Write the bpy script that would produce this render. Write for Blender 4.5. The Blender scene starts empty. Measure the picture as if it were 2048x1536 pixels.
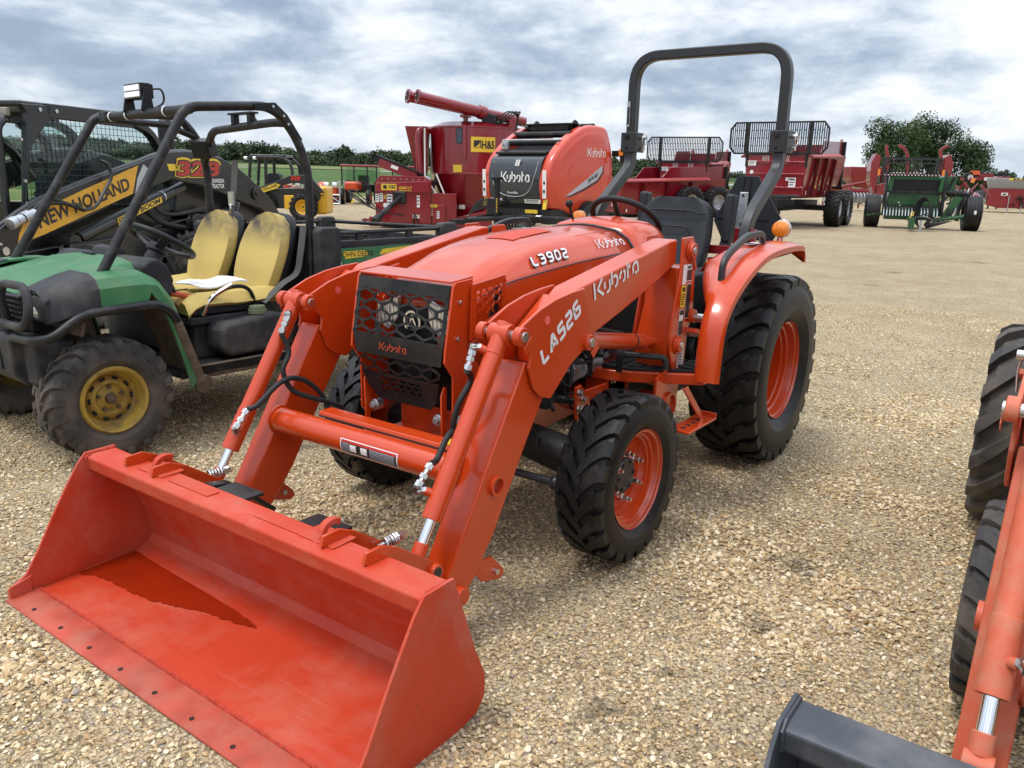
import bpy, bmesh, math, random
import numpy as np
from mathutils import Vector, Matrix, Euler
random.seed(7); rng = np.random.default_rng(7)
scene = bpy.context.scene
COL = scene.collection
rad = math.radians

# ------------------------------------------------------------------ camera, sky, sun, exposure
CAM = (4.28706, 2.06472, 1.48562)
SKYX, SKYY = -3.1, 6.2
YAW, PITCH, ROLL, FPX = 3.76913, 0.253243, -0.02213, 1608.54
_f = Vector((math.cos(YAW)*math.cos(PITCH), math.sin(YAW)*math.cos(PITCH), -math.sin(PITCH)))
_r = _f.cross(Vector((0, 0, 1))).normalized(); _d = _f.cross(_r)
_c, _s = math.cos(ROLL), math.sin(ROLL)
RIGHT = _c*_r + _s*_d; DOWN = -_s*_r + _c*_d
cam = bpy.data.cameras.new('camera'); cam_o = bpy.data.objects.new('camera', cam); COL.objects.link(cam_o)
m = Matrix((RIGHT, -DOWN, -_f)).transposed().to_4x4(); m.translation = CAM
cam_o.matrix_world = m
cam.sensor_width = 36; cam.lens = 36*FPX/2048; cam.clip_end = 6000; cam.clip_start = 0.05
scene.camera = cam_o
scene.view_settings.view_transform = 'Standard'; scene.view_settings.look = 'None'
scene.view_settings.exposure = 0.38; scene.view_settings.gamma = 1; scene.view_settings.use_curve_mapping = False
SUN_DIR = Vector((0.55, -0.25, 1.5)).normalized()
sun = bpy.data.lights.new('sun', 'SUN'); sun.energy = 1.5; sun.angle = rad(14); sun.color = (1, .96, .9)
sun_o = bpy.data.objects.new('sun', sun); COL.objects.link(sun_o)
sun_o.rotation_euler = SUN_DIR.to_track_quat('Z', 'Y').to_euler()

world = bpy.data.worlds.new('World'); scene.world = world; world.use_nodes = True
def build_world():
    nt = world.node_tree; N = nt.nodes; L = nt.links; N.clear()
    def n(t, **k):
        x = N.new(t)
        for a, b in k.items(): setattr(x, a, b)
        return x
    out = n('ShaderNodeOutputWorld'); bg = n('ShaderNodeBackground'); bg2 = n('ShaderNodeBackground'); add = n('ShaderNodeMixShader')
    sky = n('ShaderNodeTexSky', sky_type='NISHITA'); sky.sun_disc = False
    sky.sun_elevation = math.asin(SUN_DIR.z); sky.sun_rotation = math.atan2(SUN_DIR.x, SUN_DIR.y)
    bg.inputs['Strength'].default_value = 0.1
    L.new(sky.outputs[0], bg.inputs['Color'])
    tc = n('ShaderNodeTexCoord'); sep = n('ShaderNodeSeparateXYZ'); L.new(tc.outputs['Generated'], sep.inputs[0])
    def math_(op, a, b=None, c=None):
        x = n('ShaderNodeMath', operation=op)
        for i, v in enumerate((a, b, c)):
            if v is None: continue
            if isinstance(v, (int, float)): x.inputs[i].default_value = v
            else: L.new(v, x.inputs[i])
        return x.outputs[0]
    z = math_('MAXIMUM', sep.outputs['Z'], 0.0)
    # cloud field over the whole dome: layers flatten towards the horizon, lumps stay rounded
    cmb = n('ShaderNodeCombineXYZ'); L.new(sep.outputs['X'], cmb.inputs[0]); L.new(sep.outputs['Y'], cmb.inputs[1]); L.new(math_('MULTIPLY', z, 2.6), cmb.inputs[2])
    mp = n('ShaderNodeMapping'); mp.inputs['Location'].default_value = (SKYX, SKYY, 0); L.new(cmb.outputs[0], mp.inputs['Vector'])
    def noise(scale, detail, rough, dist=0., loc=0.):
        x = n('ShaderNodeTexNoise'); x.inputs['Scale'].default_value = scale; x.inputs['Detail'].default_value = detail
        x.inputs['Roughness'].default_value = rough; x.inputs['Distortion'].default_value = dist
        mm = n('ShaderNodeMapping'); mm.inputs['Location'].default_value = (loc, loc*.7, loc); L.new(mp.outputs[0], mm.inputs['Vector'])
        L.new(mm.outputs[0], x.inputs['Vector']); return x.outputs['Fac']
    a = noise(3.1, 10, .54, .25, 1.7); b = noise(8.0, 12, .62, .15, 5.1); c = noise(1.5, 2, .5, .1, 9.3)
    t = math_('ADD', math_('MULTIPLY', a, .52), math_('ADD', math_('MULTIPLY', b, .32), math_('MULTIPLY', c, .16)))
    ramp = n('ShaderNodeValToRGB'); L.new(t, ramp.inputs['Fac'])
    e = ramp.color_ramp.elements
    e[0].position = .40; e[0].color = (.29, .36, .47, 1)
    e[1].position = .61; e[1].color = (.97, .98, .99, 1)
    for p, cc in ((.435, (.35, .43, .55)), (.468, (.47, .545, .65)), (.502, (.64, .70, .78)), (.540, (.82, .85, .89))):
        k = e.new(p); k.color = (*cc, 1)
    # pale band low on the horizon, brighter overcast zenith
    hz = n('ShaderNodeMapRange'); hz.inputs['From Min'].default_value = 0.0; hz.inputs['From Max'].default_value = .06
    hz.inputs['To Min'].default_value = .6; hz.inputs['To Max'].default_value = 0; L.new(z, hz.inputs['Value'])
    mx = n('ShaderNodeMix', data_type='RGBA'); L.new(hz.outputs[0], mx.inputs['Factor']); L.new(ramp.outputs[0], mx.inputs['A']); mx.inputs['B'].default_value = (.72, .79, .88, 1)
    L.new(mx.outputs['Result'], bg2.inputs['Color'])
    st = n('ShaderNodeMapRange'); st.inputs['From Min'].default_value = .28; st.inputs['From Max'].default_value = .8
    st.inputs['To Min'].default_value = .96; st.inputs['To Max'].default_value = 2.15; L.new(z, st.inputs['Value'])
    L.new(st.outputs[0], bg2.inputs['Strength'])
    add.inputs['Fac'].default_value = .9
    L.new(bg.outputs[0], add.inputs[1]); L.new(bg2.outputs[0], add.inputs[2]); L.new(add.outputs[0], out.inputs['Surface'])
build_world()
scene.cycles.max_bounces = 6; scene.cycles.diffuse_bounces = 3; scene.cycles.glossy_bounces = 3; scene.cycles.transmission_bounces = 4

# ------------------------------------------------------------------ materials
MATS = {}
def mat(name, col, rough=.5, metal=0., coat=0., var=.12, scale=6., bump=0., bscale=60., dirt=None, dirt_amt=0., dscale=3., spec=.5, alpha=None, trans=0., emit=None, objrand=0., zdirt=None):
    if name in MATS: return MATS[name]
    mt = bpy.data.materials.new(name); mt.use_nodes = True; nt = mt.node_tree; N = nt.nodes; L = nt.links
    p = N['Principled BSDF']; p.inputs['Roughness'].default_value = rough; p.inputs['Metallic'].default_value = metal
    p.inputs['Specular IOR Level'].default_value = spec
    if coat: p.inputs['Coat Weight'].default_value = coat; p.inputs['Coat Roughness'].default_value = .08
    if trans: p.inputs['Transmission Weight'].default_value = trans
    tc = N.new('ShaderNodeTexCoord')
    def noise(s, d=4, r=.55):
        x = N.new('ShaderNodeTexNoise'); x.inputs['Scale'].default_value = s; x.inputs['Detail'].default_value = d; x.inputs['Roughness'].default_value = r
        L.new(tc.outputs['Object'], x.inputs['Vector']); return x.outputs['Fac']
    def mixc(f, a, b):
        x = N.new('ShaderNodeMix'); x.data_type = 'RGBA'
        for k, v in (('Factor', f), ('A', a), ('B', b)):
            if hasattr(v, 'node'): L.new(v, x.inputs[k])
            elif k == 'Factor': x.inputs[k].default_value = v
            else: x.inputs[k].default_value = (*v, 1)
        return x.outputs['Result']
    def rng_(v, a, b, c, d):
        x = N.new('ShaderNodeMapRange'); x.inputs[1].default_value = a; x.inputs[2].default_value = b; x.inputs[3].default_value = c; x.inputs[4].default_value = d
        L.new(v, x.inputs[0]); return x.outputs[0]
    c = mixc(rng_(noise(scale), .3, .7, 0, 1), tuple(v*(1-var) for v in col), tuple(min(1, v*(1+var)) for v in col))
    rg = None
    if objrand:
        oi = N.new('ShaderNodeObjectInfo'); h = N.new('ShaderNodeHueSaturation')
        L.new(c, h.inputs['Color']); L.new(rng_(oi.outputs['Random'], 0, 1, 1-objrand, 1+objrand), h.inputs['Value']); c = h.outputs[0]
    if dirt:
        f = rng_(noise(dscale, 8, .65), .5-.25*dirt_amt, .75-.2*dirt_amt, 0, min(1, .35+dirt_amt))
        if zdirt:
            sp = N.new('ShaderNodeSeparateXYZ'); geo = N.new('ShaderNodeNewGeometry'); L.new(geo.outputs['Position'], sp.inputs[0])
            g = rng_(sp.outputs['Z'], zdirt[0], zdirt[1], 1, .12); x = N.new('ShaderNodeMath'); x.operation = 'MULTIPLY'; L.new(f, x.inputs[0]); L.new(g, x.inputs[1]); f = x.outputs[0]
        c = mixc(f, c, dirt); rr = N.new('ShaderNodeMapRange'); L.new(f, rr.inputs[0]); rr.inputs[3].default_value = rough; rr.inputs[4].default_value = .85; L.new(rr.outputs[0], p.inputs['Roughness'])
    L.new(c, p.inputs['Base Color'])
    if bump:
        b = N.new('ShaderNodeBump'); b.inputs['Strength'].default_value = bump; b.inputs['Distance'].default_value = .01; L.new(noise(bscale, 6), b.inputs['Height']); L.new(b.outputs[0], p.inputs['Normal'])
    if emit: p.inputs['Emission Color'].default_value = (*emit[:3], 1); p.inputs['Emission Strength'].default_value = emit[3]
    MATS[name] = mt; return mt

DUST = (.34, .27, .18)
M = dict(
 orange=mat('orange_paint', (.54, .050, .006), .24, coat=.38, var=.04, scale=3),
 bucket=mat('orange_bucket_paint', (.49, .044, .015), .45, coat=.10, var=.06, scale=3, dirt=(.50, .15, .085), dirt_amt=.12, dscale=3.4),
 edge=mat('worn_lip_paint', (.42, .060, .032), .55, var=.2, scale=9, dirt=(.42, .18, .12), dirt_amt=.15, dscale=7), weld=mat('weld_bead_paint', (.42, .035, .012), .5, var=.3, scale=60, bump=.5, bscale=150),
 wet=mat('wet_orange_paint', (.49, .034, .004), .34, coat=.1, var=.1),
 fade=mat('faded_orange_paint', (.56, .105, .045), .5, var=.1, dirt=(.46, .25, .16), dirt_amt=.22, dscale=14),
 black=mat('black_paint', (.007, .0075, .009), .38, spec=.35, var=.2, dirt=(.10, .09, .075), dirt_amt=.06),
 blackm=mat('matt_black_plastic', (.011, .0115, .013), .55, spec=.35, var=.2, bump=.05, bscale=300),
 dark=mat('dark_engine_metal', (.020, .020, .020), .5, .3, var=.5, scale=14, bump=.2, bscale=40),
 rops=mat('dark_grey_powder_coat', (.017, .018, .021), .42, coat=.1, var=.1),
 seat=mat('black_vinyl', (.017, .019, .024), .5, spec=.4, var=.15, bump=.1, bscale=240),
 tyre=mat('new_tyre_rubber', (.0062, .0062, .0066), .48, spec=.4, var=.3, scale=9, bump=.12, bscale=90, dirt=(.08, .07, .055), dirt_amt=.05, dscale=6),
 tyre_d=mat('muddy_tyre_rubber', (.030, .028, .027), .75, var=.3, scale=7, bump=.3, bscale=70, dirt=(.135, .105, .078), dirt_amt=.40, dscale=5),
 tyre_w=mat('worn_tyre_rubber', (.035, .034, .034), .7, var=.3, scale=7, bump=.2, bscale=70, dirt=(.17, .14, .10), dirt_amt=.32, dscale=5),
 steel=mat('zinc_plated_steel', (.62, .62, .60), .28, 1., var=.15, scale=30),
 chrome=mat('chrome_rod', (.80, .81, .83), .10, 1., var=.05),
 galv=mat('galvanised_steel', (.50, .52, .54), .42, .9, var=.25, scale=40),
 hose=mat('black_hose_rubber', (.012, .012, .013), .6, var=.2, bump=.2, bscale=400),
 white=mat('white_decal', (.80, .78, .77), .45, var=.03),
 silver=mat('silver_decal', (.70, .66, .66), .35, var=.03),
 decalb=mat('black_decal', (.02, .02, .022), .4),
 yellow=mat('yellow_decal', (.75, .50, .035), .45, var=.05),
 amber=mat('amber_lens', (.80, .24, .015), .12, coat=.8, var=.25, scale=60, bump=.25, bscale=120),
 lens=mat('clear_lamp_lens', (.62, .63, .64), .08, .6, var=.3, scale=40),
 red=mat('dark_red_paint', (.225, .0055, .013), .26, coat=.7, var=.08, scale=2),
 red2=mat('bright_red_paint', (.22, .008, .012), .35, coat=.4, var=.15, scale=2),
 redl=mat('red_lens', (.5, .02, .01), .2),
 jd=mat('worn_green_plastic', (.030, .155, .055), .46, var=.12, scale=4, dirt=(.16, .20, .12), dirt_amt=.16, dscale=7),
 green=mat('green_paint', (.012, .085, .022), .35, coat=.3, var=.1),
 jdyel=mat('worn_yellow_vinyl', (.62, .45, .125), .62, var=.12, scale=5, bump=.25, bscale=30, dirt=(.075, .066, .055), dirt_amt=.75, dscale=5, zdirt=(1.16, 1.0)),
 foam=mat('torn_seat_foam', (.55, .33, .10), .9, var=.3, scale=20, bump=.6, bscale=60, dirt=(.16, .09, .03), dirt_amt=.3, dscale=14),
 jdrim=mat('worn_yellow_rim_paint', (.40, .26, .035), .5, var=.15, dirt=(.11, .07, .03), dirt_amt=.38, dscale=9),
 plast=mat('scuffed_grey_plastic', (.024, .024, .028), .6, spec=.35, var=.2, scale=10, bump=.12, bscale=120, dirt=(.12, .105, .085), dirt_amt=.16, dscale=5),
 cage=mat('black_tube_paint', (.012, .012, .013), .4, spec=.35, var=.25, scale=20, dirt=(.12, .11, .10), dirt_amt=.10, dscale=12),
 mud=mat('dried_mud', (.10, .068, .045), .9, var=.35, scale=18, bump=.8, bscale=50),
 nhblack=mat('skid_black_paint', (.009, .009, .0095), .36, coat=.25, var=.2),
 nhyel=mat('yellow_machine_paint', (.70, .38, .015), .4, coat=.2, var=.06),
 grey=mat('grey_decal', (.42, .43, .46), .4),
 mesh=mat('black_wire', (.015, .016, .017), .5),
 bucketb=mat('worn_black_bucket_steel', (.055, .062, .075), .5, .25, var=.2, scale=5, dirt=(.19, .18, .17), dirt_amt=.32, dscale=5),
 rimgrey=mat('grey_rim_paint', (.45, .46, .48), .4, .3),
 greysteel=mat('grey_hopper_steel', (.30, .31, .31), .45, .3),
 paper=mat('white_paper', (.78, .79, .80), .8),
 wood=mat('tree_bark', (.07, .055, .04), .9, var=.3, bump=.5, bscale=20),
 belt=mat('seat_belt_webbing', (.09, .085, .08), .8),
)
def bucket_mat():
    mt = MATS['orange_bucket_paint']; nt = mt.node_tree; N = nt.nodes; L = nt.links; p = N['Principled BSDF']; p.inputs['Specular IOR Level'].default_value = .32; p.inputs['Coat Weight'].default_value = 0
    tc = N.new('ShaderNodeTexCoord'); src = p.inputs['Base Color'].links[0].from_socket
    def nz(scale, sc, d, r, lo, hi, top):
        mp = N.new('ShaderNodeMapping'); mp.inputs['Scale'].default_value = sc; mp.inputs['Rotation'].default_value = (0, 0, rad(12)); L.new(tc.outputs['Object'], mp.inputs[0])
        x = N.new('ShaderNodeTexNoise'); x.inputs['Scale'].default_value = scale; x.inputs['Detail'].default_value = d; x.inputs['Roughness'].default_value = r; L.new(mp.outputs[0], x.inputs['Vector'])
        m_ = N.new('ShaderNodeMapRange'); m_.inputs[1].default_value = lo; m_.inputs[2].default_value = hi; m_.inputs[3].default_value = 0; m_.inputs[4].default_value = top; L.new(x.outputs['Fac'], m_.inputs[0]); return m_.outputs[0]
    def over(f, c):
        nonlocal src
        x = N.new('ShaderNodeMix'); x.data_type = 'RGBA'; L.new(f, x.inputs['Factor']); L.new(src, x.inputs['A']); x.inputs['B'].default_value = (*c, 1); src = x.outputs['Result']
    over(nz(3.2, (1.2, .55, 1), 7, .7, .50, .70, .42), (.52, .18, .14))     # chalky rubbed areas
    over(nz(55, (1, .03, 1), 3, .7, .60, .68, .16), (.56, .20, .14))
    over(nz(70, (.05, 1, .05), 3, .7, .62, .69, .12), (.54, .19, .13))
    over(nz(90, (1, .06, 1), 2, .7, .64, .68, .25), (.24, .03, .012))         # long scratches
    over(nz(48, (1, 1, 1), 4, .7, .66, .69, .6), (.16, .06, .03))            # small chips
    over(nz(6, (1, 1, 1), 10, .8, .62, .70, .45), (.33, .17, .10))           # dried mud specks
    L.new(src, p.inputs['Base Color'])
bucket_mat()
def glass_mat():
    mt = bpy.data.materials.new('tinted_cab_glass'); mt.use_nodes = True; nt = mt.node_tree; N = nt.nodes; N.clear()
    o = N.new('ShaderNodeOutputMaterial'); mx = N.new('ShaderNodeMixShader'); t = N.new('ShaderNodeBsdfTransparent'); g = N.new('ShaderNodeBsdfGlossy')
    t.inputs[0].default_value = (.84, .91, .89, 1); g.inputs['Roughness'].default_value = .02; mx.inputs[0].default_value = .05
    nt.links.new(t.outputs[0], mx.inputs[1]); nt.links.new(g.outputs[0], mx.inputs[2]); nt.links.new(mx.outputs[0], o.inputs[0]); return mt
M['glass'] = glass_mat()

# ------------------------------------------------------------------ mesh builder
def V(*a): return Vector(a)
class MB:
    def __init__(s): s.v = []; s.f = []; s.mi = []
    def add(s, verts, faces, mi=0):
        o = len(s.v); s.v += [tuple(x) for x in verts]; s.f += [tuple(i+o for i in f) for f in faces]; s.mi += [mi]*len(faces); return s
    def box(s, c, size, rot=None, mi=0):
        hx, hy, hz = (x/2 for x in size); R = rot if isinstance(rot, Matrix) else (Euler(rot).to_matrix() if rot else Matrix.Identity(3))
        vs = [Vector(c)+R@Vector((x*hx, y*hy, z*hz)) for x in (-1, 1) for y in (-1, 1) for z in (-1, 1)]
        return s.add(vs, [(0, 1, 3, 2), (4, 6, 7, 5), (0, 4, 5, 1), (2, 3, 7, 6), (0, 2, 6, 4), (1, 5, 7, 3)], mi)
    def prism(s, pts, ax, a, b, mi=0):
        def P(p, t): return (t, p[0], p[1]) if ax == 'x' else (p[0], t, p[1]) if ax == 'y' else (p[0], p[1], t)
        n = len(pts); ar = sum(pts[i][0]*pts[(i+1) % n][1]-pts[(i+1) % n][0]*pts[i][1] for i in range(n))
        if (ar > 0) == (ax == 'y'): pts = pts[::-1]
        if a > b: a, b = b, a
        vs = [P(p, a) for p in pts]+[P(p, b) for p in pts]
        return s.add(vs, [tuple(range(n))[::-1], tuple(range(n, 2*n))]+[(i, (i+1) % n, n+(i+1) % n, n+i) for i in range(n)], mi)
    def ring(s, c, t, r, n, up=None):
        t = Vector(t).normalized(); u = Vector(up) if up is not None else (V(0, 0, 1) if abs(t.z) < .9 else V(1, 0, 0))
        x = t.cross(u).normalized(); y = x.cross(t)   # y ~ up
        return [Vector(c)+r*(math.cos(2*math.pi*k/n)*x+math.sin(2*math.pi*k/n)*y) for k in range(n)], x, y
    def loft(s, rings, mi=0, closed=True, caps=True, loop=False):
        n = len(rings[0]); m = len(rings); vs = [p for r in rings for p in r]; fs = []
        for i in range(m if loop else m-1):
            for k in range(n if closed else n-1):
                a = i*n+k; b = i*n+(k+1) % n; i2 = (i+1) % m; fs.append((a, b, i2*n+(k+1) % n, i2*n+k))
        if caps and closed and not loop: fs += [tuple(range(n))[::-1], tuple(range((m-1)*n, m*n))]
        return s.add(vs, fs, mi)
    def tube(s, path, r, n=10, mi=0, closed=False):
        P = [Vector(p) for p in path]; m = len(P); rings = []; x = None
        rr = r if isinstance(r, (list, tuple)) else [r]*m
        for i in range(m):
            t = (P[(i+1) % m]-P[i-1]) if closed else (P[min(i+1, m-1)]-P[max(i-1, 0)])
            t.normalize()
            if x is None:
                u = V(0, 0, 1) if abs(t.z) < .9 else V(1, 0, 0); x = t.cross(u).normalized()
            else: x = (x-t*x.dot(t)).normalized()
            y = x.cross(t); k_ = 1.
            if 0 < i < m-1 or closed:
                d1 = (P[i]-P[i-1]).normalized(); k_ = 1/max(.6, math.sqrt(max(.01, (1+d1.dot((P[(i+1) % m]-P[i]).normalized()))/2)))
            rings.append([P[i]+rr[i]*(math.cos(2*math.pi*k/n)*x+math.sin(2*math.pi*k/n)*y) for k in range(n)])
        return s.loft(rings, mi, loop=closed)
    def rect(s, path, w, h, up, mi=0):
        """rectangular section swept along a path; w across (path x up), h along up-ish"""
        P = [Vector(p) for p in path]; m = len(P); rings = []; up = Vector(up)
        for i in range(m):
            d0 = (P[i]-P[i-1]).normalized() if i else (P[1]-P[0]).normalized(); d1 = (P[i+1]-P[i]).normalized() if i < m-1 else d0
            t = (d0+d1).normalized(); x = t.cross(up).normalized(); y = x.cross(t); k = 1/max(.5, t.dot(d1))
            nn = d1-d0
            kx = 1+(k-1)*(abs(nn.normalized().dot(x)) if nn.length > 1e-6 else 0); ky = 1+(k-1)*(abs(nn.normalized().dot(y)) if nn.length > 1e-6 else 0)
            rings.append([P[i]+x*w/2*a*kx+y*h/2*b*ky for a, b in ((-1, -1), (1, -1), (1, 1), (-1, 1))])
        return s.loft(rings, mi)
    def cyl(s, p0, p1, r, n=16, mi=0, r1=None):
        return s.tube([p0, p1], [r, r if r1 is None else r1], n, mi)
    def lathe(s, prof, c, ax, n=32, mi=0, close=False):
        """prof: (radius, offset along ax)"""
        ax = Vector(ax).normalized(); rings = []
        for r, a in prof:
            q, _, _ = s.ring(Vector(c)+ax*a, ax, max(r, 1e-4), n); rings.append(q)
        return s.loft(rings, mi, loop=close, caps=False)
    def sph(s, c, r, n=12, m=8, mi=0, sc=(1, 1, 1)):
        rings = [[Vector(c)+Vector((sc[0]*r*math.sin(a)*math.cos(b), sc[1]*r*math.sin(a)*math.sin(b), sc[2]*r*math.cos(a))) for b in (2*math.pi*k/n for k in range(n))] for a in (math.pi*(1-(i+.02*(i == 0)-.02*(i == m))/m) for i in range(m+1))]
        return s.loft(rings, mi)
    def sheet(s, rows, th=0, mi=0):
        """open grid of points; th thickens along the local normal"""
        R = [[Vector(p) for p in r] for r in rows]
        if not th: return s.loft(R, mi, closed=False, caps=False)
        n = len(R); k = len(R[0]); B = []
        for i in range(n):
            row = []
            for j in range(k):
                du = R[min(i+1, n-1)][j]-R[max(i-1, 0)][j]; dv = R[i][min(j+1, k-1)]-R[i][max(j-1, 0)]
                row.append(R[i][j]-du.cross(dv).normalized()*th)
            B.append(row)
        return s.loft([R[i]+B[i][::-1] for i in range(n)], mi)
    def xf(s, M_):
        s.v = [tuple(M_ @ Vector(p)) for p in s.v]; return s
    def build(s, name, mats, parent=None, bev=0., smooth=35, seg=2, flip=False):
        me = bpy.data.meshes.new(name); me.from_pydata(s.v, [], s.f)
        if not isinstance(mats, (list, tuple)): mats = [mats]
        for q in mats: me.materials.append(M[q] if isinstance(q, str) else q)
        if len(mats) > 1: me.polygons.foreach_set('material_index', s.mi)
        bm = bmesh.new(); bm.from_mesh(me); bmesh.ops.recalc_face_normals(bm, faces=bm.faces); bm.to_mesh(me); bm.free()
        if smooth:
            me.polygons.foreach_set('use_smooth', [True]*len(me.polygons)); me.set_sharp_from_angle(angle=rad(smooth))
        o = bpy.data.objects.new(name, me); COL.objects.link(o)
        if parent is not None: o.parent = parent
        if bev:
            b = o.modifiers.new('bevel', 'BEVEL'); b.width = bev; b.segments = seg; b.limit_method = 'ANGLE'; b.angle_limit = rad(40); b.harden_normals = True; b.use_clamp_overlap = True
        return o
def empty(name, loc=(0, 0, 0), rot=(0, 0, 0)):
    o = bpy.data.objects.new(name, None); COL.objects.link(o); o.location = loc; o.rotation_euler = rot; o.empty_display_size = .2; return o
def tag(o, label=None, cat=None, group=None, kind=None):
    for k, v in (('label', label), ('category', cat), ('group', group), ('kind', kind)):
        if v: o[k] = v
    return o
CHILD = {}
def kids(o): return [c for c in bpy.data.objects if c.parent == o]
def copy_tree(o, parent=None, swap=None):
    c = o.copy(); COL.objects.link(c)
    if parent is not None: c.parent = parent
    if swap and c.type == 'MESH':
        for sl in c.material_slots:
            if sl.material and sl.material.name in swap:
                mm_ = swap[sl.material.name]; sl.link = 'OBJECT'; sl.material = M[mm_]
    for ch in kids(o): copy_tree(ch, c, swap)
    return c
def arc(cx, cy, r, a0, a1, n, ry=None): return [(cx+r*math.cos(rad(a0+(a1-a0)*i/n)), cy+(ry or r)*math.sin(rad(a0+(a1-a0)*i/n))) for i in range(n+1)]
def smooth_path(pts, n=6):
    P = [Vector(p) for p in pts]; P = [2*P[0]-P[1]]+P+[2*P[-1]-P[-2]]; out = []
    for i in range(1, len(P)-2):
        for k in range(n):
            t = k/n; a, b, c, d = P[i-1:i+3]
            out.append(.5*((2*b)+(c-a)*t+(2*a-5*b+4*c-d)*t*t+(3*b-a-3*c+d)*t**3))
    return out+[P[-2]]
def fillet(pts, r, n=5):
    P = [Vector(p) for p in pts]; out = [P[0]]
    for i in range(1, len(P)-1):
        a = (P[i-1]-P[i]); b = (P[i+1]-P[i]); d = min(r, a.length*.48, b.length*.48); a.normalize(); b.normalize()
        p0 = P[i]+a*d; p1 = P[i]+b*d
        for k in range(n+1):
            t = k/n; out.append(p0*(1-t)**2+P[i]*2*t*(1-t)+p1*t*t)
    return out+[P[-1]]

# ------------------------------------------------------------------ lettering
GL = {
 'K': (1.0, [[(0, 0), (0, 1.5)], [(.95, 1.5), (.33, .74), (1.0, 0)]]),
 'u': (.72, [[(0, 1), (0, .42)], [(.6, 1), (.6, .36), (.55, .14), (.4, .02), (.18, 0)]]),
 'b': (.78, [[(0, 1.5), (0, .35)], [(.2, .98), (.42, .98), (.6, .86), (.66, .6), (.64, .34), (.52, .1), (.3, 0)]]),
 'o': (.78, [[(.3, 1), (.1, .86), (.02, .6), (.02, .4)], [(.5, 1), (.64, .78), (.66, .45), (.55, .14), (.34, 0)]]),
 't': (.55, [[(.05, 1.5), (.05, 0)], [(.05, .98), (.42, .98)]]),
 'a': (.8, [[(.02, .12), (.02, .7), (.16, .92), (.40, 1), (.62, .9), (.66, .6), (.66, 0)], [(.28, .06), (.5, .06)]]),
 'L': (.8, [[(0, 1), (0, 0), (.62, 0)]]),
 'A': (.95, [[(0, 0), (.38, 1), (.50, 1), (.78, 0)], [(.16, .30), (.66, .30)]]),
 '5': (.85, [[(.64, 1), (.04, 1), (.04, .56), (.62, .56), (.64, .0), (.0, 0)]]),
 '2': (.85, [[(0, 1), (.62, 1), (.64, .5), (.04, .48), (.02, 0), (.66, 0)]]),
 '6': (.85, [[(.6, 1), (.04, 1), (.02, 0), (.64, 0), (.64, .52), (.04, .52)]]),
 '3': (.85, [[(0, 1), (.62, 1), (.64, 0), (0, 0)], [(.14, .52), (.62, .52)]]),
 '9': (.85, [[(.04, 0), (.62, 0), (.64, 1), (.02, 1), (.02, .46), (.62, .46)]]),
 '0': (.85, [[(.02, .05), (.02, 1), (.64, 1), (.64, 0), (.02, 0)]]),
 '8': (.85, [[(.02, .05), (.02, 1), (.64, 1), (.64, 0), (.02, 0)], [(.02, .52), (.64, .52)]]),
}
def plane(o, x, n):
    """matrix: origin, x direction, normal"""
    x = Vector(x).normalized(); n = Vector(n).normalized(); y = n.cross(x).normalized(); x = y.cross(n)
    m_ = Matrix((x, y, n)).transposed().to_4x4(); m_.translation = Vector(o); return m_
def strokes(txt, h, wt, track=.18, slant=0., xh=1.5, round_=0., xs=1.):
    mb = MB(); px = 0; s = h/xh
    for ch in txt:
        if ch == ' ': px += .5; continue
        w, ls = GL[ch]
        for l in ls:
            pts = [Vector((px+x+slant*y, y, 0)) for x, y in l]
            if round_: pts = fillet(pts, round_, 4)
            pts = [Vector((p_.x*xs, p_.y, 0)) for p_ in pts]; m_ = len(pts); a = []; b = []
            for i in range(m_):
                d0 = (pts[i]-pts[i-1]).normalized() if i else (pts[1]-pts[0]).normalized(); d1 = (pts[i+1]-pts[i]).normalized() if i < m_-1 else d0
                t = (d0+d1).normalized(); nn = Vector((-t.y, t.x, 0)); k = wt/2/max(.45, t.dot(d1)); a.append(pts[i]+nn*k); b.append(pts[i]-nn*k)
            mb.add([p*s for p in a+b], [(i, i+1, m_+i+1, m_+i) for i in range(m_-1)])
        px += w+track
    mb.w = px*s*xs; return mb
def put(mb, mtx, name, mt, parent, th=.0):
    mb.xf(mtx); return mb.build(name, mt, parent, smooth=0)
def font(txt, h, mtx, mt, parent, bold=0., shear=0., width=None, name='lettering', off=0):
    cu = bpy.data.curves.new('t', 'FONT'); cu.body = txt; cu.size = 1; cu.offset = bold; cu.shear = shear; cu.fill_mode = 'FRONT'; cu.resolution_u = 3
    ob = bpy.data.objects.new('t', cu); me = bpy.data.meshes.new_from_object(ob); me.name = name
    n = len(me.vertices); co = np.empty(n*3); me.vertices.foreach_get('co', co); co = co.reshape(-1, 3)
    bpy.data.objects.remove(ob); bpy.data.curves.remove(cu)
    x0, x1 = co[:, 0].min(), co[:, 0].max(); y0 = 0; y1 = max(co[:, 1].max(), .6)
    s = h/.7; sx = s if width is None else width/(x1-x0)
    co = np.stack([(co[:, 0]-x0)*sx, co[:, 1]*s, np.zeros(n)+off], 1)
    me.vertices.foreach_set('co', co.ravel()); me.transform(mtx); me.materials.clear(); me.materials.append(M[mt] if isinstance(mt, str) else mt)
    o = bpy.data.objects.new(name, me); COL.objects.link(o)
    if parent is not None: o.parent = parent
    return o
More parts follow.
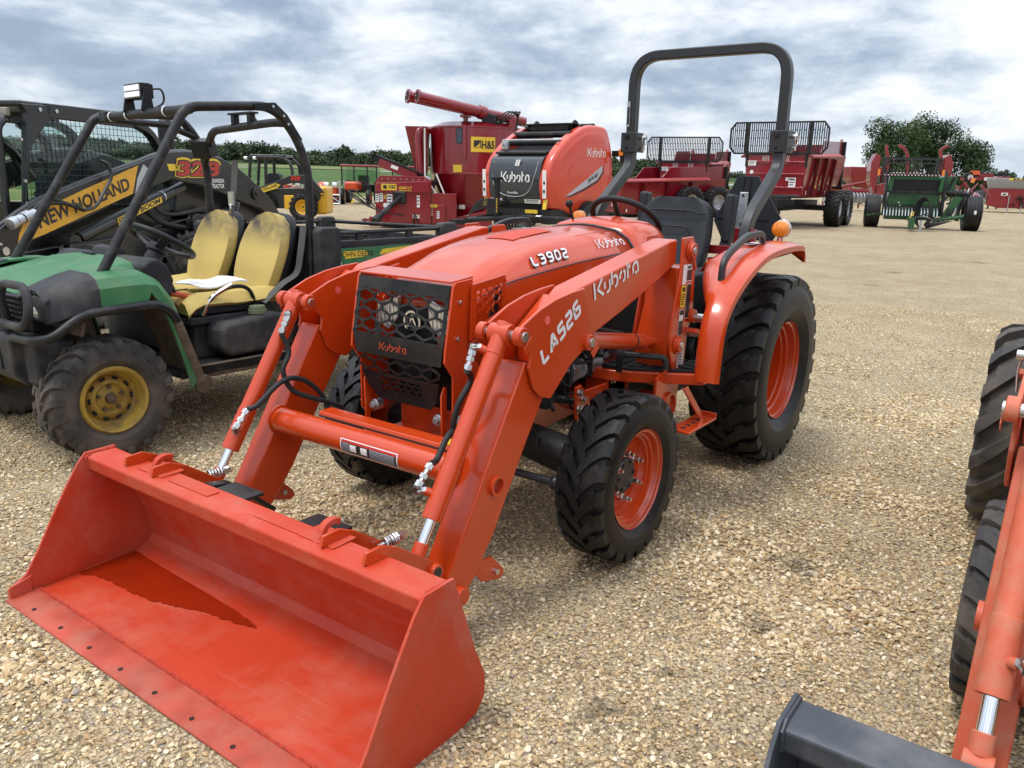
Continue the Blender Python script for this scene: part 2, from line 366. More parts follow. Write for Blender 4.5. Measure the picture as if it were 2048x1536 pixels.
def sticker(mtx, w, h, mt, parent, name='decal', lines=None, lm='decalb', th=.0015):
    mb = MB(); mb.box((w/2, h/2, th/2), (w, h, th))
    if lines:
        for (x, y, ww, hh) in lines: mb.box((w*(x+ww/2), h*(y+hh/2), th), (w*ww, h*hh, th*1.5), mi=1)
    mb.xf(mtx); return mb.build(name, [mt, lm], parent, smooth=0)
def text_lines(n, x0=.08, x1=.92, y0=.08, y1=.9, seed=0):
    r = random.Random(seed); o = []
    for i in range(n):
        y = y1-(y1-y0)*(i+.5)/n; o.append((x0, y, (x1-x0)*r.uniform(.6, 1), (y1-y0)/n*.42))
    return o

# ------------------------------------------------------------------ tyres
def tyre_mesh(R, W, rimR, lug=.028, nl=20, kind='r14', wall=.5, sharp=.16):
    """axis +Y, centred; W overall width"""
    mb = MB(); h = W/2; rc = R-lug; n = 64; tw = h*.93
    prof = [(rimR-.006, h*.62), (rimR+.012, h*.74), (rimR+(rc-rimR)*.35, h*.97), (rimR+(rc-rimR)*.6, h*.99), (rc-.12*(rc-rimR)-.01, h*.93), (rc-.004, h*.80), (rc, h*.5), (rc+.004, 0)]
    full = [(r, a) for r, a in prof]+[(r, -a) for r, a in prof[-2::-1]]
    mb.lathe(full, (0, 0, 0), (0, 1, 0), n, close=False)
    def pt(th, r, y): return (r*math.sin(th), y, r*math.cos(th))
    def bar(side, th0, sweep, wd0, wd1, y0, y1, steps=5, drop=.1, hi=1., w_ang=None):
        rings = []
        for i in range(steps+1):
            t = i/steps; y = side*(y0+(y1-y0)*t); th = th0+sweep*(1-(1-t)**1.7 if kind == 'r14' else t**.85); wd = (wd0+(wd1-wd0)*t)/R
            yy = abs(y)/h
            ro = R-(0 if yy < .7 else ((yy-.7)/.3)**2*R*drop*.35)-lug*(1-hi); ri = rc-.012-(0 if yy < .75 else ((yy-.75)/.25)**2*R*.10)
            if i == steps: ro -= lug*.3
            rings.append([pt(th-wd*.5, ri, y), pt(th+wd*.5, ri, y), pt(th+wd*.40, ro, y), pt(th-wd*.40, ro, y)])
        mb.loft(rings)
    P = 2*math.pi/nl; rc -= 0
    for k in range(nl):
        for sd in (-1, 1):
            th = k*P+(P/2 if sd > 0 else 0)
            if kind == 'r14':
                bar(sd, th, -P*1.25, R*P*.62, R*P*.80, -h*.10, h*.92, 7)
                bar(sd, th-P*1.18, -P*.24, R*P*.34, R*P*.30, h*.40, h*.66, 3, hi=1.05)
            elif kind == 'ag':
                bar(sd, th, -P*1.35, R*P*.36, R*P*.5, -h*.02, h*.98)
            elif kind == 'atv':
                bar(sd, th, -P*.75, R*P*.42, R*P*.36, h*.02, h*.52, 3)
                bar(sd, th-P*.70, -P*.3, R*P*.42, R*P*.44, h*.58, h*1.0, 3, drop=.22)
            elif kind == 'flot':
                bar(sd, th, -P*1.0, R*P*.55, R*P*.55, 0, h*.96, 4)
    if kind == 'rib':
        for q in (-.78, -.47, -.16, .16, .47, .78): mb.lathe([(rc-.01, q*h-h*.10), (R, q*h-h*.09), (R, q*h+h*.09), (rc-.01, q*h+h*.10)], (0, 0, 0), (0, 1, 0), 48, close=False)
    return mb
def place_mesh(name, me, parent, mtx):
    o = bpy.data.objects.new(name, me); COL.objects.link(o); o.parent = parent; o.matrix_local = mtx; return o
# ------------------------------------------------------------------ ground, field, hill, trees
FWD2 = V(math.cos(YAW), math.sin(YAW), 0); RGT2 = V(math.sin(YAW), -math.cos(YAW), 0)
def cam_xy(dist, lat, z=0.): return V(CAM[0], CAM[1], 0)+FWD2*dist+RGT2*lat+V(0, 0, z)
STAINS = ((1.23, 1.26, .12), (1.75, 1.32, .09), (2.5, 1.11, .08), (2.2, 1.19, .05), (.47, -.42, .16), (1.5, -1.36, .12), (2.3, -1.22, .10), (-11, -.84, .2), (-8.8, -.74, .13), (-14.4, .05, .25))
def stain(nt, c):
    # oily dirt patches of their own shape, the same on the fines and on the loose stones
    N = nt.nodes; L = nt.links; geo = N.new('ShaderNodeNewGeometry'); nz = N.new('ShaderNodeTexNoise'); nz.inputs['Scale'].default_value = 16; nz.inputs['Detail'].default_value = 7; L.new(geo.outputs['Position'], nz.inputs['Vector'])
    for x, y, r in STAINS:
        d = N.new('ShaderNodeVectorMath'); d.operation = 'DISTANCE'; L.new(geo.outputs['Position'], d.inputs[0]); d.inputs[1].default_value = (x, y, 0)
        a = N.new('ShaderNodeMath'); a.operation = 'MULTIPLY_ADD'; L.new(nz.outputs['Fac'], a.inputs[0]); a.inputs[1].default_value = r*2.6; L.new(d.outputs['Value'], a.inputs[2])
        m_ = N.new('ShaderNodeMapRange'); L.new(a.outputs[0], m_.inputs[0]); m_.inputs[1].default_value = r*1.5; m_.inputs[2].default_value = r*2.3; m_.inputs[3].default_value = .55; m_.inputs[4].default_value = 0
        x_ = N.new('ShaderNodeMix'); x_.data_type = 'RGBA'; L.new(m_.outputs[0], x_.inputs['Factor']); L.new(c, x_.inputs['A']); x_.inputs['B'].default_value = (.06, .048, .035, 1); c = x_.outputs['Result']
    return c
def gravel_mat():
    mt = bpy.data.materials.new('crushed_limestone'); mt.use_nodes = True; nt = mt.node_tree; N = nt.nodes; L = nt.links; p = N['Principled BSDF']
    p.inputs['Roughness'].default_value = .9; p.inputs['Specular IOR Level'].default_value = .25
    geo = N.new('ShaderNodeNewGeometry')
    def tex(t, s, **k):
        x = N.new(t); x.inputs['Scale'].default_value = s
        for a, b in k.items(): x.inputs[a].default_value = b
        L.new(geo.outputs['Position'], x.inputs['Vector']); return x
    def mix(f, a, b, bt='MIX'):
        x = N.new('ShaderNodeMix'); x.data_type = 'RGBA'; x.blend_type = bt
        for k, v in (('Factor', f), ('A', a), ('B', b)):
            if hasattr(v, 'node'): L.new(v, x.inputs[k])
            elif k == 'Factor': x.inputs[k].default_value = v
            else: x.inputs[k].default_value = (*v, 1)
        return x.outputs['Result']
    def mr(v, a, b, c, d):
        x = N.new('ShaderNodeMapRange'); 
        for i, q in enumerate((a, b, c, d)): x.inputs[i+1].default_value = q
        L.new(v, x.inputs[0]); return x.outputs[0]
    v1 = tex('ShaderNodeTexVoronoi', 75); v2 = tex('ShaderNodeTexVoronoi', 170); v3 = tex('ShaderNodeTexVoronoi', 26)
    hs = N.new('ShaderNodeSeparateColor'); L.new(v1.outputs['Color'], hs.inputs[0])
    c = mix(mr(hs.outputs[0], 0, 1, 0, 1), (.38, .275, .14), (.69, .56, .37))
    hs2 = N.new('ShaderNodeSeparateColor'); L.new(v2.outputs['Color'], hs2.inputs[0])
    c = mix(.45, c, mix(hs2.outputs[1], (.33, .235, .12), (.73, .60, .40)))
    c = mix(mr(hs.outputs[1], .86, .9, 0, .6), c, (.30, .28, .27))
    big = tex('ShaderNodeTexNoise', .55, Detail=6, Roughness=.6); c = mix(mr(big.outputs['Fac'], .36, .66, .4, 0), c, (.29, .205, .105))
    mid = tex('ShaderNodeTexNoise', 2.2, Detail=5, Roughness=.6); c = mix(mr(mid.outputs['Fac'], .42, .7, 0, .35), c, (.68, .555, .375))
    cd = N.new('ShaderNodeMath'); cd.operation = 'MULTIPLY'; cd.inputs[1].default_value = 60; L.new(v1.outputs['Distance'], cd.inputs[0]); c = mix(mr(v1.outputs['Distance'], .42, .75, 0, .75), c, (.10, .07, .04))
    st = tex('ShaderNodeTexNoise', .9, Detail=6, Roughness=.7, Distortion=.4); c = mix(mr(st.outputs['Fac'], .69, .76, 0, .4), c, (.14, .11, .08))
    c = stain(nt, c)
    L.new(c, p.inputs['Base Color'])
    ad = N.new('ShaderNodeMath'); ad.operation = 'ADD'; m2 = N.new('ShaderNodeMath'); m2.operation = 'MULTIPLY'; m2.inputs[1].default_value = .45; L.new(v2.outputs['Distance'], m2.inputs[0]); L.new(v1.outputs['Distance'], ad.inputs[0]); L.new(m2.outputs[0], ad.inputs[1])
    b = N.new('ShaderNodeBump'); b.invert = True; b.inputs['Strength'].default_value = .9; b.inputs['Distance'].default_value = .012; L.new(ad.outputs[0], b.inputs['Height']); L.new(b.outputs[0], p.inputs['Normal'])
    return mt
GRAVEL = gravel_mat()
def lot_edge(a):
    """radius of the gravel lot in direction a (0 = straight ahead of the camera, + to the right)"""
    return 46+6*math.sin(a*2.2+.4)+(40 if a > .1 else 40*max(0, (a+.25)/.35) if a > -.25 else 0)
def polar(name, r0, r1, nr, na, hf, mt, kind='structure', a0=-180, a1=180):
    mb = MB(); rows = []
    for i in range(nr+1):
        t = i/nr; row = []
        for k in range(na+1):
            a = rad(a0+(a1-a0)*k/na); ra = r0(a) if callable(r0) else r0; rb = r1(a) if callable(r1) else r1
            r = ra*(rb/max(ra, .01))**t if ra > .5 else ra+(rb-ra)*t**1.6
            p = cam_xy(r*math.cos(a), r*math.sin(a)); p.z = hf(r, a, p); row.append(p)
        rows.append(row)
    mb.sheet(rows); o = mb.build(name, mt, smooth=0)
    o.data.polygons.foreach_set('use_smooth', [True]*len(o.data.polygons)); tag(o, kind=kind); return o
from mathutils import noise as mnoise
def lot_z(r, a, p):
    n = max(0, 1-r/30)
    return -.004+(mnoise.noise(p*.8)*.012+mnoise.noise(p*2.7)*.005)*n
polar('gravel_lot', 0.3, lambda a: lot_edge(a), 90, 180, lot_z, GRAVEL)
def rise(r, a): # the land climbs gently beyond the lot on the left
    k = 1/(1+math.exp((math.degrees(a)-2)/7)); t = max(0, r-60)
    return -.03+k*min(5.8, t*.0165)+(1-k)*min(1.2, t*.002)
def field_mat(name, c1, c2):
    mt = mat(name, c1, .95, var=.25, scale=.12, spec=.1, dirt=c2, dirt_amt=.35, dscale=.05); return mt
polar('grass_verge', lambda a: lot_edge(a)-.5, lambda a: lot_edge(a)+22, 8, 120, lambda r, a, p: rise(r, a)-.02, field_mat('mown_grass', (.12, .150, .045), (.18, .185, .07)))
polar('crop_field', lambda a: lot_edge(a)+21, lambda a: 190, 10, 120, lambda r, a, p: rise(r, a), field_mat('green_crop', (.065, .110, .032), (.10, .135, .045)))
polar('far_field', lambda a: 189, lambda a: 265, 6, 120, lambda r, a, p: rise(r, a)+.15, field_mat('pale_stubble', (.17, .18, .075), (.10, .15, .05)))
def hill_h(r, a):
    d = math.degrees(a); k = 1/(1+math.exp((d-6)/5)); t = min(1, max(0, (r-262)/330))
    return rise(262, a)+t*(k*(5+2.5*math.sin(d*.22+1)+2*math.sin(d*.6))+(1-k)*3.)
polar('hill', 262, 2600, 24, 160, lambda r, a, p: hill_h(r, a), field_mat('wooded_slope', (.035, .06, .02), (.05, .08, .03)))

LEAF = [mat('leaf_dark', (.030, .055, .020), .7, var=.4, scale=1.5, spec=.2, objrand=.25), mat('leaf_mid', (.060, .095, .032), .7, var=.4, scale=1.5, spec=.2, objrand=.25), mat('leaf_pale', (.105, .140, .050), .7, var=.4, scale=1.5, spec=.2, objrand=.25)]
def leaf_cloud(mb, blobs, n, size, seed, flat=.6):
    """leaf-clump quads through the volume of ellipsoid blobs (c, r)"""
    r = np.random.default_rng(seed); tot = sum(b[1]**2 for b in blobs)
    for c, R_ in blobs:
        k = int(n*R_**2/tot)
        d = r.normal(size=(k, 3)); d /= np.linalg.norm(d, axis=1)[:, None]; rr = R_*(r.random(k)**.28)
        rr *= 1+.28*np.sin(d[:, 0]*5+seed)*np.cos(d[:, 1]*4+R_)
        P = np.asarray(c)+d*rr[:, None]*[1, 1, .85]
        for p, dd in zip(P, d):
            nn = Vector(dd+r.normal(size=3)*.9+[0, 0, .4]).normalized(); u = nn.orthogonal().normalized(); u.rotate(Matrix.Rotation(r.random()*6.28, 3, nn)); v = nn.cross(u); s = size*(.5+r.random()*.9)
            q = Vector(p); mb.add([q-u*s*.5, q+v*s*.32, q+u*s*.5, q-v*s*.28+nn*s*.1], [(0, 1, 2, 3)], int(min(2, max(0, r.normal()*.7+.9))))
def tree(name, base, H, spread, label, group, seed, n=5000, leaf=.3, lean=0., low=.12):
    r = random.Random(seed); t = empty(name, base); tag(t, label, 'tree', group)
    mb = MB(); mb.tube([(0, 0, -.2), (.05*H*lean, 0, H*.2), (.1*H*lean, .02*H, H*.42)], [H*.035, H*.028, H*.018], 9)
    blobs = []
    for k in range(16):
        a = k*2.4+r.random(); z = H*(low+.16+(.93-low-.16)*(k+.5)/16*r.uniform(.85, 1.05)); w = spread*math.sin(min(1, max(.25, 1.25-(z/H)))*math.pi*.62)*r.uniform(.35, .85)
        c = (math.cos(a)*w+.1*H*lean, math.sin(a)*w, z); R_ = H*r.uniform(.12, .20); blobs.append((c, R_))
        mb.tube([(.03*H*lean, 0, H*.22), (c[0]*.45, c[1]*.45, H*.22+(z-H*.22)*.6), c], [H*.014, H*.009, H*.004], 6)
    blobs.append(((.1*H*lean, 0, H*.55), H*.22)); blobs.append(((.1*H*lean, 0, H*.80), H*.18))
    mb.build('trunk', 'wood', t)
    cb = MB(); leaf_cloud(cb, blobs, n, leaf, seed); cb.build('crown', LEAF, t, smooth=0); return t
tree('broad_tree', cam_xy(96, 43.4), 8.9, 3.6, 'tall broad tree behind the green picker, left half of the clump', 'trees beyond the lot', 11, 15000, .24)
tree('broad_tree', cam_xy(99, 49.0), 9.3, 3.7, 'tallest tree of the clump rising right behind the hooped red machine', 'trees beyond the lot', 12, 15000, .24)
tree('broad_tree', cam_xy(97, 53.0), 6.8, 2.6, 'smaller leaning tree on the right edge of the clump', 'trees beyond the lot', 13, 9000, .23, lean=.5)
tree('bushy_tree', cam_xy(94, 42.6), 3.2, 1.6, 'low bush under the left side of the tree clump', 'trees beyond the lot', 14, 2500, .28, low=-.1)
tree('bushy_tree', cam_xy(104, 61.0), 3.6, 1.6, 'small round tree beyond the metal box spreader', 'trees beyond the lot', 15, 2500, .3, low=-.05)
tree('bushy_tree', cam_xy(106, 58.6), 2.4, 2.0, 'low shrubs to the right of the leaning tree', 'trees beyond the lot', 16, 2000, .3, low=-.1)

# ---- scatter helper: geometry nodes, instances of a hidden source collection
def scatter(name, pts, rot, scl, idx, sources, label=None, mtl=None):
    src = bpy.data.collections.new(name+'_sources')
    for o in sources:
        for c in list(o.users_collection): c.objects.unlink(o)
        src.objects.link(o)
    me = bpy.data.meshes.new(name); n = len(pts); me.vertices.add(n); me.vertices.foreach_set('co', np.asarray(pts, np.float32).ravel())
    a = me.attributes.new('rot', 'FLOAT_VECTOR', 'POINT'); a.data.foreach_set('vector', np.asarray(rot, np.float32).ravel())
    a = me.attributes.new('scl', 'FLOAT_VECTOR', 'POINT'); a.data.foreach_set('vector', np.asarray(scl, np.float32).ravel())
    a = me.attributes.new('idx', 'INT', 'POINT'); a.data.foreach_set('value', np.asarray(idx, np.int32))
    o = bpy.data.objects.new(name, me); COL.objects.link(o)
    g = bpy.data.node_groups.new(name, 'GeometryNodeTree'); g.interface.new_socket('Geometry', in_out='INPUT', socket_type='NodeSocketGeometry'); g.interface.new_socket('Geometry', in_out='OUTPUT', socket_type='NodeSocketGeometry')
    N = g.nodes; L = g.links; gi = N.new('NodeGroupInput'); go = N.new('NodeGroupOutput'); iop = N.new('GeometryNodeInstanceOnPoints'); ci = N.new('GeometryNodeCollectionInfo')
    ci.inputs['Collection'].default_value = src; ci.inputs['Separate Children'].default_value = True; ci.inputs['Reset Children'].default_value = True
    def at(nm, ty):
        x = N.new('GeometryNodeInputNamedAttribute'); x.data_type = ty; x.inputs['Name'].default_value = nm; return x.outputs['Attribute']
    L.new(gi.outputs[0], iop.inputs['Points']); L.new(ci.outputs[0], iop.inputs['Instance']); iop.inputs['Pick Instance'].default_value = True
    L.new(at('idx', 'INT'), iop.inputs['Instance Index']); L.new(at('rot', 'FLOAT_VECTOR'), iop.inputs['Rotation']); L.new(at('scl', 'FLOAT_VECTOR'), iop.inputs['Scale']); L.new(iop.outputs[0], go.inputs[0])
    md = o.modifiers.new('scatter', 'NODES'); md.node_group = g; tag(o, label, kind='stuff'); return o
# ---- gravel stones
def stone_mat():
    mt = bpy.data.materials.new('limestone_chip'); mt.use_nodes = True; nt = mt.node_tree; N = nt.nodes; L = nt.links; p = N['Principled BSDF']; p.inputs['Roughness'].default_value = .88; p.inputs['Specular IOR Level'].default_value = .25
    oi = N.new('ShaderNodeObjectInfo'); rp = N.new('ShaderNodeValToRGB'); L.new(oi.outputs['Random'], rp.inputs[0]); e = rp.color_ramp.elements
    e[0].position = 0; e[0].color = (.27, .185, .095, 1); e[1].position = 1; e[1].color = (.30, .27, .24, 1)
    for q, c in ((.22, (.40, .28, .145)), (.45, (.51, .39, .22)), (.70, (.60, .485, .31)), (.88, (.70, .61, .45)), (.95, (.44, .28, .13))): k = e.new(q); k.color = (*c, 1)
    tc = N.new('ShaderNodeTexCoord'); nz = N.new('ShaderNodeTexNoise'); nz.inputs['Scale'].default_value = 2.5; L.new(tc.outputs['Object'], nz.inputs['Vector'])
    mx = N.new('ShaderNodeMix'); mx.data_type = 'RGBA'; mx.blend_type = 'MULTIPLY'; mx.inputs['Factor'].default_value = .6; L.new(rp.outputs[0], mx.inputs['A']); L.new(nz.outputs['Fac'], mx.inputs['B'])
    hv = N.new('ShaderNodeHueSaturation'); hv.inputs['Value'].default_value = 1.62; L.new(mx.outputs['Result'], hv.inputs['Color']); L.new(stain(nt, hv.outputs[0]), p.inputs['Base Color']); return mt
STONE = stone_mat(); stones = []
for k in range(10):
    r = np.random.default_rng(k+50); bm = bmesh.new(); bmesh.ops.create_icosphere(bm, subdivisions=1, radius=.5)
    pl = [(Vector(r.normal(size=3)).normalized(), r.uniform(.20, .36)) for _ in range(8)]
    for v in bm.verts:
        for nn, d in pl:
            e = v.co.dot(nn)-d
            if e > 0: v.co -= nn*e
        v.co *= 1+r.uniform(-.06, .06)
        v.co.z *= .72
    me = bpy.data.meshes.new('gravel_stone'); bm.to_mesh(me); bm.free(); me.materials.append(STONE); stones.append(bpy.data.objects.new('gravel_stone', me))
def gravel_points():
    r = np.random.default_rng(5); P = []; S = []
    for d0, d1, dens, s0, s1 in ((.7, 2.6, 13000, .006, .026), (2.6, 4.2, 8000, .007, .027), (4.2, 6.5, 4200, .009, .026), (6.5, 11, 1100, .012, .026)):
        half = rad(37); area = half*(d1*d1-d0*d0); n = int(area*dens)
        a = r.uniform(-half, half, n); d = np.sqrt(r.uniform(d0*d0, d1*d1, n)); P.append(np.stack([d*np.cos(a), d*np.sin(a)], 1))
        S.append(s0+(s1-s0)*r.random(n)**2.8)
    P = np.concatenate(P); S = np.concatenate(S)
    F = np.array(FWD2[:2]); G = np.array(RGT2[:2]); xy = np.array(CAM[:2])+P[:, :1]*F+P[:, 1:]*G
    keep = np.ones(len(xy), bool); zz = np.empty(len(xy)); nz = np.empty(len(xy))
    for i, (x, y) in enumerate(xy):
        v = Vector((x, y, 0)); nz[i] = mnoise.noise(v*1.15+V(3, 1, 0))+.5*mnoise.noise(v*3.1); zz[i] = lot_z(P[i, 0], 0, v)
    pk = np.clip(.72+.6*nz, .30, 1); keep = r.random(len(xy)) < pk
    # no loose stones on the bucket floors
    keep &= ~((xy[:, 0] > 2.68) & (xy[:, 0] < 3.29) & (np.abs(xy[:, 1]) < .86)); keep &= ~((xy[:, 0] > 2.58) & (xy[:, 0] < 3.22) & (xy[:, 1] > 1.66))
    S = S*(.95+.75*np.clip(nz, 0, 1)); xy = xy[keep]; S = S[keep]; zz = zz[keep]
    pts = np.concatenate([xy, (zz+S*.17)[:, None]], 1); rot = np.stack([r.normal(0, .28, len(S)), r.normal(0, .28, len(S)), r.uniform(0, 6.28, len(S))], 1)
    sc = np.stack([S, S*r.uniform(.7, 1.1, len(S)), S*r.uniform(.6, 1.0, len(S))], 1); return pts, rot, sc, r.integers(0, 10, len(S))
scatter('loose_gravel', *gravel_points(), stones, 'loose pale limestone gravel scattered over the lot')
# ---- far wood on the hill
WLEAF = [mat('wood_leaf_dark', (.052, .074, .038), .8, var=.4, scale=1.5, spec=.1, objrand=.35), mat('wood_leaf_mid', (.092, .122, .062), .8, var=.4, scale=1.5, spec=.1, objrand=.35), mat('wood_leaf_pale', (.135, .162, .088), .8, var=.4, scale=1.5, spec=.1, objrand=.35)]  # paler, bluer than the near leaves: slight aerial haze mixed into the leaf colour
crowns = []
for k in range(5):
    mb = MB(); r = random.Random(k); leaf_cloud(mb, [((r.uniform(-.3, .3), r.uniform(-.3, .3), .3+.45*r.random()), r.uniform(.2, .36)) for _ in range(7)], 700, .12, k)
    o = mb.build('wood_crown', WLEAF, smooth=0); crowns.append(o)
def wood_points():
    r = np.random.default_rng(9); P = []
    for i in range(2100):
        a = rad(r.uniform(-40, 14)); d = 268+r.random()**.7*300; P.append((d, a))
    for i in range(420):
        a = rad(r.uniform(13, 42)); d = 300+r.random()*300; P.append((d, a))
    pts = [tuple(cam_xy(d*math.cos(a), d*math.sin(a), hill_h(d, a)-.8)) for d, a in P]; n = len(P)
    s = np.array([3+6.5*r.random()**1.5 if math.degrees(a) < 10 else r.uniform(2.5, 5) for d, a in P]); sc = np.stack([s, s, s*r.uniform(.75, 1.05, n)], 1)
    rot = np.stack([np.zeros(n), np.zeros(n), r.uniform(0, 6.28, n)], 1); return pts, rot, sc, r.integers(0, 5, n)
scatter('far_woodland', *wood_points(), crowns, 'dark wooded ridge along the horizon')
# ------------------------------------------------------------------ the compact loader tractor
def wheel_parts(root, c, R, W, rimR, side, kind, nl, lug, tmat, rmat, dish, nuts=0, rim_in=None, tname='tyre', hubcap=True, valve=True):
    """a wheel (Empty) with tyre, rim and lug nuts; side=+1 when the outer face looks to +Y"""
    w = empty('wheel', c); w.parent = root
    tyre_mesh(R, W, rimR, lug, nl, kind).build(tname, tmat, w, smooth=28)
    h = W/2*side; mb = MB(); k = W/2
    pr = [(rimR+.014, k*.80), (rimR+.010, k*.72), (rimR-.002, k*.70), (rimR-.008, k*.55), (rimR-.010, k*.50), (rimR-.018, k*.47), (rimR-.020, k*.36), (rimR-.028, k*.33), (rimR-.030, dish+.02), (rimR-.042, dish), (rimR*.52, dish), (rimR*.48, dish+.012), (.02, dish+.012)]
    mb.lathe([(r, a*side) for r, a in pr], (0, 0, 0), (0, 1, 0), 48, close=False)
    mb.lathe([(rimR+.012, -side*k*.8), (rimR-.02, -side*k*.6), (rimR-.026, side*dish), (rimR*.5, side*(dish-.008)), (.02, side*(dish-.008))], (0, 0, 0), (0, 1, 0), 48, close=False)
    mb.build('rim', rmat, w, smooth=40)
    if hubcap:
        hb = MB(); hb.lathe([(r_, side*a_) for r_, a_ in ((.001, dish+.026), (rimR*.36, dish+.026), (rimR*.39, dish+.020), (rimR*.39, dish), (.001, dish))], (0, 0, 0), (0, 1, 0), 28)
        for q in range(6): a = 2*math.pi*q/6; hb.cyl((rimR*.31*math.cos(a), side*(dish+.026), rimR*.31*math.sin(a)), (rimR*.31*math.cos(a), side*(dish+.032), rimR*.31*math.sin(a)), .007, 8)
        hb.build('hub', 'rops', w)
    if nuts:
        nm = None
        for q in range(nuts):
            a = 2*math.pi*(q+.5)/nuts; p = (rimR*.50*math.cos(a), 0, rimR*.50*math.sin(a))
            if nm is None:
                nb = MB(); nb.cyl((0, side*dish, 0), (0, side*(dish+.016), 0), .017, 12); nb.cyl((0, side*(dish+.014), 0), (0, side*(dish+.038), 0), .0125, 6); nb.cyl((0, side*(dish+.03), 0), (0, side*(dish+.054), 0), .0075, 8)
                o = nb.build('lug_nut', 'steel', w); nm = o.data; o.location = p
            else: place_mesh('lug_nut', nm, w, Matrix.Translation(p))
    if valve:
        vb = MB(); vb.tube([(rimR*.86*.5, side*(dish+.005), rimR*.7), (rimR*.5, side*(dish+.03), rimR*.66), (rimR*.46, side*(dish+.055), rimR*.62)], [.006, .006, .009], 8); vb.build('valve', 'hose', w)
    return w

def fitting(root, pts, r=.011):
    mb = MB(); P = [Vector(p) for p in pts]
    mb.tube(fillet(P, .02, 3), r*.8, 8)
    for i, p in enumerate(P[:-1]):
        d = (P[i+1]-p); L_ = d.length; d.normalize()
        for t, w in ((.12, .02), (.45, .014), (.85, .016)):
            mb.cyl(p+d*(L_*t-w/2), p+d*(L_*t+w/2), r*1.25, 6)
    return mb.build('hose_fitting', 'steel', root)

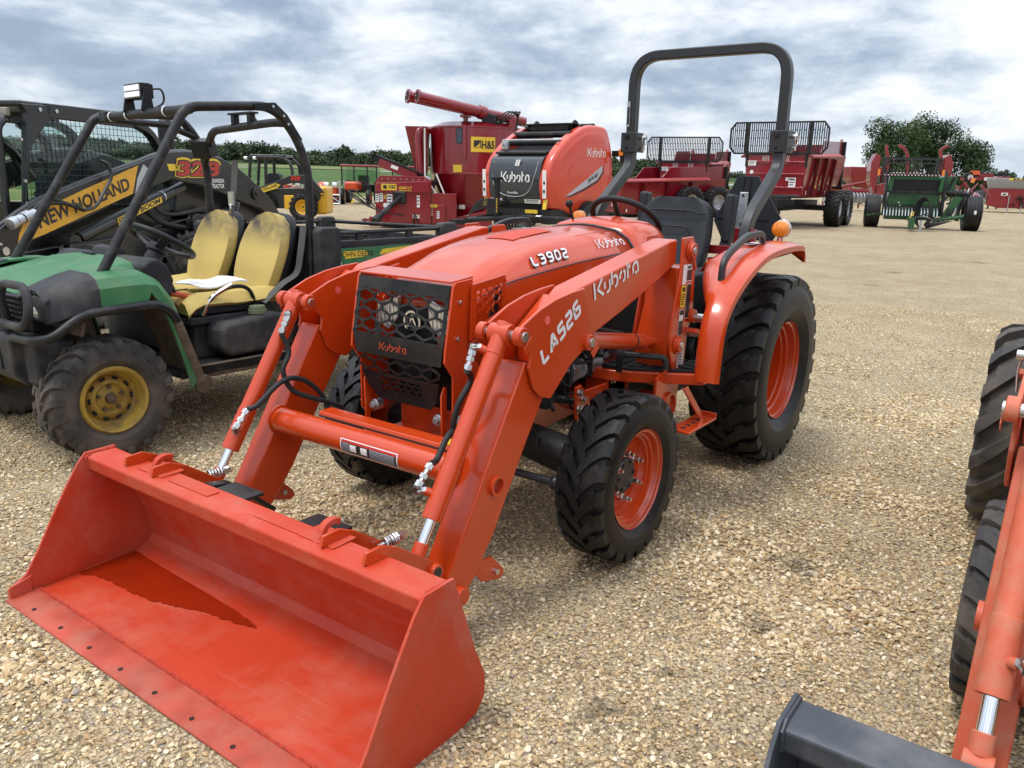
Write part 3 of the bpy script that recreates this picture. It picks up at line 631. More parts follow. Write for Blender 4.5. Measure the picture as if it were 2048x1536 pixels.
def build_tractor(root):
    def B(name, mt, par=root, mb=None, bev=.004, **k): return mb.build(name, mt, par, bev=bev, **k)
    # --- wheels
    for s in (1, -1):
        wheel_parts(root, (0, s*.61, .502), .507, .38, .252, s, 'r14', 25, .022, 'tyre', 'orange', -.10, 8)
        wheel_parts(root, (1.575, s*.642, .338), .338, .216, .190, s, 'r14', 22, .018, 'tyre', 'orange', .002, 6)
    # raised sidewall lettering
    for a0, t, wy, R_, c in ((-128, 'GOODYEAR', .802, .355, (0, .505)), (35, 'GOODYEAR', .802, .355, (0, .505)), (62, 'R14T', .752, .255, (1.60, .345))):
        for i, ch in enumerate(t):
            a = rad(a0-i*(8.2 if R_ > .3 else 8.5)); p = V(c[0]-R_*math.cos(a), wy-.008, c[1]+R_*math.sin(a))
            font(ch, .042 if R_ > .3 else .026, plane(p, V(-math.sin(a), 0, -math.cos(a)), (0, 1, 0)), 'rops', root, .02, name='tyre_lettering')
    # --- front axle, steering rod
    mb = MB()
    mb.tube([(1.60, -.48, .36), (1.60, -.2, .40), (1.60, .2, .40), (1.60, .48, .36)], [.085, .075, .075, .085], 14)
    for s in (1, -1): mb.cyl((1.60, s*.44, .36), (1.60, s*.56, .345), .10, 16, r1=.075); mb.cyl((1.60, s*.47, .22), (1.60, s*.47, .5), .05, 12)
    B('front_axle', 'black', mb=mb)
    mb = MB(); mb.cyl((1.78, -.47, .32), (1.78, .47, .32), .016, 10)
    for s in (1, -1): mb.sph((1.78, s*.47, .32), .03); mb.box((1.70, s*.5, .32), (.2, .03, .03))
    B('tie_rod', 'rops', mb=mb)
    mb = MB(); mb.cyl((0, -.5, .505), (0, .5, .505), .11, 18); mb.box((.05, 0, .52), (.5, .46, .42)); mb.box((.6, 0, .5), (.9, .30, .26)); B('transmission', 'dark', mb=mb, bev=.02)
    # --- engine
    mb = MB(); mb.box((1.50, 0, .73), (.66, .34, .36)); mb.box((1.5, .0, .52), (.7, .26, .12)); mb.box((1.48, 0, .96), (.6, .26, .12)); B('engine_block', 'dark', mb=mb, bev=.015)
    mb = MB(); mb.cyl((1.14, .255, .655), (1.30, .255, .665), .048, 18); mb.cyl((1.30, .255, .665), (1.36, .25, .667), .03, 14); B('starter_motor', 'galv', mb=mb)
    mb = MB(); mb.cyl((1.62, .22, .60), (1.62, .32, .60), .045, 18); mb.cyl((1.62, .22, .60), (1.62, .23, .60), .055, 18); B('oil_filter', 'black', mb=mb)
    mb = MB(); mb.box((1.27, .18, .84), (.05, .26, .44)); mb.box((1.0, .20, .88), (.5, .2, .34)); B('fuel_tank', 'blackm', mb=mb, bev=.02)
    for q in range(16):
        r = random.Random(q); x0 = r.uniform(1.15, 1.8); z0 = r.uniform(.50, .9)
        p = [(x0+r.uniform(-.12, .12), .20+.1*math.sin(i*1.3+q)+r.uniform(0, .05), z0+r.uniform(-.12, .12)) for i in range(4)]
        mb = MB(); mb.tube(smooth_path(p, 5), r.choice((.006, .009, .013, .018)), 7); B('engine_hose', 'hose' if q % 3 else 'rops', mb=mb, bev=0)
    for q in range(12):
        r = random.Random(q+90); mb = MB(); c = (r.uniform(1.2, 1.8), .18+r.uniform(0, .07), r.uniform(.5, .9)); sz = [r.uniform(.03, .09) for _ in range(3)]
        if q % 2: mb.box(c, sz, (r.random(), r.random(), r.random()))
        else: mb.cyl(c, (c[0]+r.uniform(-.06, .06), c[1]+.05, c[2]), sz[0]*.5, 12)
        B('engine_fitting', ('dark', 'rops', 'dark', 'galv')[q % 4], mb=mb, bev=.004)
    mb = MB(); pts = [(1.80+.028*math.cos(a), .30, .72+.028*math.sin(a)) for a in (2*math.pi*k/20 for k in range(20))]; mb.tube(pts, .0035, 6, closed=True); B('dipstick_ring', 'white', mb=mb, bev=0)
    mb = MB(); mb.tube(smooth_path([(1.74, .27, .62), (1.76, .32, .54), (1.72, .33, .47)], 6), .006, 6); mb.box((1.715, .335, .445), (.022, .018, .045)); B('block_heater_plug', 'hose', mb=mb, bev=.002)
    mb = MB(); mb.box((1.88, 0, .80), (.10, .40, .46)); B('radiator', 'dark', mb=mb)
    for k in range(22):
        mb = MB() if k == 0 else mb; mb.box((1.935, 0, .60+k*.019), (.006, .38, .006))
    B('radiator_screen', 'blackm', mb=mb, bev=0)
    for s in (1, -1): mb = MB(); mb.box((1.80, s*.225, .80), (.26, .012, .44)); B('engine_side_screen', 'blackm', mb=mb)
    # --- hood: lofted skin
    S = [(2.070, .12, .985, .97, .17, .90, .84), (2.055, .145, 1.035, 1.02, .195, .955, .82), (2.02, .160, 1.082, 1.072, .215, 1.015, .80), (1.96, .168, 1.112, 1.104, .232, 1.055, .80), (1.90, .172, 1.142, 1.130, .245, 1.082, .80), (1.78, .180, 1.186, 1.172, .258, 1.103, .82),
         (1.66, .186, 1.213, 1.198, .266, 1.117, .84), (1.52, .190, 1.236, 1.219, .272, 1.130, .86), (1.36, .192, 1.250, 1.232, .276, 1.142, .88), (1.22, .192, 1.258, 1.240, .279, 1.150, .89), (1.05, .190, 1.262, 1.240, .281, 1.156, .90), (.885, .188, 1.262, 1.236, .282, 1.160, .90)]
    def sect(x, yc, zc, zk, ws, zs, zb):
        half = [(ws+.004, zb), (ws+.010, zb+(zs-zb)*.55), (ws, zs-.012), (ws-.004, zs), (ws-.012, zs+.010), (ws-(ws-yc)*.45, zs+(zk-zs)*.62), (yc+.012, zk-.008), (yc-.012, zk+.004), (yc*.6, zk+(zc-zk)*.55), (yc*.3, zc-.003)]
        return [(x, y, z) for y, z in half]+[(x, 0, zc)]+[(x, -y, z) for y, z in half[::-1]]
    mb = MB(); mb.loft([sect(*q) for q in S], closed=False, caps=False); mb.add(sect(*S[0]), [tuple(range(21))])
    h = B('hood', 'orange', mb=mb, bev=0, smooth=50)
    so = h.modifiers.new('thickness', 'SOLIDIFY'); so.thickness = .006
    mb = MB(); zc_ = lambda x: next(q[2]+(r_[2]-q[2])*(x-q[0])/(r_[0]-q[0]) for q, r_ in zip(S, S[1:]) if r_[0] <= x <= q[0]); mb.sheet([[(x, y, zc_(x)+.0025-abs(y)*.045) for y in (-.075, -.0375, .0, .0375, .075)] for x in (1.56, 1.5, 1.44, 1.38, 1.32, 1.26)]); B('hood_patch', mat('matt_orange_decal', (.50, .045, .012), .6), h, mb=mb, bev=0)
    for s in (1, -1):   # groove between hood top and side panel
        mb = MB(); mb.tube([(x, s*(ws+.001), zs-.004) for x, yc, zc, zk, ws, zs, zb in S[3:]], .0028, 5); B('hood_seam', 'decalb', h, mb=mb, bev=0)
        mb = MB(); mb.prism([(1.96, .92), (1.905, 1.055), (1.865, 1.065), (1.90, .92)], 'y', s*.243, s*.253); B('side_vent', 'blackm', h, mb=mb, bev=.002)
    C_ = [(.868, .190, 1.266, 1.244, .286, 1.162, .86), (.80, .195, 1.286, 1.262, .290, 1.165, .84), (.70, .20, 1.300, 1.276, .292, 1.165, .80), (.58, .20, 1.298, 1.272, .288, 1.16, .76), (.49, .195, 1.275, 1.250, .275, 1.14, .72), (.42, .18, 1.225, 1.20, .25, 1.10, .70), (.37, .16, 1.15, 1.12, .22, 1.04, .70), (.35, .15, 1.0, .98, .2, .92, .70)]
    mb = MB(); mb.loft([sect(*q) for q in C_], closed=False, caps=False); co = B('cowl', 'orange', mb=mb, bev=0, smooth=50); so = co.modifiers.new('thickness', 'SOLIDIFY'); so.thickness = .006
    mb = MB(); q = sect(.876, .188, 1.264, 1.240, .284, 1.161, .88); mb.tube(q, .0075, 6); B('cowl_gap_seal', 'decalb', mb=mb, bev=0)
    # headlights, nose grille and badge
    for s in (1, -1):
        mb = MB(); mb.prism([(s*.075, 1.035), (s*.185, 1.00), (s*.20, .93), (s*.13, .90), (s*.08, .95)], 'x', 2.065, 2.088); hl = B('headlight', 'lens', mb=mb, bev=.005)
        for k in range(5): mb = MB() if k == 0 else mb; mb.box((2.09, s*(.10+.02*k), .965), (.004, .004, .08), (0, 0, 0))
        B('reflector_rib', 'chrome', hl, mb=mb, bev=0)
    mb = MB(); mb.prism([(-.09, 1.0), (.09, 1.0), (.11, .88), (.08, .70), (-.08, .70), (-.11, .88)], 'x', 2.062, 2.080); B('nose_grille', 'blackm', mb=mb)
    for k in range(9): mb = MB() if k == 0 else mb; mb.box((2.083, 0, .72+k*.025), (.006, .16, .006))
    B('grille_slat', 'black', mb=mb, bev=0)
    mb = MB(); mb.lathe([(.043, 0), (.043, .006), (.035, .006), (.035, 0)], (2.086, 0, .945), (1, 0, 0), 28); mb.add([(2.092, -.026, .926), (2.092, .026, .926), (2.092, 0, .976)], [(0, 1, 2)])
    mb.lathe([(.001, 0), (.035, 0), (.035, .002)], (2.086, 0, .945), (1, 0, 0), 28, mi=1); mb.add([(2.0935, -.012, .933), (2.0935, .012, .933), (2.0935, 0, .955)], [(0, 1, 2)], 1)
    mb.build('badge', ['chrome', 'decalb'], root, smooth=30)
    # --- brush guard
    g = empty('brush_guard', (0, 0, 0)); g.parent = root
    side = [(2.025, 1.125), (2.12, 1.118), (2.135, 1.105), (2.178, .875), (2.182, .835), (2.135, .775), (2.135, .58), (2.105, .545), (2.00, .545), (1.98, .58), (1.985, .80), (2.06, .87)]
    for s in (1, -1):
        mb = MB(); mb.prism(side, 'y', s*.232, s*.242); B('guard_side_plate', 'orange', g, mb=mb, bev=.003)
        mb = MB(); mb.prism([(2.14, .735), (2.155, .70), (2.15, .50), (2.06, .47), (2.06, .5), (2.125, .53), (2.125, .73)], 'y', s*.195, s*.203); B('guard_inner_flange', 'orange', g, mb=mb, bev=.002)
        for z in (1.045, .915): mb = MB(); mb.cyl((2.10 if z > 1 else 2.115, s*.242, z), (2.10 if z > 1 else 2.115, s*.250, z), .009, 10); B('guard_bolt', 'steel', g, mb=mb, bev=.002)
        mb = MB(); mb.cyl((2.10, s*.242, .60), (2.10, s*.262, .60), .020, 6); mb.cyl((2.10, s*.242, .60), (2.10, s*.248, .60), .027, 20); B('guard_bolt', 'steel', g, mb=mb, bev=.002)
        mb = MB(); mb.cyl((2.06, s*.242, .72), (2.06, s*.25, .72), .008, 10); B('guard_bolt', 'steel', g, mb=mb, bev=.001)
        # perforated side wing: rim and lattice
        out = [(2.05, 1.105), (1.875, 1.128), (1.858, 1.118), (1.862, .985), (1.90, .955), (2.06, .905)]
        win = [(2.03, 1.08), (1.885, 1.10), (1.885, 1.0), (2.03, .945)]
        mb = MB(); y = s*.262; L0 = [(out[0]), (out[1]), (out[2]), (out[3]), (out[4]), (out[5])]
        ring_o = [Vector((x, y-(x-1.95)*.08*s, z)) for x, z in [out[0], out[1], out[3], out[5]]]; ring_i = [Vector((x, y-(x-1.95)*.08*s, z)) for x, z in win]
        for k in range(4):
            a, b, c, d = ring_o[k], ring_o[(k+1) % 4], ring_i[(k+1) % 4], ring_i[k]; th = V(0, s*.006, 0)
            mb.loft([[a, b, c, d], [a+th, b+th, c+th, d+th]])
        for i in range(5):
            for j in range(4):
                cx = 2.02-.033*i; cz = 1.085+.004*i-.033*j-(.0165 if i % 2 else 0)
                if cz-.02 < .945+(2.03-cx)*.37: continue
                for (ax_, az), (bx_, bz) in (((-.011, .0165), (.011, .0165)), ((.011, .0165), (.022, 0)), ((-.011, .0165), (-.022, 0))):
                    mb.rect([(cx+ax_, y-(cx-1.95)*.08*s+s*.003, cz+az), (cx+bx_, y-(cx-1.95)*.08*s+s*.003, cz+bz)], .005, .006, (0, 1, 0))
        B('perforated_wing', 'orange', g, mb=mb, bev=0)
    mb = MB(); mb.box((2.075, 0, 1.123), (.125, .464, .008), (0, rad(5), 0)); B('guard_top_plate', 'orange', g, mb=mb, bev=.003)
    # black expanded-hex front, three folded panels
    def hexpanel(p00, p10, p01, p11, cx, cy, mask=None, bw=.0085, half=False, name='hex_screen'):
        """lattice in the quad p00(left,top) p10(right,top) p01(left,bottom) p11(right,bottom)"""
        p00, p10, p01, p11 = map(Vector, (p00, p10, p01, p11)); mb = MB()
        nrm = (p10-p00).cross(p01-p00).normalized()
        def P(u, v): return p00*(1-u)*(1-v)+p10*u*(1-v)+p01*(1-u)*v+p11*u*v
        du = 1/cx; dv = 1/(cy*.667)
        for j in range(-1, int(cy)+3):
            for i in range(-1, cx+2):
                u0 = (i+(.5 if j % 2 else 0))*du; v0 = j*dv*.667
                for a, b in (((-.5, .17), (-.5, -.17)), ((-.5, -.17), (0, -.5)), ((0, -.5), (.5, -.17))):
                    A = [u0+a[0]*du, v0+a[1]*dv*1.0]; Bq = [u0+b[0]*du, v0+b[1]*dv*1.0]
                    def cl(q, o):
                        q = q[:]
                        for ax in (0, 1):
                            for lim in (0, 1):
                                if (q[ax] < 0 if lim == 0 else q[ax] > 1):
                                    if abs(o[ax]-q[ax]) < 1e-9: return None
                                    t = (lim-q[ax])/(o[ax]-q[ax])
                                    if not 0 <= t <= 1: return None
                                    q = [q[0]+(o[0]-q[0])*t, q[1]+(o[1]-q[1])*t]
                        return q
                    A2 = cl(A, Bq); B2 = cl(Bq, A)
                    if A2 is None or B2 is None: continue
                    if mask and not mask((A2[0]+B2[0])/2, (A2[1]+B2[1])/2): continue
                    if abs(A2[0]-B2[0])+abs(A2[1]-B2[1]) < 1e-3: continue
                    mb.rect([P(*A2), P(*B2)], bw, .005, nrm)
        return B(name, 'black', g, mb=mb, bev=0)
    xt, xm = 2.137, 2.182
    def fx(z): return xt+(xm-xt)*(1.105-z)/(1.105-.87)
    hexpanel((fx(1.07), -.228, 1.07), (fx(1.07), .228, 1.07), (fx(.895), -.226, .895), (fx(.895), .226, .895), 5, 5, bw=.0090)
    mb = MB(); mb.loft([[(fx(1.106), -.23, 1.106), (fx(1.106), .23, 1.106), (fx(1.06), .228, 1.06), (fx(1.06), -.228, 1.06)], [(fx(1.106)-.004, -.23, 1.106), (fx(1.106)-.004, .23, 1.106), (fx(1.06)-.004, .228, 1.06), (fx(1.06)-.004, -.228, 1.06)]]); B('screen_top_band', 'black', g, mb=mb, bev=.001)
    def band(name, q, mt='black', th=.004):
        q = [Vector(p) for p in q]; n_ = (q[1]-q[0]).cross(q[3]-q[0]).normalized()*th; mb = MB(); mb.loft([q, [p+n_ for p in q]]); return B(name, mt, g, mb=mb, bev=.001)
    zc = .897
    for y0, y1 in ((-.23, -.212), (.212, .23)): band('screen_edge', [(fx(1.06), y0, 1.06), (fx(1.06), y1, 1.06), (fx(.89), y1, .89), (fx(.89), y0, .89)])
    band('name_band', [(fx(zc), -.228, zc), (fx(zc), .228, zc), (2.176, .216, .815), (2.176, -.216, .815)])
    hexpanel((2.177, -.214, .815), (2.177, .214, .815), (2.168, -.198, .745), (2.168, .198, .745), 5, 2)
    band('lower_band', [(2.168, -.20, .748), (2.168, .20, .748), (2.16, .19, .728), (2.16, -.19, .728)])
    hexpanel((2.16, -.10, .728), (2.16, .10, .728), (2.145, -.10, .668), (2.145, .10, .668), 5, 3, bw=.007)
    for s in (1, -1): band('lower_wing_plate', [(2.16, s*.10, .73), (2.16, s*.192, .73), (2.145, s*.172, .675), (2.145, s*.10, .665)])
    band('lower_lip', [(2.145, -.172, .675), (2.145, .172, .675), (2.14, .135, .635), (2.14, -.135, .635)])
    sb = strokes('Kubota', .028, .18, .2, xs=1.3); put(sb, plane((fx(.862)+.0065, -.075, .845), (0, 1, 0), (1, 0, .12)), 'lettering', 'orange', g)
    # --- front frame and bumper casting
    mb = MB(); mb.prism([(2.14, .47), (2.14, .455), (1.65, .40), (1.2, .42), (1.2, .52), (1.7, .52), (1.95, .55), (1.95, .47)], 'y', -.19, -.17); mb.prism([(2.14, .47), (2.14, .455), (1.65, .40), (1.2, .42), (1.2, .52), (1.7, .52), (1.95, .55), (1.95, .47)], 'y', .17, .19)
    mb.box((2.05, 0, .475), (.22, .38, .02)); mb.box((1.95, 0, .52), (.02, .38, .12)); mb.box((2.16, 0, .47), (.02, .40, .06)); B('front_frame', 'orange', mb=mb, bev=.004)
    for s in (1, -1):
        mb = MB(); mb.cyl((2.10, s*.165, .60), (2.135, s*.165, .60), .022, 14); mb.cyl((2.135, s*.165, .60), (2.15, s*.165, .60), .014, 6); B('frame_bolt', 'galv', mb=mb, bev=.002)
    mb = MB(); mb.prism([(1.47, .625), (1.43, .63), (1.398, .60), (1.222, .595), (1.115, .635), (1.04, .60), (1.04, .53), (1.214, .518), (1.301, .482), (1.387, .455), (1.46, .48)], 'y', .345, .36); mb.box((1.1, .30, .57), (.2, .12, .09)); lb = B('loader_bracket', 'orange', mb=mb)
    for x, z in ((1.45, .601), (1.419, .568), (1.451, .529), (1.416, .525), (1.171, .603), (1.116, .604)): mb = MB(); mb.cyl((x, .36, z), (x, .378, z), .013, 6); mb.cyl((x, .36, z), (x, .364, z), .017, 14); B('bracket_bolt', 'steel', lb, mb=mb, bev=.001)
    mb = MB(); mb.prism([(1.47, .625), (1.2, .6), (1.04, .60), (1.04, .50), (1.387, .455), (1.46, .48)], 'y', -.345, -.36); B('loader_bracket', 'orange', mb=mb)
    mb = MB(); mb.cyl((1.10, -.5, .505), (1.10, .5, .505), .045, 18); B('cross_tube', 'orange', mb=mb)
    # --- loader arms
    for s in (1, -1):
        a, b = s*.462, s*.568
        arm = empty('loader_arm'); arm.parent = root
        mb = MB(); mb.prism([(1.03, 1.236), (1.09, 1.232), (1.83, 1.100), (1.90, 1.06), (1.90, .93), (1.757, .905), (1.502, .976), (1.217, 1.064), (1.03, 1.132)], 'y', a, b); B('upper_boom', 'orange', arm, mb=mb, bev=.008)
        mb = MB(); mb.prism([(2.150, .885), (2.537, .264), (2.545, .20), (2.52, .155), (2.47, .15), (2.405, .205), (2.309, .32), (2.124, .609), (1.99, .80), (2.06, .86)], 'y', a, b); B('lower_boom', 'orange', arm, mb=mb, bev=.008)
        kn = [(1.815, 1.103), (1.90, 1.097), (2.0, 1.083), (2.098, 1.058), (2.16, 1.032), (2.205, 1.012), (2.232, .99), (2.228, .964), (2.205, .952), (2.165, .938), (2.146, .915), (2.148, .885), (2.155, .868), (2.12, .79), (2.075, .753), (2.018, .736), (1.955, .785), (1.892, .836), (1.801, .878), (1.757, .915)]
        for y0, y1 in ((s*.575, s*.587), (s*.443, s*.455)):
            mb = MB(); mb.prism(kn, 'y', y0, y1); B('knee_plate', 'orange', arm, mb=mb, bev=.004)
        mb = MB(); mb.prism([(1.9, 1.08), (2.06, .98), (2.05, .86), (1.9, .9)], 'y', a, b); B('knee_web', 'orange', arm, mb=mb)
        for x, z in ((2.213, .985), (1.786, .902)):
            for yy in (.575, .425): mb = MB(); mb.cyl((x, s*yy, z), (x, s*(yy+.030), z), .031, 22); B('pin_boss', 'orange', arm, mb=mb, bev=.004)
            mb = MB(); mb.cyl((x, s*.418, z), (x, s*.612, z), .017, 18); B('pin', 'steel', arm, mb=mb, bev=.002)
            mb = MB(); mb.box((x-.045*.5, s*.609, z-.03), (.055, .004, .03), (0, rad(40), 0)); B('pin_keeper', 'orange', arm, mb=mb, bev=.002)
        for y in (s*.5885, s*.4415):
            mb = MB(); mb.cyl((2.057, y-.0012, 1.018), (2.057, y+.0012, 1.018), .015, 18); B('plug', mat('pale_red_plug', (.80, .12, .10), .4), arm, mb=mb, bev=0)
        mb = MB(); mb.lathe([(.036, s*.565), (.036, s*.582), (.026, s*.582), (.026, s*.50)], (2.303, 0, .496), (0, 1, 0), 28); mb.cyl((2.303, s*.569, .496), (2.303, s*.570, .496), .026, 20, mi=1); mb.build('boom_hole_ring', ['orange', mat('deep_hole_orange', (.30, .02, .006), .5)], arm)
        # latch bracket behind boom
        mb = MB(); mb.prism([(2.36, .245), (2.31, .24), (2.245, .175), (2.235, .15), (2.26, .135), (2.36, .165), (2.40, .21)], 'y', s*.55, s*.562); mb.prism([(2.395, .22), (2.34, .28), (2.30, .36), (2.28, .34), (2.33, .24)], 'y', s*.50, s*.52); B('parking_latch', 'orange', arm, mb=mb)
        mb = MB(); mb.cyl((2.29, s*.545, .178), (2.29, s*.575, .178), .011, 12); B('latch_pin', 'steel', arm, mb=mb, bev=.001)
        # bucket cylinder
        top = V(2.213, s*.515, .985); d = (V(2.64, s*.515, .325)-top).normalized()
        cyl = empty('bucket_cylinder'); cyl.parent = arm
        mb = MB(); mb.cyl(top-d*.035, top+d*.64, .031, 24); mb.cyl(top+d*.07, top+d*.078, .033, 24); mb.cyl(top+d*.47, top+d*.64, .0335, 24); mb.cyl(top+V(0, -s*.04, 0), top+V(0, s*.04, 0), .034, 20)
        for t in (.075, .565): mb.cyl(top+d*t, top+d*t+V(.03, 0, .022)+V(0, -s*.035, 0), .014, 12)
        B('cylinder_barrel', 'orange', cyl, mb=mb, bev=.002)
        mb = MB(); mb.cyl(top+d*.6, top+d*.755, .0165, 18); B('cylinder_rod', 'chrome', cyl, mb=mb, bev=0)
        mb = MB(); mb.cyl(top+d*.715, top+d*.765, .024, 18); mb.cyl(top+d*.785-V(0, .03, 0), top+d*.785+V(0, .03, 0), .03, 18); B('rod_eye', 'orange', cyl, mb=mb, bev=.003)
        p1 = top+d*.075+V(.032, -s*.04, .024); p2 = top+d*.565+V(.032, -s*.04, .024)
        f1 = p1+d*.085+V(.0, -s*.008, 0); f2 = p2-d*.085+V(0, -s*.008, 0)
        fitting(cyl, [p1, p1+V(.012, -s*.01, .0), p1+V(.014, -s*.012, -.01), f1]); fitting(cyl, [p2, p2+V(.012, -s*.01, 0), p2+V(.014, -s*.012, .01), f2])
        if s > 0:
            hz = [[f1, (2.285, .445, .83), (2.335, .438, .765), (2.345, .42, .68), (2.30, .40, .62), (2.25, .36, .58)], [f2, (2.455, .445, .60), (2.40, .435, .65), (2.345, .42, .665), (2.29, .39, .64), (2.23, .33, .58)]]
        else:
            hz = [[f1, (2.315, -.447, .80), (2.350, -.443, .73), (2.32, -.43, .65), (2.24, -.40, .605), (2.17, -.385, .575), (2.11, -.37, .535), (2.17, -.34, .50)], [f2, (2.475, -.445, .62), (2.38, -.43, .69), (2.30, -.43, .695), (2.23, -.42, .655), (2.18, -.40, .58), (2.20, -.38, .52)]]
        for q in hz: mb = MB(); mb.tube(smooth_path(q, 7), .0105, 10); B('hydraulic_hose', 'hose', cyl, mb=mb, bev=0)
        # lift cylinder
        lc = empty('lift_cylinder'); lc.parent = arm; p0 = V(1.786, s*.515, .902); p1 = V(1.044, s*.515, .78); d = (p1-p0).normalized()
        mb = MB(); mb.cyl(p0-d*.02, p0+d*.60, .034, 24); mb.cyl(p0-V(0, .04, 0), p0+V(0, .04, 0), .04, 18); B('cylinder_barrel', 'orange', lc, mb=mb, bev=.003)
        mb = MB(); mb.cyl(p0+d*.485, p0+d*.497, .0348, 24); B('barrel_groove', 'decalb', lc, mb=mb, bev=0)
        mb = MB(); mb.cyl(p0+d*.58, p1, .02, 16); mb.cyl(p1-V(0, .035, 0), p1+V(0, .035, 0), .035, 16); B('rod_eye', 'orange', lc, mb=mb, bev=.003)
        mb = MB(); mb.tube(smooth_path([p0+d*.08+V(0, -s*.03, .03), p0+d*.1+V(0, -s*.06, .05), p0+d*.3+V(0, -s*.08, .04), p0+d*.6+V(0, -s*.1, .02)], 6), .01, 8); B('hydraulic_hose', 'hose', lc, mb=mb, bev=0)
        # loader post
        ps = empty('loader_post'); ps.parent = root
        mb = MB(); mb.prism([(1.005, 1.12), (1.045, 1.115), (1.06, .95), (1.105, .82), (1.108, .74), (1.05, .62), (.98, .56), (.93, .58), (.915, .9), (.93, 1.12)], 'y', s*.435, s*.588); B('post_box', 'orange', ps, mb=mb, bev=.006)
        pl = [(1.05, 1.245), (.95, 1.247), (.934, 1.233), (.915, 1.175), (.895, .90), (.94, .825), (.955, .66), (1.0, .62), (1.045, .635), (1.105, .745), (1.125, .827), (1.10, .93), (1.048, 1.13)]
        for y0, y1 in ((s*.592, s*.606), (s*.424, s*.434)):
            mb = MB(); mb.prism(pl, 'y', y0, y1); B('post_plate', 'orange', ps, mb=mb, bev=.005)
        mb = MB(); mb.prism([(1.0, .68), (1.14, .665), (1.185, .65), (1.19, .57), (1.14, .46), (1.06, .43), (.98, .46), (.955, .58)], 'y', s*.575, s*.589); B('post_foot', 'orange', ps, mb=mb, bev=.004)
        mb = MB(); mb.lathe([(.058, s*.57), (.058, s*.602), (.045, s*.602), (.045, s*.45)], (1.05, 0, .505), (0, 1, 0), 26); mb.cyl((1.05, s*.58, .505), (1.05, s*.581, .505), .045, 20, mi=1); mb.build('foot_socket', ['orange', mat('deep_hole_orange', (.3, .02, .006), .5)], ps)
        for x, z, r in ((.977, 1.188, .034), (1.044, .78, .034), (1.02, .648, .022)):
            mb = MB(); mb.cyl((x, s*.606, z), (x, s*.628, z), r, 22); mb.cyl((x, s*.606, z), (x, s*.614, z), r*1.25, 22); B('post_boss', 'orange', ps, mb=mb, bev=.003)
            mb = MB(); mb.cyl((x, s*.62, z), (x, s*.633, z), r*.48, 16); B('post_pin', 'steel', ps, mb=mb, bev=.002)
        mb = MB(); mb.box((.955, s*.618, 1.135), (.018, .012, .07), (0, rad(30), 0)); mb.cyl((.925, s*.606, .895), (.925, s*.63, .895), .03, 18); mb.prism([(.945, .845), (.86, .80), (.87, .79), (.955, .825)], 'y', s*.58, s*.66); B('latch_plate', 'orange', ps, mb=mb, bev=.003)
        mb = MB(); mb.cyl((.90, s*.62, .885), (.90, s*.68, .885), .020, 16); mb.tube([(.895, s*.66, .885), (.90, s*.668, .83), (.915, s*.66, .75)], .006, 8); B('latch_handle', 'steel', ps, mb=mb, bev=.002)
    # decals on the near post, arms and torque tube
    P = lambda x, z, y=.6075: plane((x, y, z), (-1, 0, -.04), (0, 1, 0))
    sticker(P(1.040, 1.045), .035, .085, 'white', root, lines=text_lines(0), th=.001)
    sticker(P(1.000, 1.055), .055, .075, 'white', root, lines=[(.04, .05, .92, .62), (.10, .74, .45, .16)], th=.001)
    sticker(P(1.045, .945), .045, .095, 'yellow', root, lines=text_lines(5, y1=.62)+[(.2, .72, .6, .2)], th=.001)
    sticker(P(.995, .890), .045, .155, 'white', root, lines=[(.03, .02, .94, .96)], th=.001)
    sticker(P(1.050, .82), .040, .115, 'white', root, lines=[(.04, .02, .92, .55), (.04, .8, .92, .18)], th=.001)
    sticker(P(1.035, .668), .062, .09, 'white', root, lines=text_lines(6, seed=4), th=.001)
    sb = strokes('Kubota', .066, .26, .18, round_=.06, xs=1.42); put(sb, plane((1.715, .5715, 1.047), (-1, 0, .245), (0, 1, 0)), 'lettering', 'white', root)
    sb = strokes('LA526', .050, .28, .14, slant=.16, xh=1.0, round_=.12, xs=1.15); put(sb, plane((2.070, .5885, .872), (-1, 0, .66), (0, 1, 0)), 'lettering', 'white', root)
    def hoodpt(x, t, off=.0015):
        """a matrix on the left shoulder of the hood between seam (t=0) and crest (t=1)"""
        x = min(2.06, max(.886, x))
        for q, r in zip(S, S[1:]):
            if r[0] <= x <= q[0]:
                k = (x-q[0])/(r[0]-q[0]); v = [q[i]+(r[i]-q[i])*k for i in range(7)]; dz = (r[5]-q[5])/(r[0]-q[0]); break
        a = V(x, v[4]-.012, v[5]+.010); b = V(x, v[1]+.012, v[3]-.008); p = a+(b-a)*t; nn = V(0, b.z-a.z, a.y-b.y).normalized()
        return p+nn*off, nn
    def on_hood(mb, x0, t0, name, mt):
        # wrap flat lettering onto the lofted shoulder
        out = []
        for v in mb.v:
            x = x0-v[0]; a, nn = hoodpt(x, 0); b, _ = hoodpt(x, 1); t = t0+v[1]/(b-a).length
            tt_ = min(1, max(0, t)); out.append(tuple(a+(b-a)*t+nn*(.005+.030*tt_*(1-tt_))))
        mb.v = out; return mb.build(name, mt, root, smooth=0)
    on_hood(strokes('L3902', .038, .40, .20, slant=.12, xh=1.0, round_=.3, xs=1.3), 1.662, .14, 'lettering', 'decalb')
    on_hood(strokes('L3902', .038, .24, .20, slant=.12, xh=1.0, round_=.3, xs=1.3), 1.662, .14, 'lettering', 'white').location = (0, .0016, .0016)
    on_hood(strokes('Kubota', .046, .25, .18, round_=.06, xs=1.40), 1.165, .22, 'lettering', 'silver')
    for k, t in enumerate(('JOHNSON', 'TRACTOR')): font(t, .022, plane((1.045, .2905, 1.118-.032*k), (-1, 0, .02), (0, 1, .06)), 'decalb', root, .03)
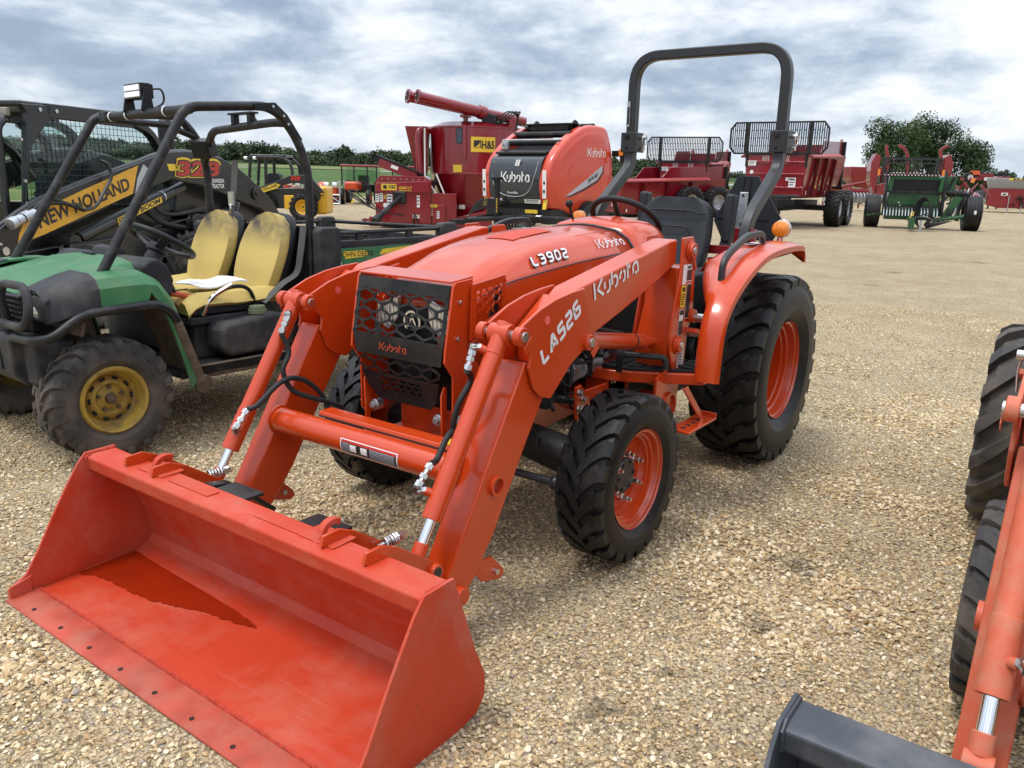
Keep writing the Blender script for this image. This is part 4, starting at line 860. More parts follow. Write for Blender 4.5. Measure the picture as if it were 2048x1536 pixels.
    sticker(plane((.845, .300, 1.12), (-1, 0, .02), (0, 1, .02)), .07, .05, 'white', root, lines=text_lines(3))
    sticker(plane((.90, .30, .945), (-1, 0, .12), (0, 1, 0)), .16, .085, 'white', root, lines=[(.30, .06, .68, .88), (.04, .1, .2, .4)])
    # torque tube
    mb = MB(); mb.cyl((2.365, -.47, .535), (2.365, .47, .535), .050, 28)
    for s in (1, -1): mb.cyl((2.365, s*.452, .535), (2.365, s*.462, .535), .058, 28)
    tt = B('torque_tube', 'orange', mb=mb, bev=.002)
    mb = MB(); mb.loft([[(2.33, y, .575), (2.27, y, .585), (2.265, y, .60), (2.325, y, .597)] for y in (-.27, .40)]); B('hose_cover', 'orange', tt, mb=mb)
    mb = MB(); mb.loft([[(2.329, y, .5775), (2.332, y, .5775), (2.332, y, .584), (2.329, y, .584)] for y in (-.265, .395)]); B('cover_gap', 'decalb', tt, mb=mb, bev=0)
    def onT(y0, w, a0, a1, name, mt, r=.0508):
        mb = MB(); rows = [[(2.365+r*math.cos(a), y, .535+r*math.sin(a)) for y in (y0, y0+w)] for a in (rad(a0+(a1-a0)*k/8) for k in range(9))]; mb.sheet(rows); return B(name, mt, tt, mb=mb, bev=0)
    onT(-.055, .285, -38, 26, 'warning_decal', 'white'); onT(-.05, .275, -34, 12, 'warning_decal', 'decalb', .0512); onT(-.05, .275, 12, 22, 'warning_decal', 'redl', .0512)
    for y0 in (-.005, .05): onT(y0, .032, -22, 8, 'warning_decal', 'white', .0516)
    for k in range(6): onT(.095, .12, -28+k*7, -25+k*7, 'warning_decal', 'grey', .0515)
    for k in range(6): onT(-.045, .035, -28+k*7, -25+k*7, 'warning_decal', 'grey', .0515)
    mb = MB(); mb.box((2.30, .37, .602), (.05, .05, .003)); B('caution_decal', 'yellow', tt, mb=mb, bev=0)
    # --- bucket
    bk = empty('bucket'); bk.parent = root
    prof = [(3.258, .004), (3.0, .012), (2.80, .018), (2.745, .040), (2.722, .075), (2.735, .15), (2.765, .24), (2.815, .36), (2.83, .395)]
    rows = [[(x, y, z) for y in np.linspace(-.83, .83, 25)] for x, z in prof]
    mb = MB(); mb.sheet(rows, .006); B('bucket_shell', 'bucket', bk, mb=mb, bev=0, smooth=25)
    sp = [(2.836, .472), (2.95, .470), (2.985, .43), (3.03, .36), (3.085, .27), (3.15, .155), (3.20, .08), (3.262, .045), (3.262, -.004), (2.80, -.002), (2.735, .01), (2.70, .05), (2.70, .12), (2.745, .22), (2.80, .37)]
    for s in (1, -1): mb = MB(); mb.prism(sp, 'y', s*.832, s*.842); B('bucket_side', 'bucket', bk, mb=mb, bev=.0025)
    for s in (1, -1): mb = MB(); mb.prism([(3.262, .055), (3.262, -.006), (3.19, -.006), (3.185, .075)], 'y', s*.824, s*.832); B('edge_gusset', 'bucket', bk, mb=mb, bev=.002)
    mb = MB(); mb.prism([(2.838, .462), (2.928, .463), (2.948, .452), (2.944, .405), (2.905, .372), (2.835, .372), (2.825, .42)], 'y', -.831, .831); B('top_bar', 'bucket', bk, mb=mb, bev=.006, seg=3)
    mb = MB(); mb.prism([(3.272, -.002), (3.272, .004), (3.262, .013), (3.175, .018), (3.165, .013), (3.165, -.002)], 'y', -.845, .845); B('cutting_edge', 'edge', bk, mb=mb, bev=.002)
    for k in range(9): mb = MB() if k == 0 else mb; y = -.69+.186*k; mb.cyl((3.244, y, .0140), (3.244, y, .0163), .0075, 14)
    B('bolt_hole', mat('dark_hole', (.03, .012, .01), .8), bk, mb=mb, bev=0)
    mb = MB(); mb.tube([(3.166, y, .0175+.0015*math.sin(y*60)) for y in np.linspace(-.82, .82, 60)], .0045, 6); B('edge_weld', 'weld', bk, mb=mb, bev=0)
    for s in (1, -1):   # weld beads where the side plates meet floor, back and top bar
        mb = MB(); rr_ = random.Random(5); P_ = smooth_path([(x, s*.829, z+.008) for x, z in prof[1:]], 8); mb.tube([p+V(rr_.uniform(-.0012, .0012), 0, rr_.uniform(-.0012, .0012)) for p in P_], .0045, 6); B('side_weld', 'weld', bk, mb=mb, bev=0)
        mb = MB(); mb.tube([(2.945, s*.829, .405), (2.951, s*.829, .452), (2.93, s*.829, .466), (2.84, s*.829, .464)], .005, 6); B('bar_weld', 'weld', bk, mb=mb, bev=0)
    mb = MB(); mb.tube([(2.838+.0012*math.sin(y*130), y, .371) for y in np.linspace(-.82, .82, 120)], .004, 6); B('bar_weld', 'weld', bk, mb=mb, bev=0)
    r = random.Random(3); wet = [(2.806, -.822), (2.812, -.75), (2.818, -.64), (2.822, -.53), (2.826, -.40), (2.832, -.25), (2.838, -.12), (2.85, -.02), (2.862, .01), (2.878, -.05), (2.892, -.13), (2.905, -.20), (2.925, -.27), (2.950, -.35), (2.975, -.44), (2.985, -.54), (2.990, -.65), (3.000, -.74), (3.022, -.822), (2.93, -.823), (2.85, -.823)]
    wp = smooth_path([(x, y, 0) for x, y in wet+wet[:1]], 6); wp = [p+V((mnoise.noise(V(p.x*60, p.y*60, 0))+mnoise.noise(V(p.x*150, p.y*150, 3)))*.007*(p.x > 2.84), 0, 0) for p in wp]
    mb = MB()
    def zf(x): return next((z0+(z1-z0)*(x-x0)/(x1-x0) for (x0, z0), (x1, z1) in zip(prof, prof[1:]) if x1 <= x <= x0), .03)
    for k in range(150):   # strips across the puddle outline, following the curved floor
        ya, yb = -.824+.90*k/150, -.824+.90*(k+1)/150
        def span(y):
            xs = [a.x+(b.x-a.x)*(y-a.y)/(b.y-a.y) for a, b in zip(wp, wp[1:]+wp[:1]) if (a.y-y)*(b.y-y) < 0]
            return (min(xs), max(xs)) if len(xs) > 1 else None
        A, Bq = span(ya+1e-4), span(yb-1e-4)
        if not A or not Bq: continue
        mb.sheet([[(a0+(a1-a0)*t/6, y, zf(a0+(a1-a0)*t/6)+.0095) for t in range(7)] for y, (a0, a1) in ((ya, A), (yb, Bq))]); B('rainwater_puddle', 'wet', bk, mb=mb, bev=0)
    for s, xo in ((-1, 0), (1, 0)):   # welded chain hooks
        y = -.475 if s < 0 else .385
        mb = MB(); mb.rect(fillet([(2.895, y, .46), (2.875, y, .502), (2.845, y, .510), (2.82, y, .500)], .016, 4), .02, .024, (0, 1, 0)); mb.prism([(2.915, .46), (2.885, .495), (2.86, .46)], 'y', y-.01, y+.01); mb.box((2.865, y+s*.0, .466), (.09, .15, .008)); B('chain_hook', 'bucket', bk, mb=mb, bev=.004)
    for y0, y1 in ((-.36, -.14), (.10, .33)): mb = MB(); mb.prism([(2.907, .463), (2.907, .4665), (2.86, .4665), (2.86, .463)], 'y', y0, y1); B('top_strip', 'bucket', bk, mb=mb, bev=.001)
    for s in (1, -1):
        for y in (.60, .43):
            mb = MB(); mb.prism([(2.93, .47), (2.92, .50), (2.86, .502), (2.80, .475), (2.655, .375), (2.625, .345), (2.625, .315), (2.655, .295), (2.70, .20), (2.712, .15), (2.742, .235), (2.79, .35), (2.82, .41)], 'y', s*(y-.006), s*(y+.006)); B('pivot_plate', 'orange', bk, mb=mb, bev=.003)
        mb = MB(); mb.cyl((2.652, s*.42, .338), (2.652, s*.622, .338), .027, 22); B('pivot_boss', 'orange', bk, mb=mb, bev=.003)
        mb = MB(); mb.cyl((2.50, s*.44, .185), (2.50, s*.60, .185), .03, 20); B('pivot_boss', 'orange', bk, mb=mb, bev=.003)
        mb = MB(); mb.cyl((2.652, s*.41, .338), (2.652, s*.6225, .338), .018, 18, mi=0); mb.cyl((2.652, s*.61, .338), (2.652, s*.6228, .338), .012, 12); B('pivot_pin', 'decalb', bk, mb=mb, bev=0)
        for y in (.50, .0): pass
        mb = MB(); mb.rect([(2.76, s*.36, .40), (2.68, s*.36, .385), (2.57, s*.36, .29), (2.50, s*.36, .23)], .016, .05, (0, 1, 0)); mb.box((2.78, s*.52, .40), (.16, .012, .05), (0, rad(-20), 0)); B('quick_hitch', 'black', bk, mb=mb, bev=.003)
        mb = MB(); mb.box((2.74, s*.22, .405), (.10, .16, .012)); B('hitch_plate', 'black', bk, mb=mb, bev=.002)
        p0 = V(2.70, s*.45, .40); hel = [p0+V(-.012*k/8, s*.0, 0)+V(.0, .016*math.cos(k*.785), .016*math.sin(k*.785)) for k in range(40)]
        mb = MB(); mb.tube(hel, .004, 6); mb.cyl(p0+V(-.09, 0, 0), p0+V(.03, 0, 0), .008, 10); mb.box(p0+V(-.075, 0, 0), (.03, .02, .02)); B('latch_spring', 'steel', bk, mb=mb, bev=0)
    # --- operator platform
    mb = MB(); [mb.prism([(.70, s*.05), (1.22, s*.05), (1.22, s*.36), (1.184, s*.46), (1.02, s*.735), (.93, s*.735), (.85, s*.5), (.70, s*.4)], 'z', .61, .66) for s in (1, -1)]; mb.box((.80, 0, .60), (.6, .60, .05)); B('platform', 'orange', mb=mb, bev=.006)
    for s in (1, -1):
        mb = MB(); mb.prism([(.86, s*.32), (1.20, s*.32), (1.20, s*.36), (1.165, s*.46), (1.01, s*.71), (.94, s*.71), (.86, s*.5)], 'z', .661, .673)
        for k in range(6):
            for j in range(4):
                if (.88+k*.06)+(.36+j*.09)*.6 < 1.42: mb.box((.88+k*.06, s*(.36+j*.09), .676), (.045, .07, .008))
        B('floor_mat', 'blackm', mb=mb, bev=.002)
        mb = MB(); mb.tube(fillet([(1.22, s*.42, .66), (1.22, s*.42, .74), (1.13, s*.60, .735), (1.13, s*.60, .68)], .03, 4), .014, 8); B('pedal', 'black', mb=mb, bev=0)
        mb = MB(); mb.prism([(1.17, .62), (1.12, .62), (.90, .425), (.95, .425)], 'y', s*.70, s*.71); mb.box((1.02, s*.70, .428), (.30, .10, .012)); mb.box((.875, s*.70, .44), (.01, .10, .03)); st = B('step', 'orange', mb=mb, bev=.004)
        for k in range(5): mb = MB() if k == 0 else mb; mb.cyl((.92+.05*k, s*.70, .434), (.92+.05*k, s*.70, .4355), .012, 10)
        B('step_hole', 'decalb', st, mb=mb, bev=0)
        # fender: curved sheet, rolled over at the inner side
        fp = [(1.075, .64), (1.068, .76), (1.045, .88), (.98, .97), (.88, 1.04), (.74, 1.105), (.60, 1.150), (.45, 1.172), (.25, 1.180), (.10, 1.178), (.02, 1.165), (.0, 1.115)]
        fpp = [(p.x, p.z) for p in smooth_path([(x, 0, z) for x, z in fp], 3)]
        rows = []
        for i, (x, z) in enumerate(fpp):
            t = i/len(fpp); nx, nz = (1, .15) if t < .2 else (.6, .8) if t < .5 else (.1, 1)
            k = math.hypot(nx, nz); nx /= k; nz /= k
            u_ = min(1, max(0, (z-.96)/.16)) if x > .4 else 1; ya, yb, yc = .745-.0*u_, .725-.045*u_, .705-.105*u_
            rows.append([(x-nx*.03, s*.815, z-nz*.03), (x-nx*.006, s*.812, z-nz*.004), (x, s*.80, z), (x+nx*.010, s*ya, z+nz*.012), (x+nx*.008, s*yb, z+nz*.014), (x-nx*.012, s*yc, z+nz*.002), (x-nx*(.05+.05*u_), s*(yc-.05*u_-.01), z-nz*.03), (x-nx*(.12+.08*u_), s*(yc-.08*u_-.012), z-nz*.08)])
        mb = MB(); mb.sheet(rows, .012*s); fe = B('fender', 'orange', mb=mb, bev=0, smooth=60)
        mb = MB(); mb.rect(fillet([(.86, s*.71, 1.02), (.855, s*.71, 1.135), (.78, s*.71, 1.178), (.56, s*.70, 1.236), (.40, s*.70, 1.240), (.345, s*.70, 1.225), (.34, s*.70, 1.18)], .05, 5), .034, .026, (0, 1, 0)); B('grab_handle', 'rops', mb=mb, bev=.008, seg=3)
        sticker(plane((.48, s*.70+.03*(s < 0), 1.192), (-1, 0, .03), (0, .02, 1)), .14, .05, 'white', fe, lines=[(.05, .1, .5, .8)])
        al = empty('turn_signal'); al.parent = root
        c = V(-.12, s*.635, 1.240)
        mb = MB(); mb.lathe([(.001, .036), (.03, .034), (.043, .026), (.045, .012), (.045, -.0)], c, (1, 0, 0), 24); mb.lathe([(.001, -.036), (.03, -.034), (.043, -.026), (.045, -.012), (.045, 0)], c, (1, 0, 0), 24); B('lamp_lens', 'amber', al, mb=mb, bev=0)
        mb = MB(); mb.lathe([(.0445, -.013), (.049, -.012), (.049, .0), (.0445, .0)], c+V(-.008, 0, 0), (1, 0, 0), 24); mb.cyl(c+V(0, 0, -.045), c+V(0, 0, -.085), .018, 12); mb.box(c+V(0, 0, -.08), (.05, .06, .012)); B('lamp_housing', 'chrome' if s > 0 else 'black', al, mb=mb, bev=.002)
    for s in (1, -1): mb = MB(); mb.box((.38, s*.36, .86), (.5, .14, .34)); B('inner_fender_console', 'blackm', mb=mb, bev=.02)
    for q, (x, z) in enumerate(((.62, .95), (.58, 1.0), (.55, .90))): mb = MB(); mb.cyl((x, .42, z), (x+.03, .43, z+.08), .008, 8); mb.sph((x+.03, .43, z+.09), .018, 10, 6); B('control_lever', 'blackm', mb=mb, bev=0)
    mb = MB(); mb.tube([(.72, -.15, 1.25), (.74, -.17, 1.34)], .007, 8); mb.sph((.742, -.172, 1.355), .02, 12, 8); B('throttle_lever', 'blackm', mb=mb, bev=0)
    # --- steering wheel
    sw = empty('steering_wheel'); sw.parent = root; ctr = V(.455, 0, 1.270); ax = V(-.62, 0, .78).normalized(); rg, xx, yy = MB().ring(ctr, ax, .185, 40)
    mb = MB(); mb.tube(rg, .0155, 12, closed=True); B('wheel_rim', 'blackm', sw, mb=mb, bev=0)
    mb = MB()
    for a in (90, 210, 330): mb.tube([ctr-ax*.035, ctr-ax*.025+(xx*math.cos(rad(a))+yy*math.sin(rad(a)))*.1, ctr+(xx*math.cos(rad(a))+yy*math.sin(rad(a)))*.18], [.02, .014, .012], 10)
    mb.cyl(ctr-ax*.06, ctr-ax*.015, .045, 20); B('wheel_spoke', 'blackm', sw, mb=mb, bev=.003)
    mb = MB(); mb.cyl(ctr-ax*.06, ctr-ax*.28, .028, 14); B('steering_column', 'blackm', mb=mb)
    # --- seat
    se = empty('seat', (0, 0, -.03)); se.parent = root
    def pad(path, w0, th, name):
        """upholstered pad swept along path of (x, z, halfwidth)"""
        rings = []
        P = [V(x, 0, z) for x, z, w in path]
        for i, (x, z, w) in enumerate(path):
            t = (P[min(i+1, len(P)-1)]-P[max(i-1, 0)]).normalized(); nn = V(-t.z, 0, t.x); ring = []
            for k in range(28):
                a = 2*math.pi*k/28; c, s_ = math.cos(a), math.sin(a); yy = math.copysign(abs(c)**.45, c)*w; dd = math.copysign(abs(s_)**.55, s_)*th
                bol = .022*max(0, (abs(yy)/w-.55)/.45)*(1 if s_ > 0 else 0)
                ring.append(P[i]-nn*(dd+bol)+V(0, yy, 0))
            rings.append(ring)
        mb = MB(); mb.loft(rings); return B(name, 'seat', se, mb=mb, bev=0, smooth=60)
    pad([(-.075, .96, .19), (-.09, 1.0, .215), (-.12, 1.10, .225), (-.155, 1.20, .225), (-.185, 1.30, .215), (-.20, 1.36, .195), (-.208, 1.39, .165), (-.212, 1.40, .12)], 0, .05, 'backrest')
    pad([(-.10, .93, .22), (.0, .925, .23), (.15, .93, .23), (.30, .945, .22), (.36, .935, .19), (.375, .92, .15)], 0, -.055, 'seat_cushion')
    sb = strokes('Kubota', .05, .17, .22); put(sb, plane((-.135, -.115, 1.305), (0, 1, 0), (1, 0, .17)), 'embossed_lettering', 'rops', se)
    for pts in ([(-.10, -.14, 1.19), (-.095, -.10, 1.255), (-.095, .10, 1.255), (-.10, .14, 1.19)], [(-.125, -.20, 1.335), (-.115, -.15, 1.33), (-.118, -.13, 1.345), (-.118, .13, 1.345), (-.115, .15, 1.33), (-.125, .20, 1.335)]):
        mb = MB(); mb.tube(fillet([V(p[0]+.008, p[1], p[2]) for p in pts], .03, 4), .005, 6); B('seat_seam', 'blackm', se, mb=mb, bev=0)
    mb = MB(); mb.box((.1, 0, .85), (.4, .3, .08)); B('seat_base', 'blackm', se, mb=mb)
    for s in (1, -1):
        mb = MB(); mb.box((-.29, s*.275, 1.30), (.09, .055, .28), (0, rad(-6), 0)); mb.cyl((-.27, s*.24, 1.15), (-.27, s*.30, 1.15), .035, 14); B('armrest', 'seat', se, mb=mb, bev=.018, seg=3)
    mb = MB(); mb.rect([(-.06, .27, .86), (-.06, .28, 1.02)], .03, .006, (1, 0, 0)); mb.box((-.05, .28, 1.06), (.035, .03, .075)); B('belt_buckle', 'blackm', se, mb=mb, bev=.004)
    mb = MB(); mb.box((-.032, .28, 1.075), (.004, .02, .035)); B('buckle_button', 'redl', se, mb=mb, bev=0)
    # --- folding roll bar
    ro = empty('roll_bar'); ro.parent = root; w = .475
    up = fillet([(-.447, -w, 1.66), (-.447, -w, 2.212), (-.447, w, 2.212), (-.447, w, 1.66)], .17, 10); mb = MB(); mb.rect(up, .056, .066, (1, 0, 0)); B('upper_hoop', 'rops', ro, mb=mb, bev=.009, seg=3)
    for s in (1, -1):
        lo = fillet([(-.447, s*w, 1.72), (-.447, s*w, 1.56), (-.02, s*(w+.0), 1.27), (.0, s*w, 1.0)], .16, 8); mb = MB(); mb.rect(lo, .066, .056, (0, 1, 0)); B('lower_post', 'rops', ro, mb=mb, bev=.009, seg=3)
        mb = MB(); mb.prism([(-.40, 1.765), (-.40, 1.645), (-.52, 1.645), (-.535, 1.70), (-.51, 1.765)], 'y', s*w-.052, s*w-.044); mb.prism([(-.40, 1.765), (-.40, 1.645), (-.52, 1.645), (-.535, 1.70), (-.51, 1.765)], 'y', s*w+.044, s*w+.052); mb.box((-.403, s*w, 1.705), (.012, .100, .12)); B('hinge_bracket', 'rops', ro, mb=mb, bev=.004)
        for z in (1.74, 1.672): mb = MB(); mb.cyl((-.397, s*w-.01, z), (-.388, s*w-.01, z), .016 if z > 1.7 else .008, 14); B('hinge_bolt', 'black', ro, mb=mb, bev=.002)
        mb = MB(); mb.cyl((-.48, s*w+.05, 1.735), (-.48, s*w+.085, 1.735), .012, 10); mb.tube([(-.48+.03*math.cos(a)+.02, s*w+.085, 1.72+.035*math.sin(a)) for a in (2*math.pi*k/16 for k in range(16))], .0035, 6, closed=True); mb.cyl((-.48, s*w+.06, 1.67), (-.48, s*w+.075, 1.67), .014, 10); B('locking_pin', 'steel', ro, mb=mb, bev=0)
    sticker(plane((-.409, -.499, 1.80), (0, 1, 0), (1, 0, 0)), .022, .15, 'galv', ro, lines=[(.15, .08, .7, .7)])
    mb = MB(); mb.box((-.03, .50, 1.185), (.03, .06, .10)); mb.box((-.20, .33, 1.10), (.03, .36, .05)); B('sign_mount', 'red2', mb=mb, bev=.003)
    sg = empty('rear_sign'); sg.parent = root
    mb = MB(); mb.prism([(.185, 1.515), (.31, 1.515), (.49, 1.245), (.43, 1.135), (.11, 1.135), (.05, 1.245)], 'x', -.612, -.60)
    sg_o = B('sign_back', 'seat', sg, mb=mb, bev=.003)
    for p in (((.23, 1.51), (.20, 1.15)), ((.07, 1.26), (.40, 1.26)), ((.27, 1.51), (.25, 1.15)), ((.10, 1.37), (.36, 1.37))): mb = MB(); mb.rect([(-.598, p[0][0], p[0][1]), (-.598, p[1][0], p[1][1])], .005, .006, (1, 0, 0)); B('sign_rib', 'blackm', sg, mb=mb, bev=0)
    mb = MB(); mb.prism([(.215, 1.42), (.268, 1.42), (.262, 1.20), (.198, 1.20)], 'x', -.59, -.575); B('sign_bracket', 'galv', sg, mb=mb, bev=.004)
    for z in (1.40, 1.23): mb = MB(); mb.cyl((-.575, .236, z), (-.57, .236, z), .008, 10); B('sign_bolt', 'dark', sg, mb=mb, bev=0)
    mb = MB(); mb.box((-.575, .225, 1.15), (.03, .05, .11)); mb.tube([(-.45, .30, 1.12), (-.57, .225, 1.12)], .015, 8); B('sign_post', 'red2', sg, mb=mb, bev=.002)

tractor = empty('loader_tractor')
tag(tractor, 'orange compact tractor with front loader, its empty bucket resting on the gravel', 'tractor', 'orange loader tractors')
build_tractor(tractor)
# ------------------------------------------------------------------ the second loader tractor at the right edge
second = copy_tree(tractor, None, {'orange_paint': 'fade', 'orange_bucket_paint': 'bucketb', 'new_tyre_rubber': 'tyre_w', 'wet_orange_paint': 'bucketb', 'worn_lip_paint': 'bucketb', 'weld_bead_paint': 'bucketb'})
second.location = (-.07, 2.54, 0); second['label'] = 'faded orange tractor with worn black bucket, cut off by the right edge of the photo'
def drop(o):
    for g in kids(o): drop(g)
    bpy.data.objects.remove(o)
for ch in kids(second):
    b = ch.name.split('.')[0]
    if b in ('fender', 'tyre_lettering', 'grab_handle', 'step', 'turn_signal', 'platform', 'floor_mat', 'pedal', 'decal', 'lettering', 'cross_tube', 'loader_bracket'): drop(ch)
    elif b == 'bucket':
        for g in kids(ch):
            if g.name.split('.')[0] in ('rainwater_puddle', 'pivot_plate', 'pivot_boss', 'pivot_pin', 'quick_hitch', 'hitch_plate', 'latch_spring', 'chain_hook', 'top_strip'): drop(g)
    elif b == 'torque_tube': ch.location = (.06, 0, -.10)
    elif b == 'wheel':
        rear = abs(ch.location.x) < .1; ch.location = (.22, math.copysign(.61, ch.location.y), .45) if rear else (1.78, math.copysign(.535, ch.location.y), .305)
        k = .88 if rear else .87; ch.scale = (k, 1, k)
        if rear:
            for g in kids(ch):
                if g.name.startswith('tyre'):
                    t_ = tyre_mesh(.51, .38, .252, .042, 17, 'ag').build('tyre', 'tyre_w', None, smooth=28); g.data = t_.data; bpy.data.objects.remove(t_)
                    g.rotation_euler = (0, 0, math.pi)
# ------------------------------------------------------------------ the muddy utility vehicle
def build_utv():
    U = empty('utility_vehicle', (2.226, -2.624, 0), (rad(1.0), 0, rad(-3.5)))
    tag(U, 'muddy green utility vehicle with torn yellow seats and a black roll cage, no roof', 'utility vehicle')
    def B(name, mt, par=U, mb=None, bev=.006, **k): return mb.build(name, mt, par, bev=bev, **k)
    # wheels
    for x, st in ((0, 0), (-1.98, 0)):
        for s in (1, -1):
            w = empty('wheel', (x, s*.615, .315 if s > 0 else .325), (0, 0, 0)); w.parent = U
            W = .26; R = .322; rr = .155
            mb = tyre_mesh(R, W, rr, .020, 20, 'atv'); mb.build('tyre', 'tyre_d', w, smooth=28)
            pr = [(rr+.022, .105), (rr+.012, .118), (rr+.0, .112), (rr-.012, .075), (rr-.02, .04), (rr-.035, .03), (rr-.045, .045), (rr*.52, .055), (rr*.42, .035), (rr*.30, .04), (.03, .05)]
            mb = MB(); mb.lathe([(r, a*s) for r, a in pr], (0, 0, 0), (0, 1, 0), 44); mb.lathe([(rr+.02, -s*.10), (rr-.02, -s*.05), (rr-.03, s*.02), (.03, s*.02)], (0, 0, 0), (0, 1, 0), 32); B('rim', 'jdrim', w, mb=mb, bev=0, smooth=40)
            mb = MB(); mb.cyl((0, s*.03, 0), (0, s*.075, 0), .03, 18, r1=.026); mb.cyl((0, s*.075, 0), (0, s*.08, 0), .014, 12); B('hub_cap', 'mud', w, mb=mb, bev=.003)
            for k in range(10):
                a = 2*math.pi*k/10; c, sn = math.cos(a), math.sin(a); r0 = rr-.048
                mb = MB(); mb.add([((r0+q*.010)*math.cos(a+t), s*(.0485), (r0+q*.010)*math.sin(a+t)) for t, q in ((-.16, 0), (-.12, -1), (.12, -1), (.16, 0), (.12, 1), (-.12, 1))], [tuple(range(6))]); B('rim_slot', mat('dark_slot', (.008, .008, .008), .9), w, mb=mb, bev=0)
            for k in range(5):
                a = 2*math.pi*k/5+.3; mb = MB(); mb.cyl((.062*math.cos(a), s*.04, .062*math.sin(a)), (.062*math.cos(a), s*.062, .062*math.sin(a)), .0095, 6); B('lug_nut', 'mud', w, mb=mb, bev=.001)
    # hood
    rows = []
    for x, w, z0, zc, ze in ((.27, .34, .78, .865, .855), (.22, .40, .80, .895, .885), (.14, .43, .83, .920, .905), (0, .44, .87, .950, .930), (-.12, .44, .90, .975, .955), (-.24, .44, .93, 1.000, .975), (-.32, .43, .93, 1.00, .975)):
        half = [(w+.06, z0), (w+.015, ze-.018), (w-.01, ze), (w*.55, ze+(zc-ze)*.75)]
        rows.append([(x, y, z) for y, z in half]+[(x, 0, zc)]+[(x, -y, z) for y, z in half[::-1]])
    mb = MB(); mb.sheet(rows, .012); B('hood', 'jd', mb=mb, bev=0, smooth=28)
    mb = MB(); mb.prism([(-.29, .88), (-.285, .965), (-.33, 1.0), (-.38, 1.0), (-.43, .96), (-.46, .88), (-.44, .80), (-.36, .78)], 'y', -.56, .56); B('dashboard', 'plast', mb=mb, bev=.02)
    mb = MB(); mb.prism([(-.30, .985), (-.33, 1.045), (-.39, 1.045), (-.43, .97)], 'y', -.12, .14); B('instrument_pod', 'plast', mb=mb, bev=.02)
    mb = MB(); mb.cyl((-.27, -.06, 1.004), (-.27, -.06, 1.012), .03, 16); mb.box((-.265, .0, 1.006), (.03, .10, .006)); B('hood_latch_slot', 'blackm', mb=mb, bev=.002)
    # front fenders
    for s in (1, -1):
        rows = []
        for x, z, w in ((.24, .86, .60), (.18, .885, .66), (.085, .918, .688), (.02, .934, .695), (-.08, .94, .70), (-.21, .94, .70), (-.29, .895, .70), (-.35, .80, .705), (-.39, .66, .71), (-.43, .50, .715), (-.455, .36, .72)):
            k = (0, 0, -.085) if x > -.25 else (.055, 0, -.03)
            rows.append([(x, s*.42, z+.012 if x > -.3 else z), (x, s*(w-.06), z+.008), (x, s*w, z-.012), (x+k[0]*.5, s*(w+.03), z+k[2]*.6), (x+k[0]*1.1, s*(w+.036), z+k[2]*1.6)])
        mb = MB(); mb.sheet(rows[2:], .012*s); B('front_fender', 'jd', mb=mb, bev=0, smooth=32)
        mb = MB(); mb.sheet([[(x+.004, y*1.003, z+.005) for x, y, z in r] for r in rows[:4]], .012*s); B('headlight_surround', 'plast', mb=mb, bev=0, smooth=32)
        mb = MB(); mb.prism([(.245, .86), (.275, .83), (.26, .74), (.18, .70), (.10, .72), (.12, .84)], 'y', s*.47, s*.66); B('headlight_housing', 'plast', mb=mb, bev=.03)
        mb = MB(); mb.sph((.235, s*.555, .79), .06, 16, 10, sc=(.7, 1.2, .9)); B('headlight', 'lens', mb=mb, bev=0)
        mb = MB(); mb.sheet([[(x, s*.40, z), (x, s*.72, z)] for x, z in ((.12, .66), (.08, .80), (.02, .86), (-.2, .885), (-.30, .80), (-.40, .55), (-.44, .34))], .01); B('wheel_arch_liner', 'mud', mb=mb, bev=0)
        mb = MB(); P = fillet([(.335, s*.46, .655), (.33, s*.68, .66), (.27, s*.745, .675), (.12, s*.752, .775), (-.25, s*.755, .79), (-.335, s*.755, .73), (-.46, s*.755, .335)], .07, 5); mb.tube(P, .0235, 12); B('fender_guard_tube', 'cage', mb=mb, bev=0)
        mb = MB(); mb.tube(P[-2:], .0245, 12); mb.cyl((-.47, s*.73, .325), (-.47, s*.77, .318), .05, 16); B('guard_foot', 'mud', mb=mb, bev=.003)
        # bull bar hoops over the headlights
        mb = MB(); mb.tube(fillet([(.30, s*.30, .70), (.335, s*.33, .845), (.325, s*.37, .915), (.315, s*.60, .915), (.325, s*.67, .86), (.335, s*.66, .76), (.34, s*.58, .715), (.34, s*.34, .715), (.30, s*.24, .715)], .05, 4), .021, 10); B('bull_bar_hoop', 'plast', mb=mb, bev=0)
        mb = MB(); mb.box((.20, s*.50, .52), (.20, .16, .22)); B('skid_bracket', 'plast', mb=mb, bev=.02)
    mb = MB(); mb.tube(fillet([(.34, -.26, .71), (.345, -.24, .88), (.335, -.2, .92), (.335, .2, .92), (.345, .24, .88), (.34, .26, .71)], .05, 4), .021, 10); B('bull_bar_hoop', 'plast', mb=mb, bev=0)
    for k in range(6): mb = MB(); mb.box((.27, 0, .715+.026*k), (.03, .84, .013), (0, rad(25), 0)); B('grille_slat', 'plast', mb=mb, bev=.002)
    mb = MB(); mb.box((.235, 0, .77), (.02, .9, .2)); B('grille_backing', 'blackm', mb=mb, bev=0)
    mb = MB(); mb.prism([(.34, .665), (.36, .64), (.35, .46), (.30, .40), (.16, .40), (.2, .665)], 'y', -.44, .44); B('front_bumper', 'plast', mb=mb, bev=.03, seg=3)
    for y in (.22, -.22): mb = MB(); mb.box((.356, y, .54), (.012, .16, .13)); B('bumper_recess', 'blackm', mb=mb, bev=.004)
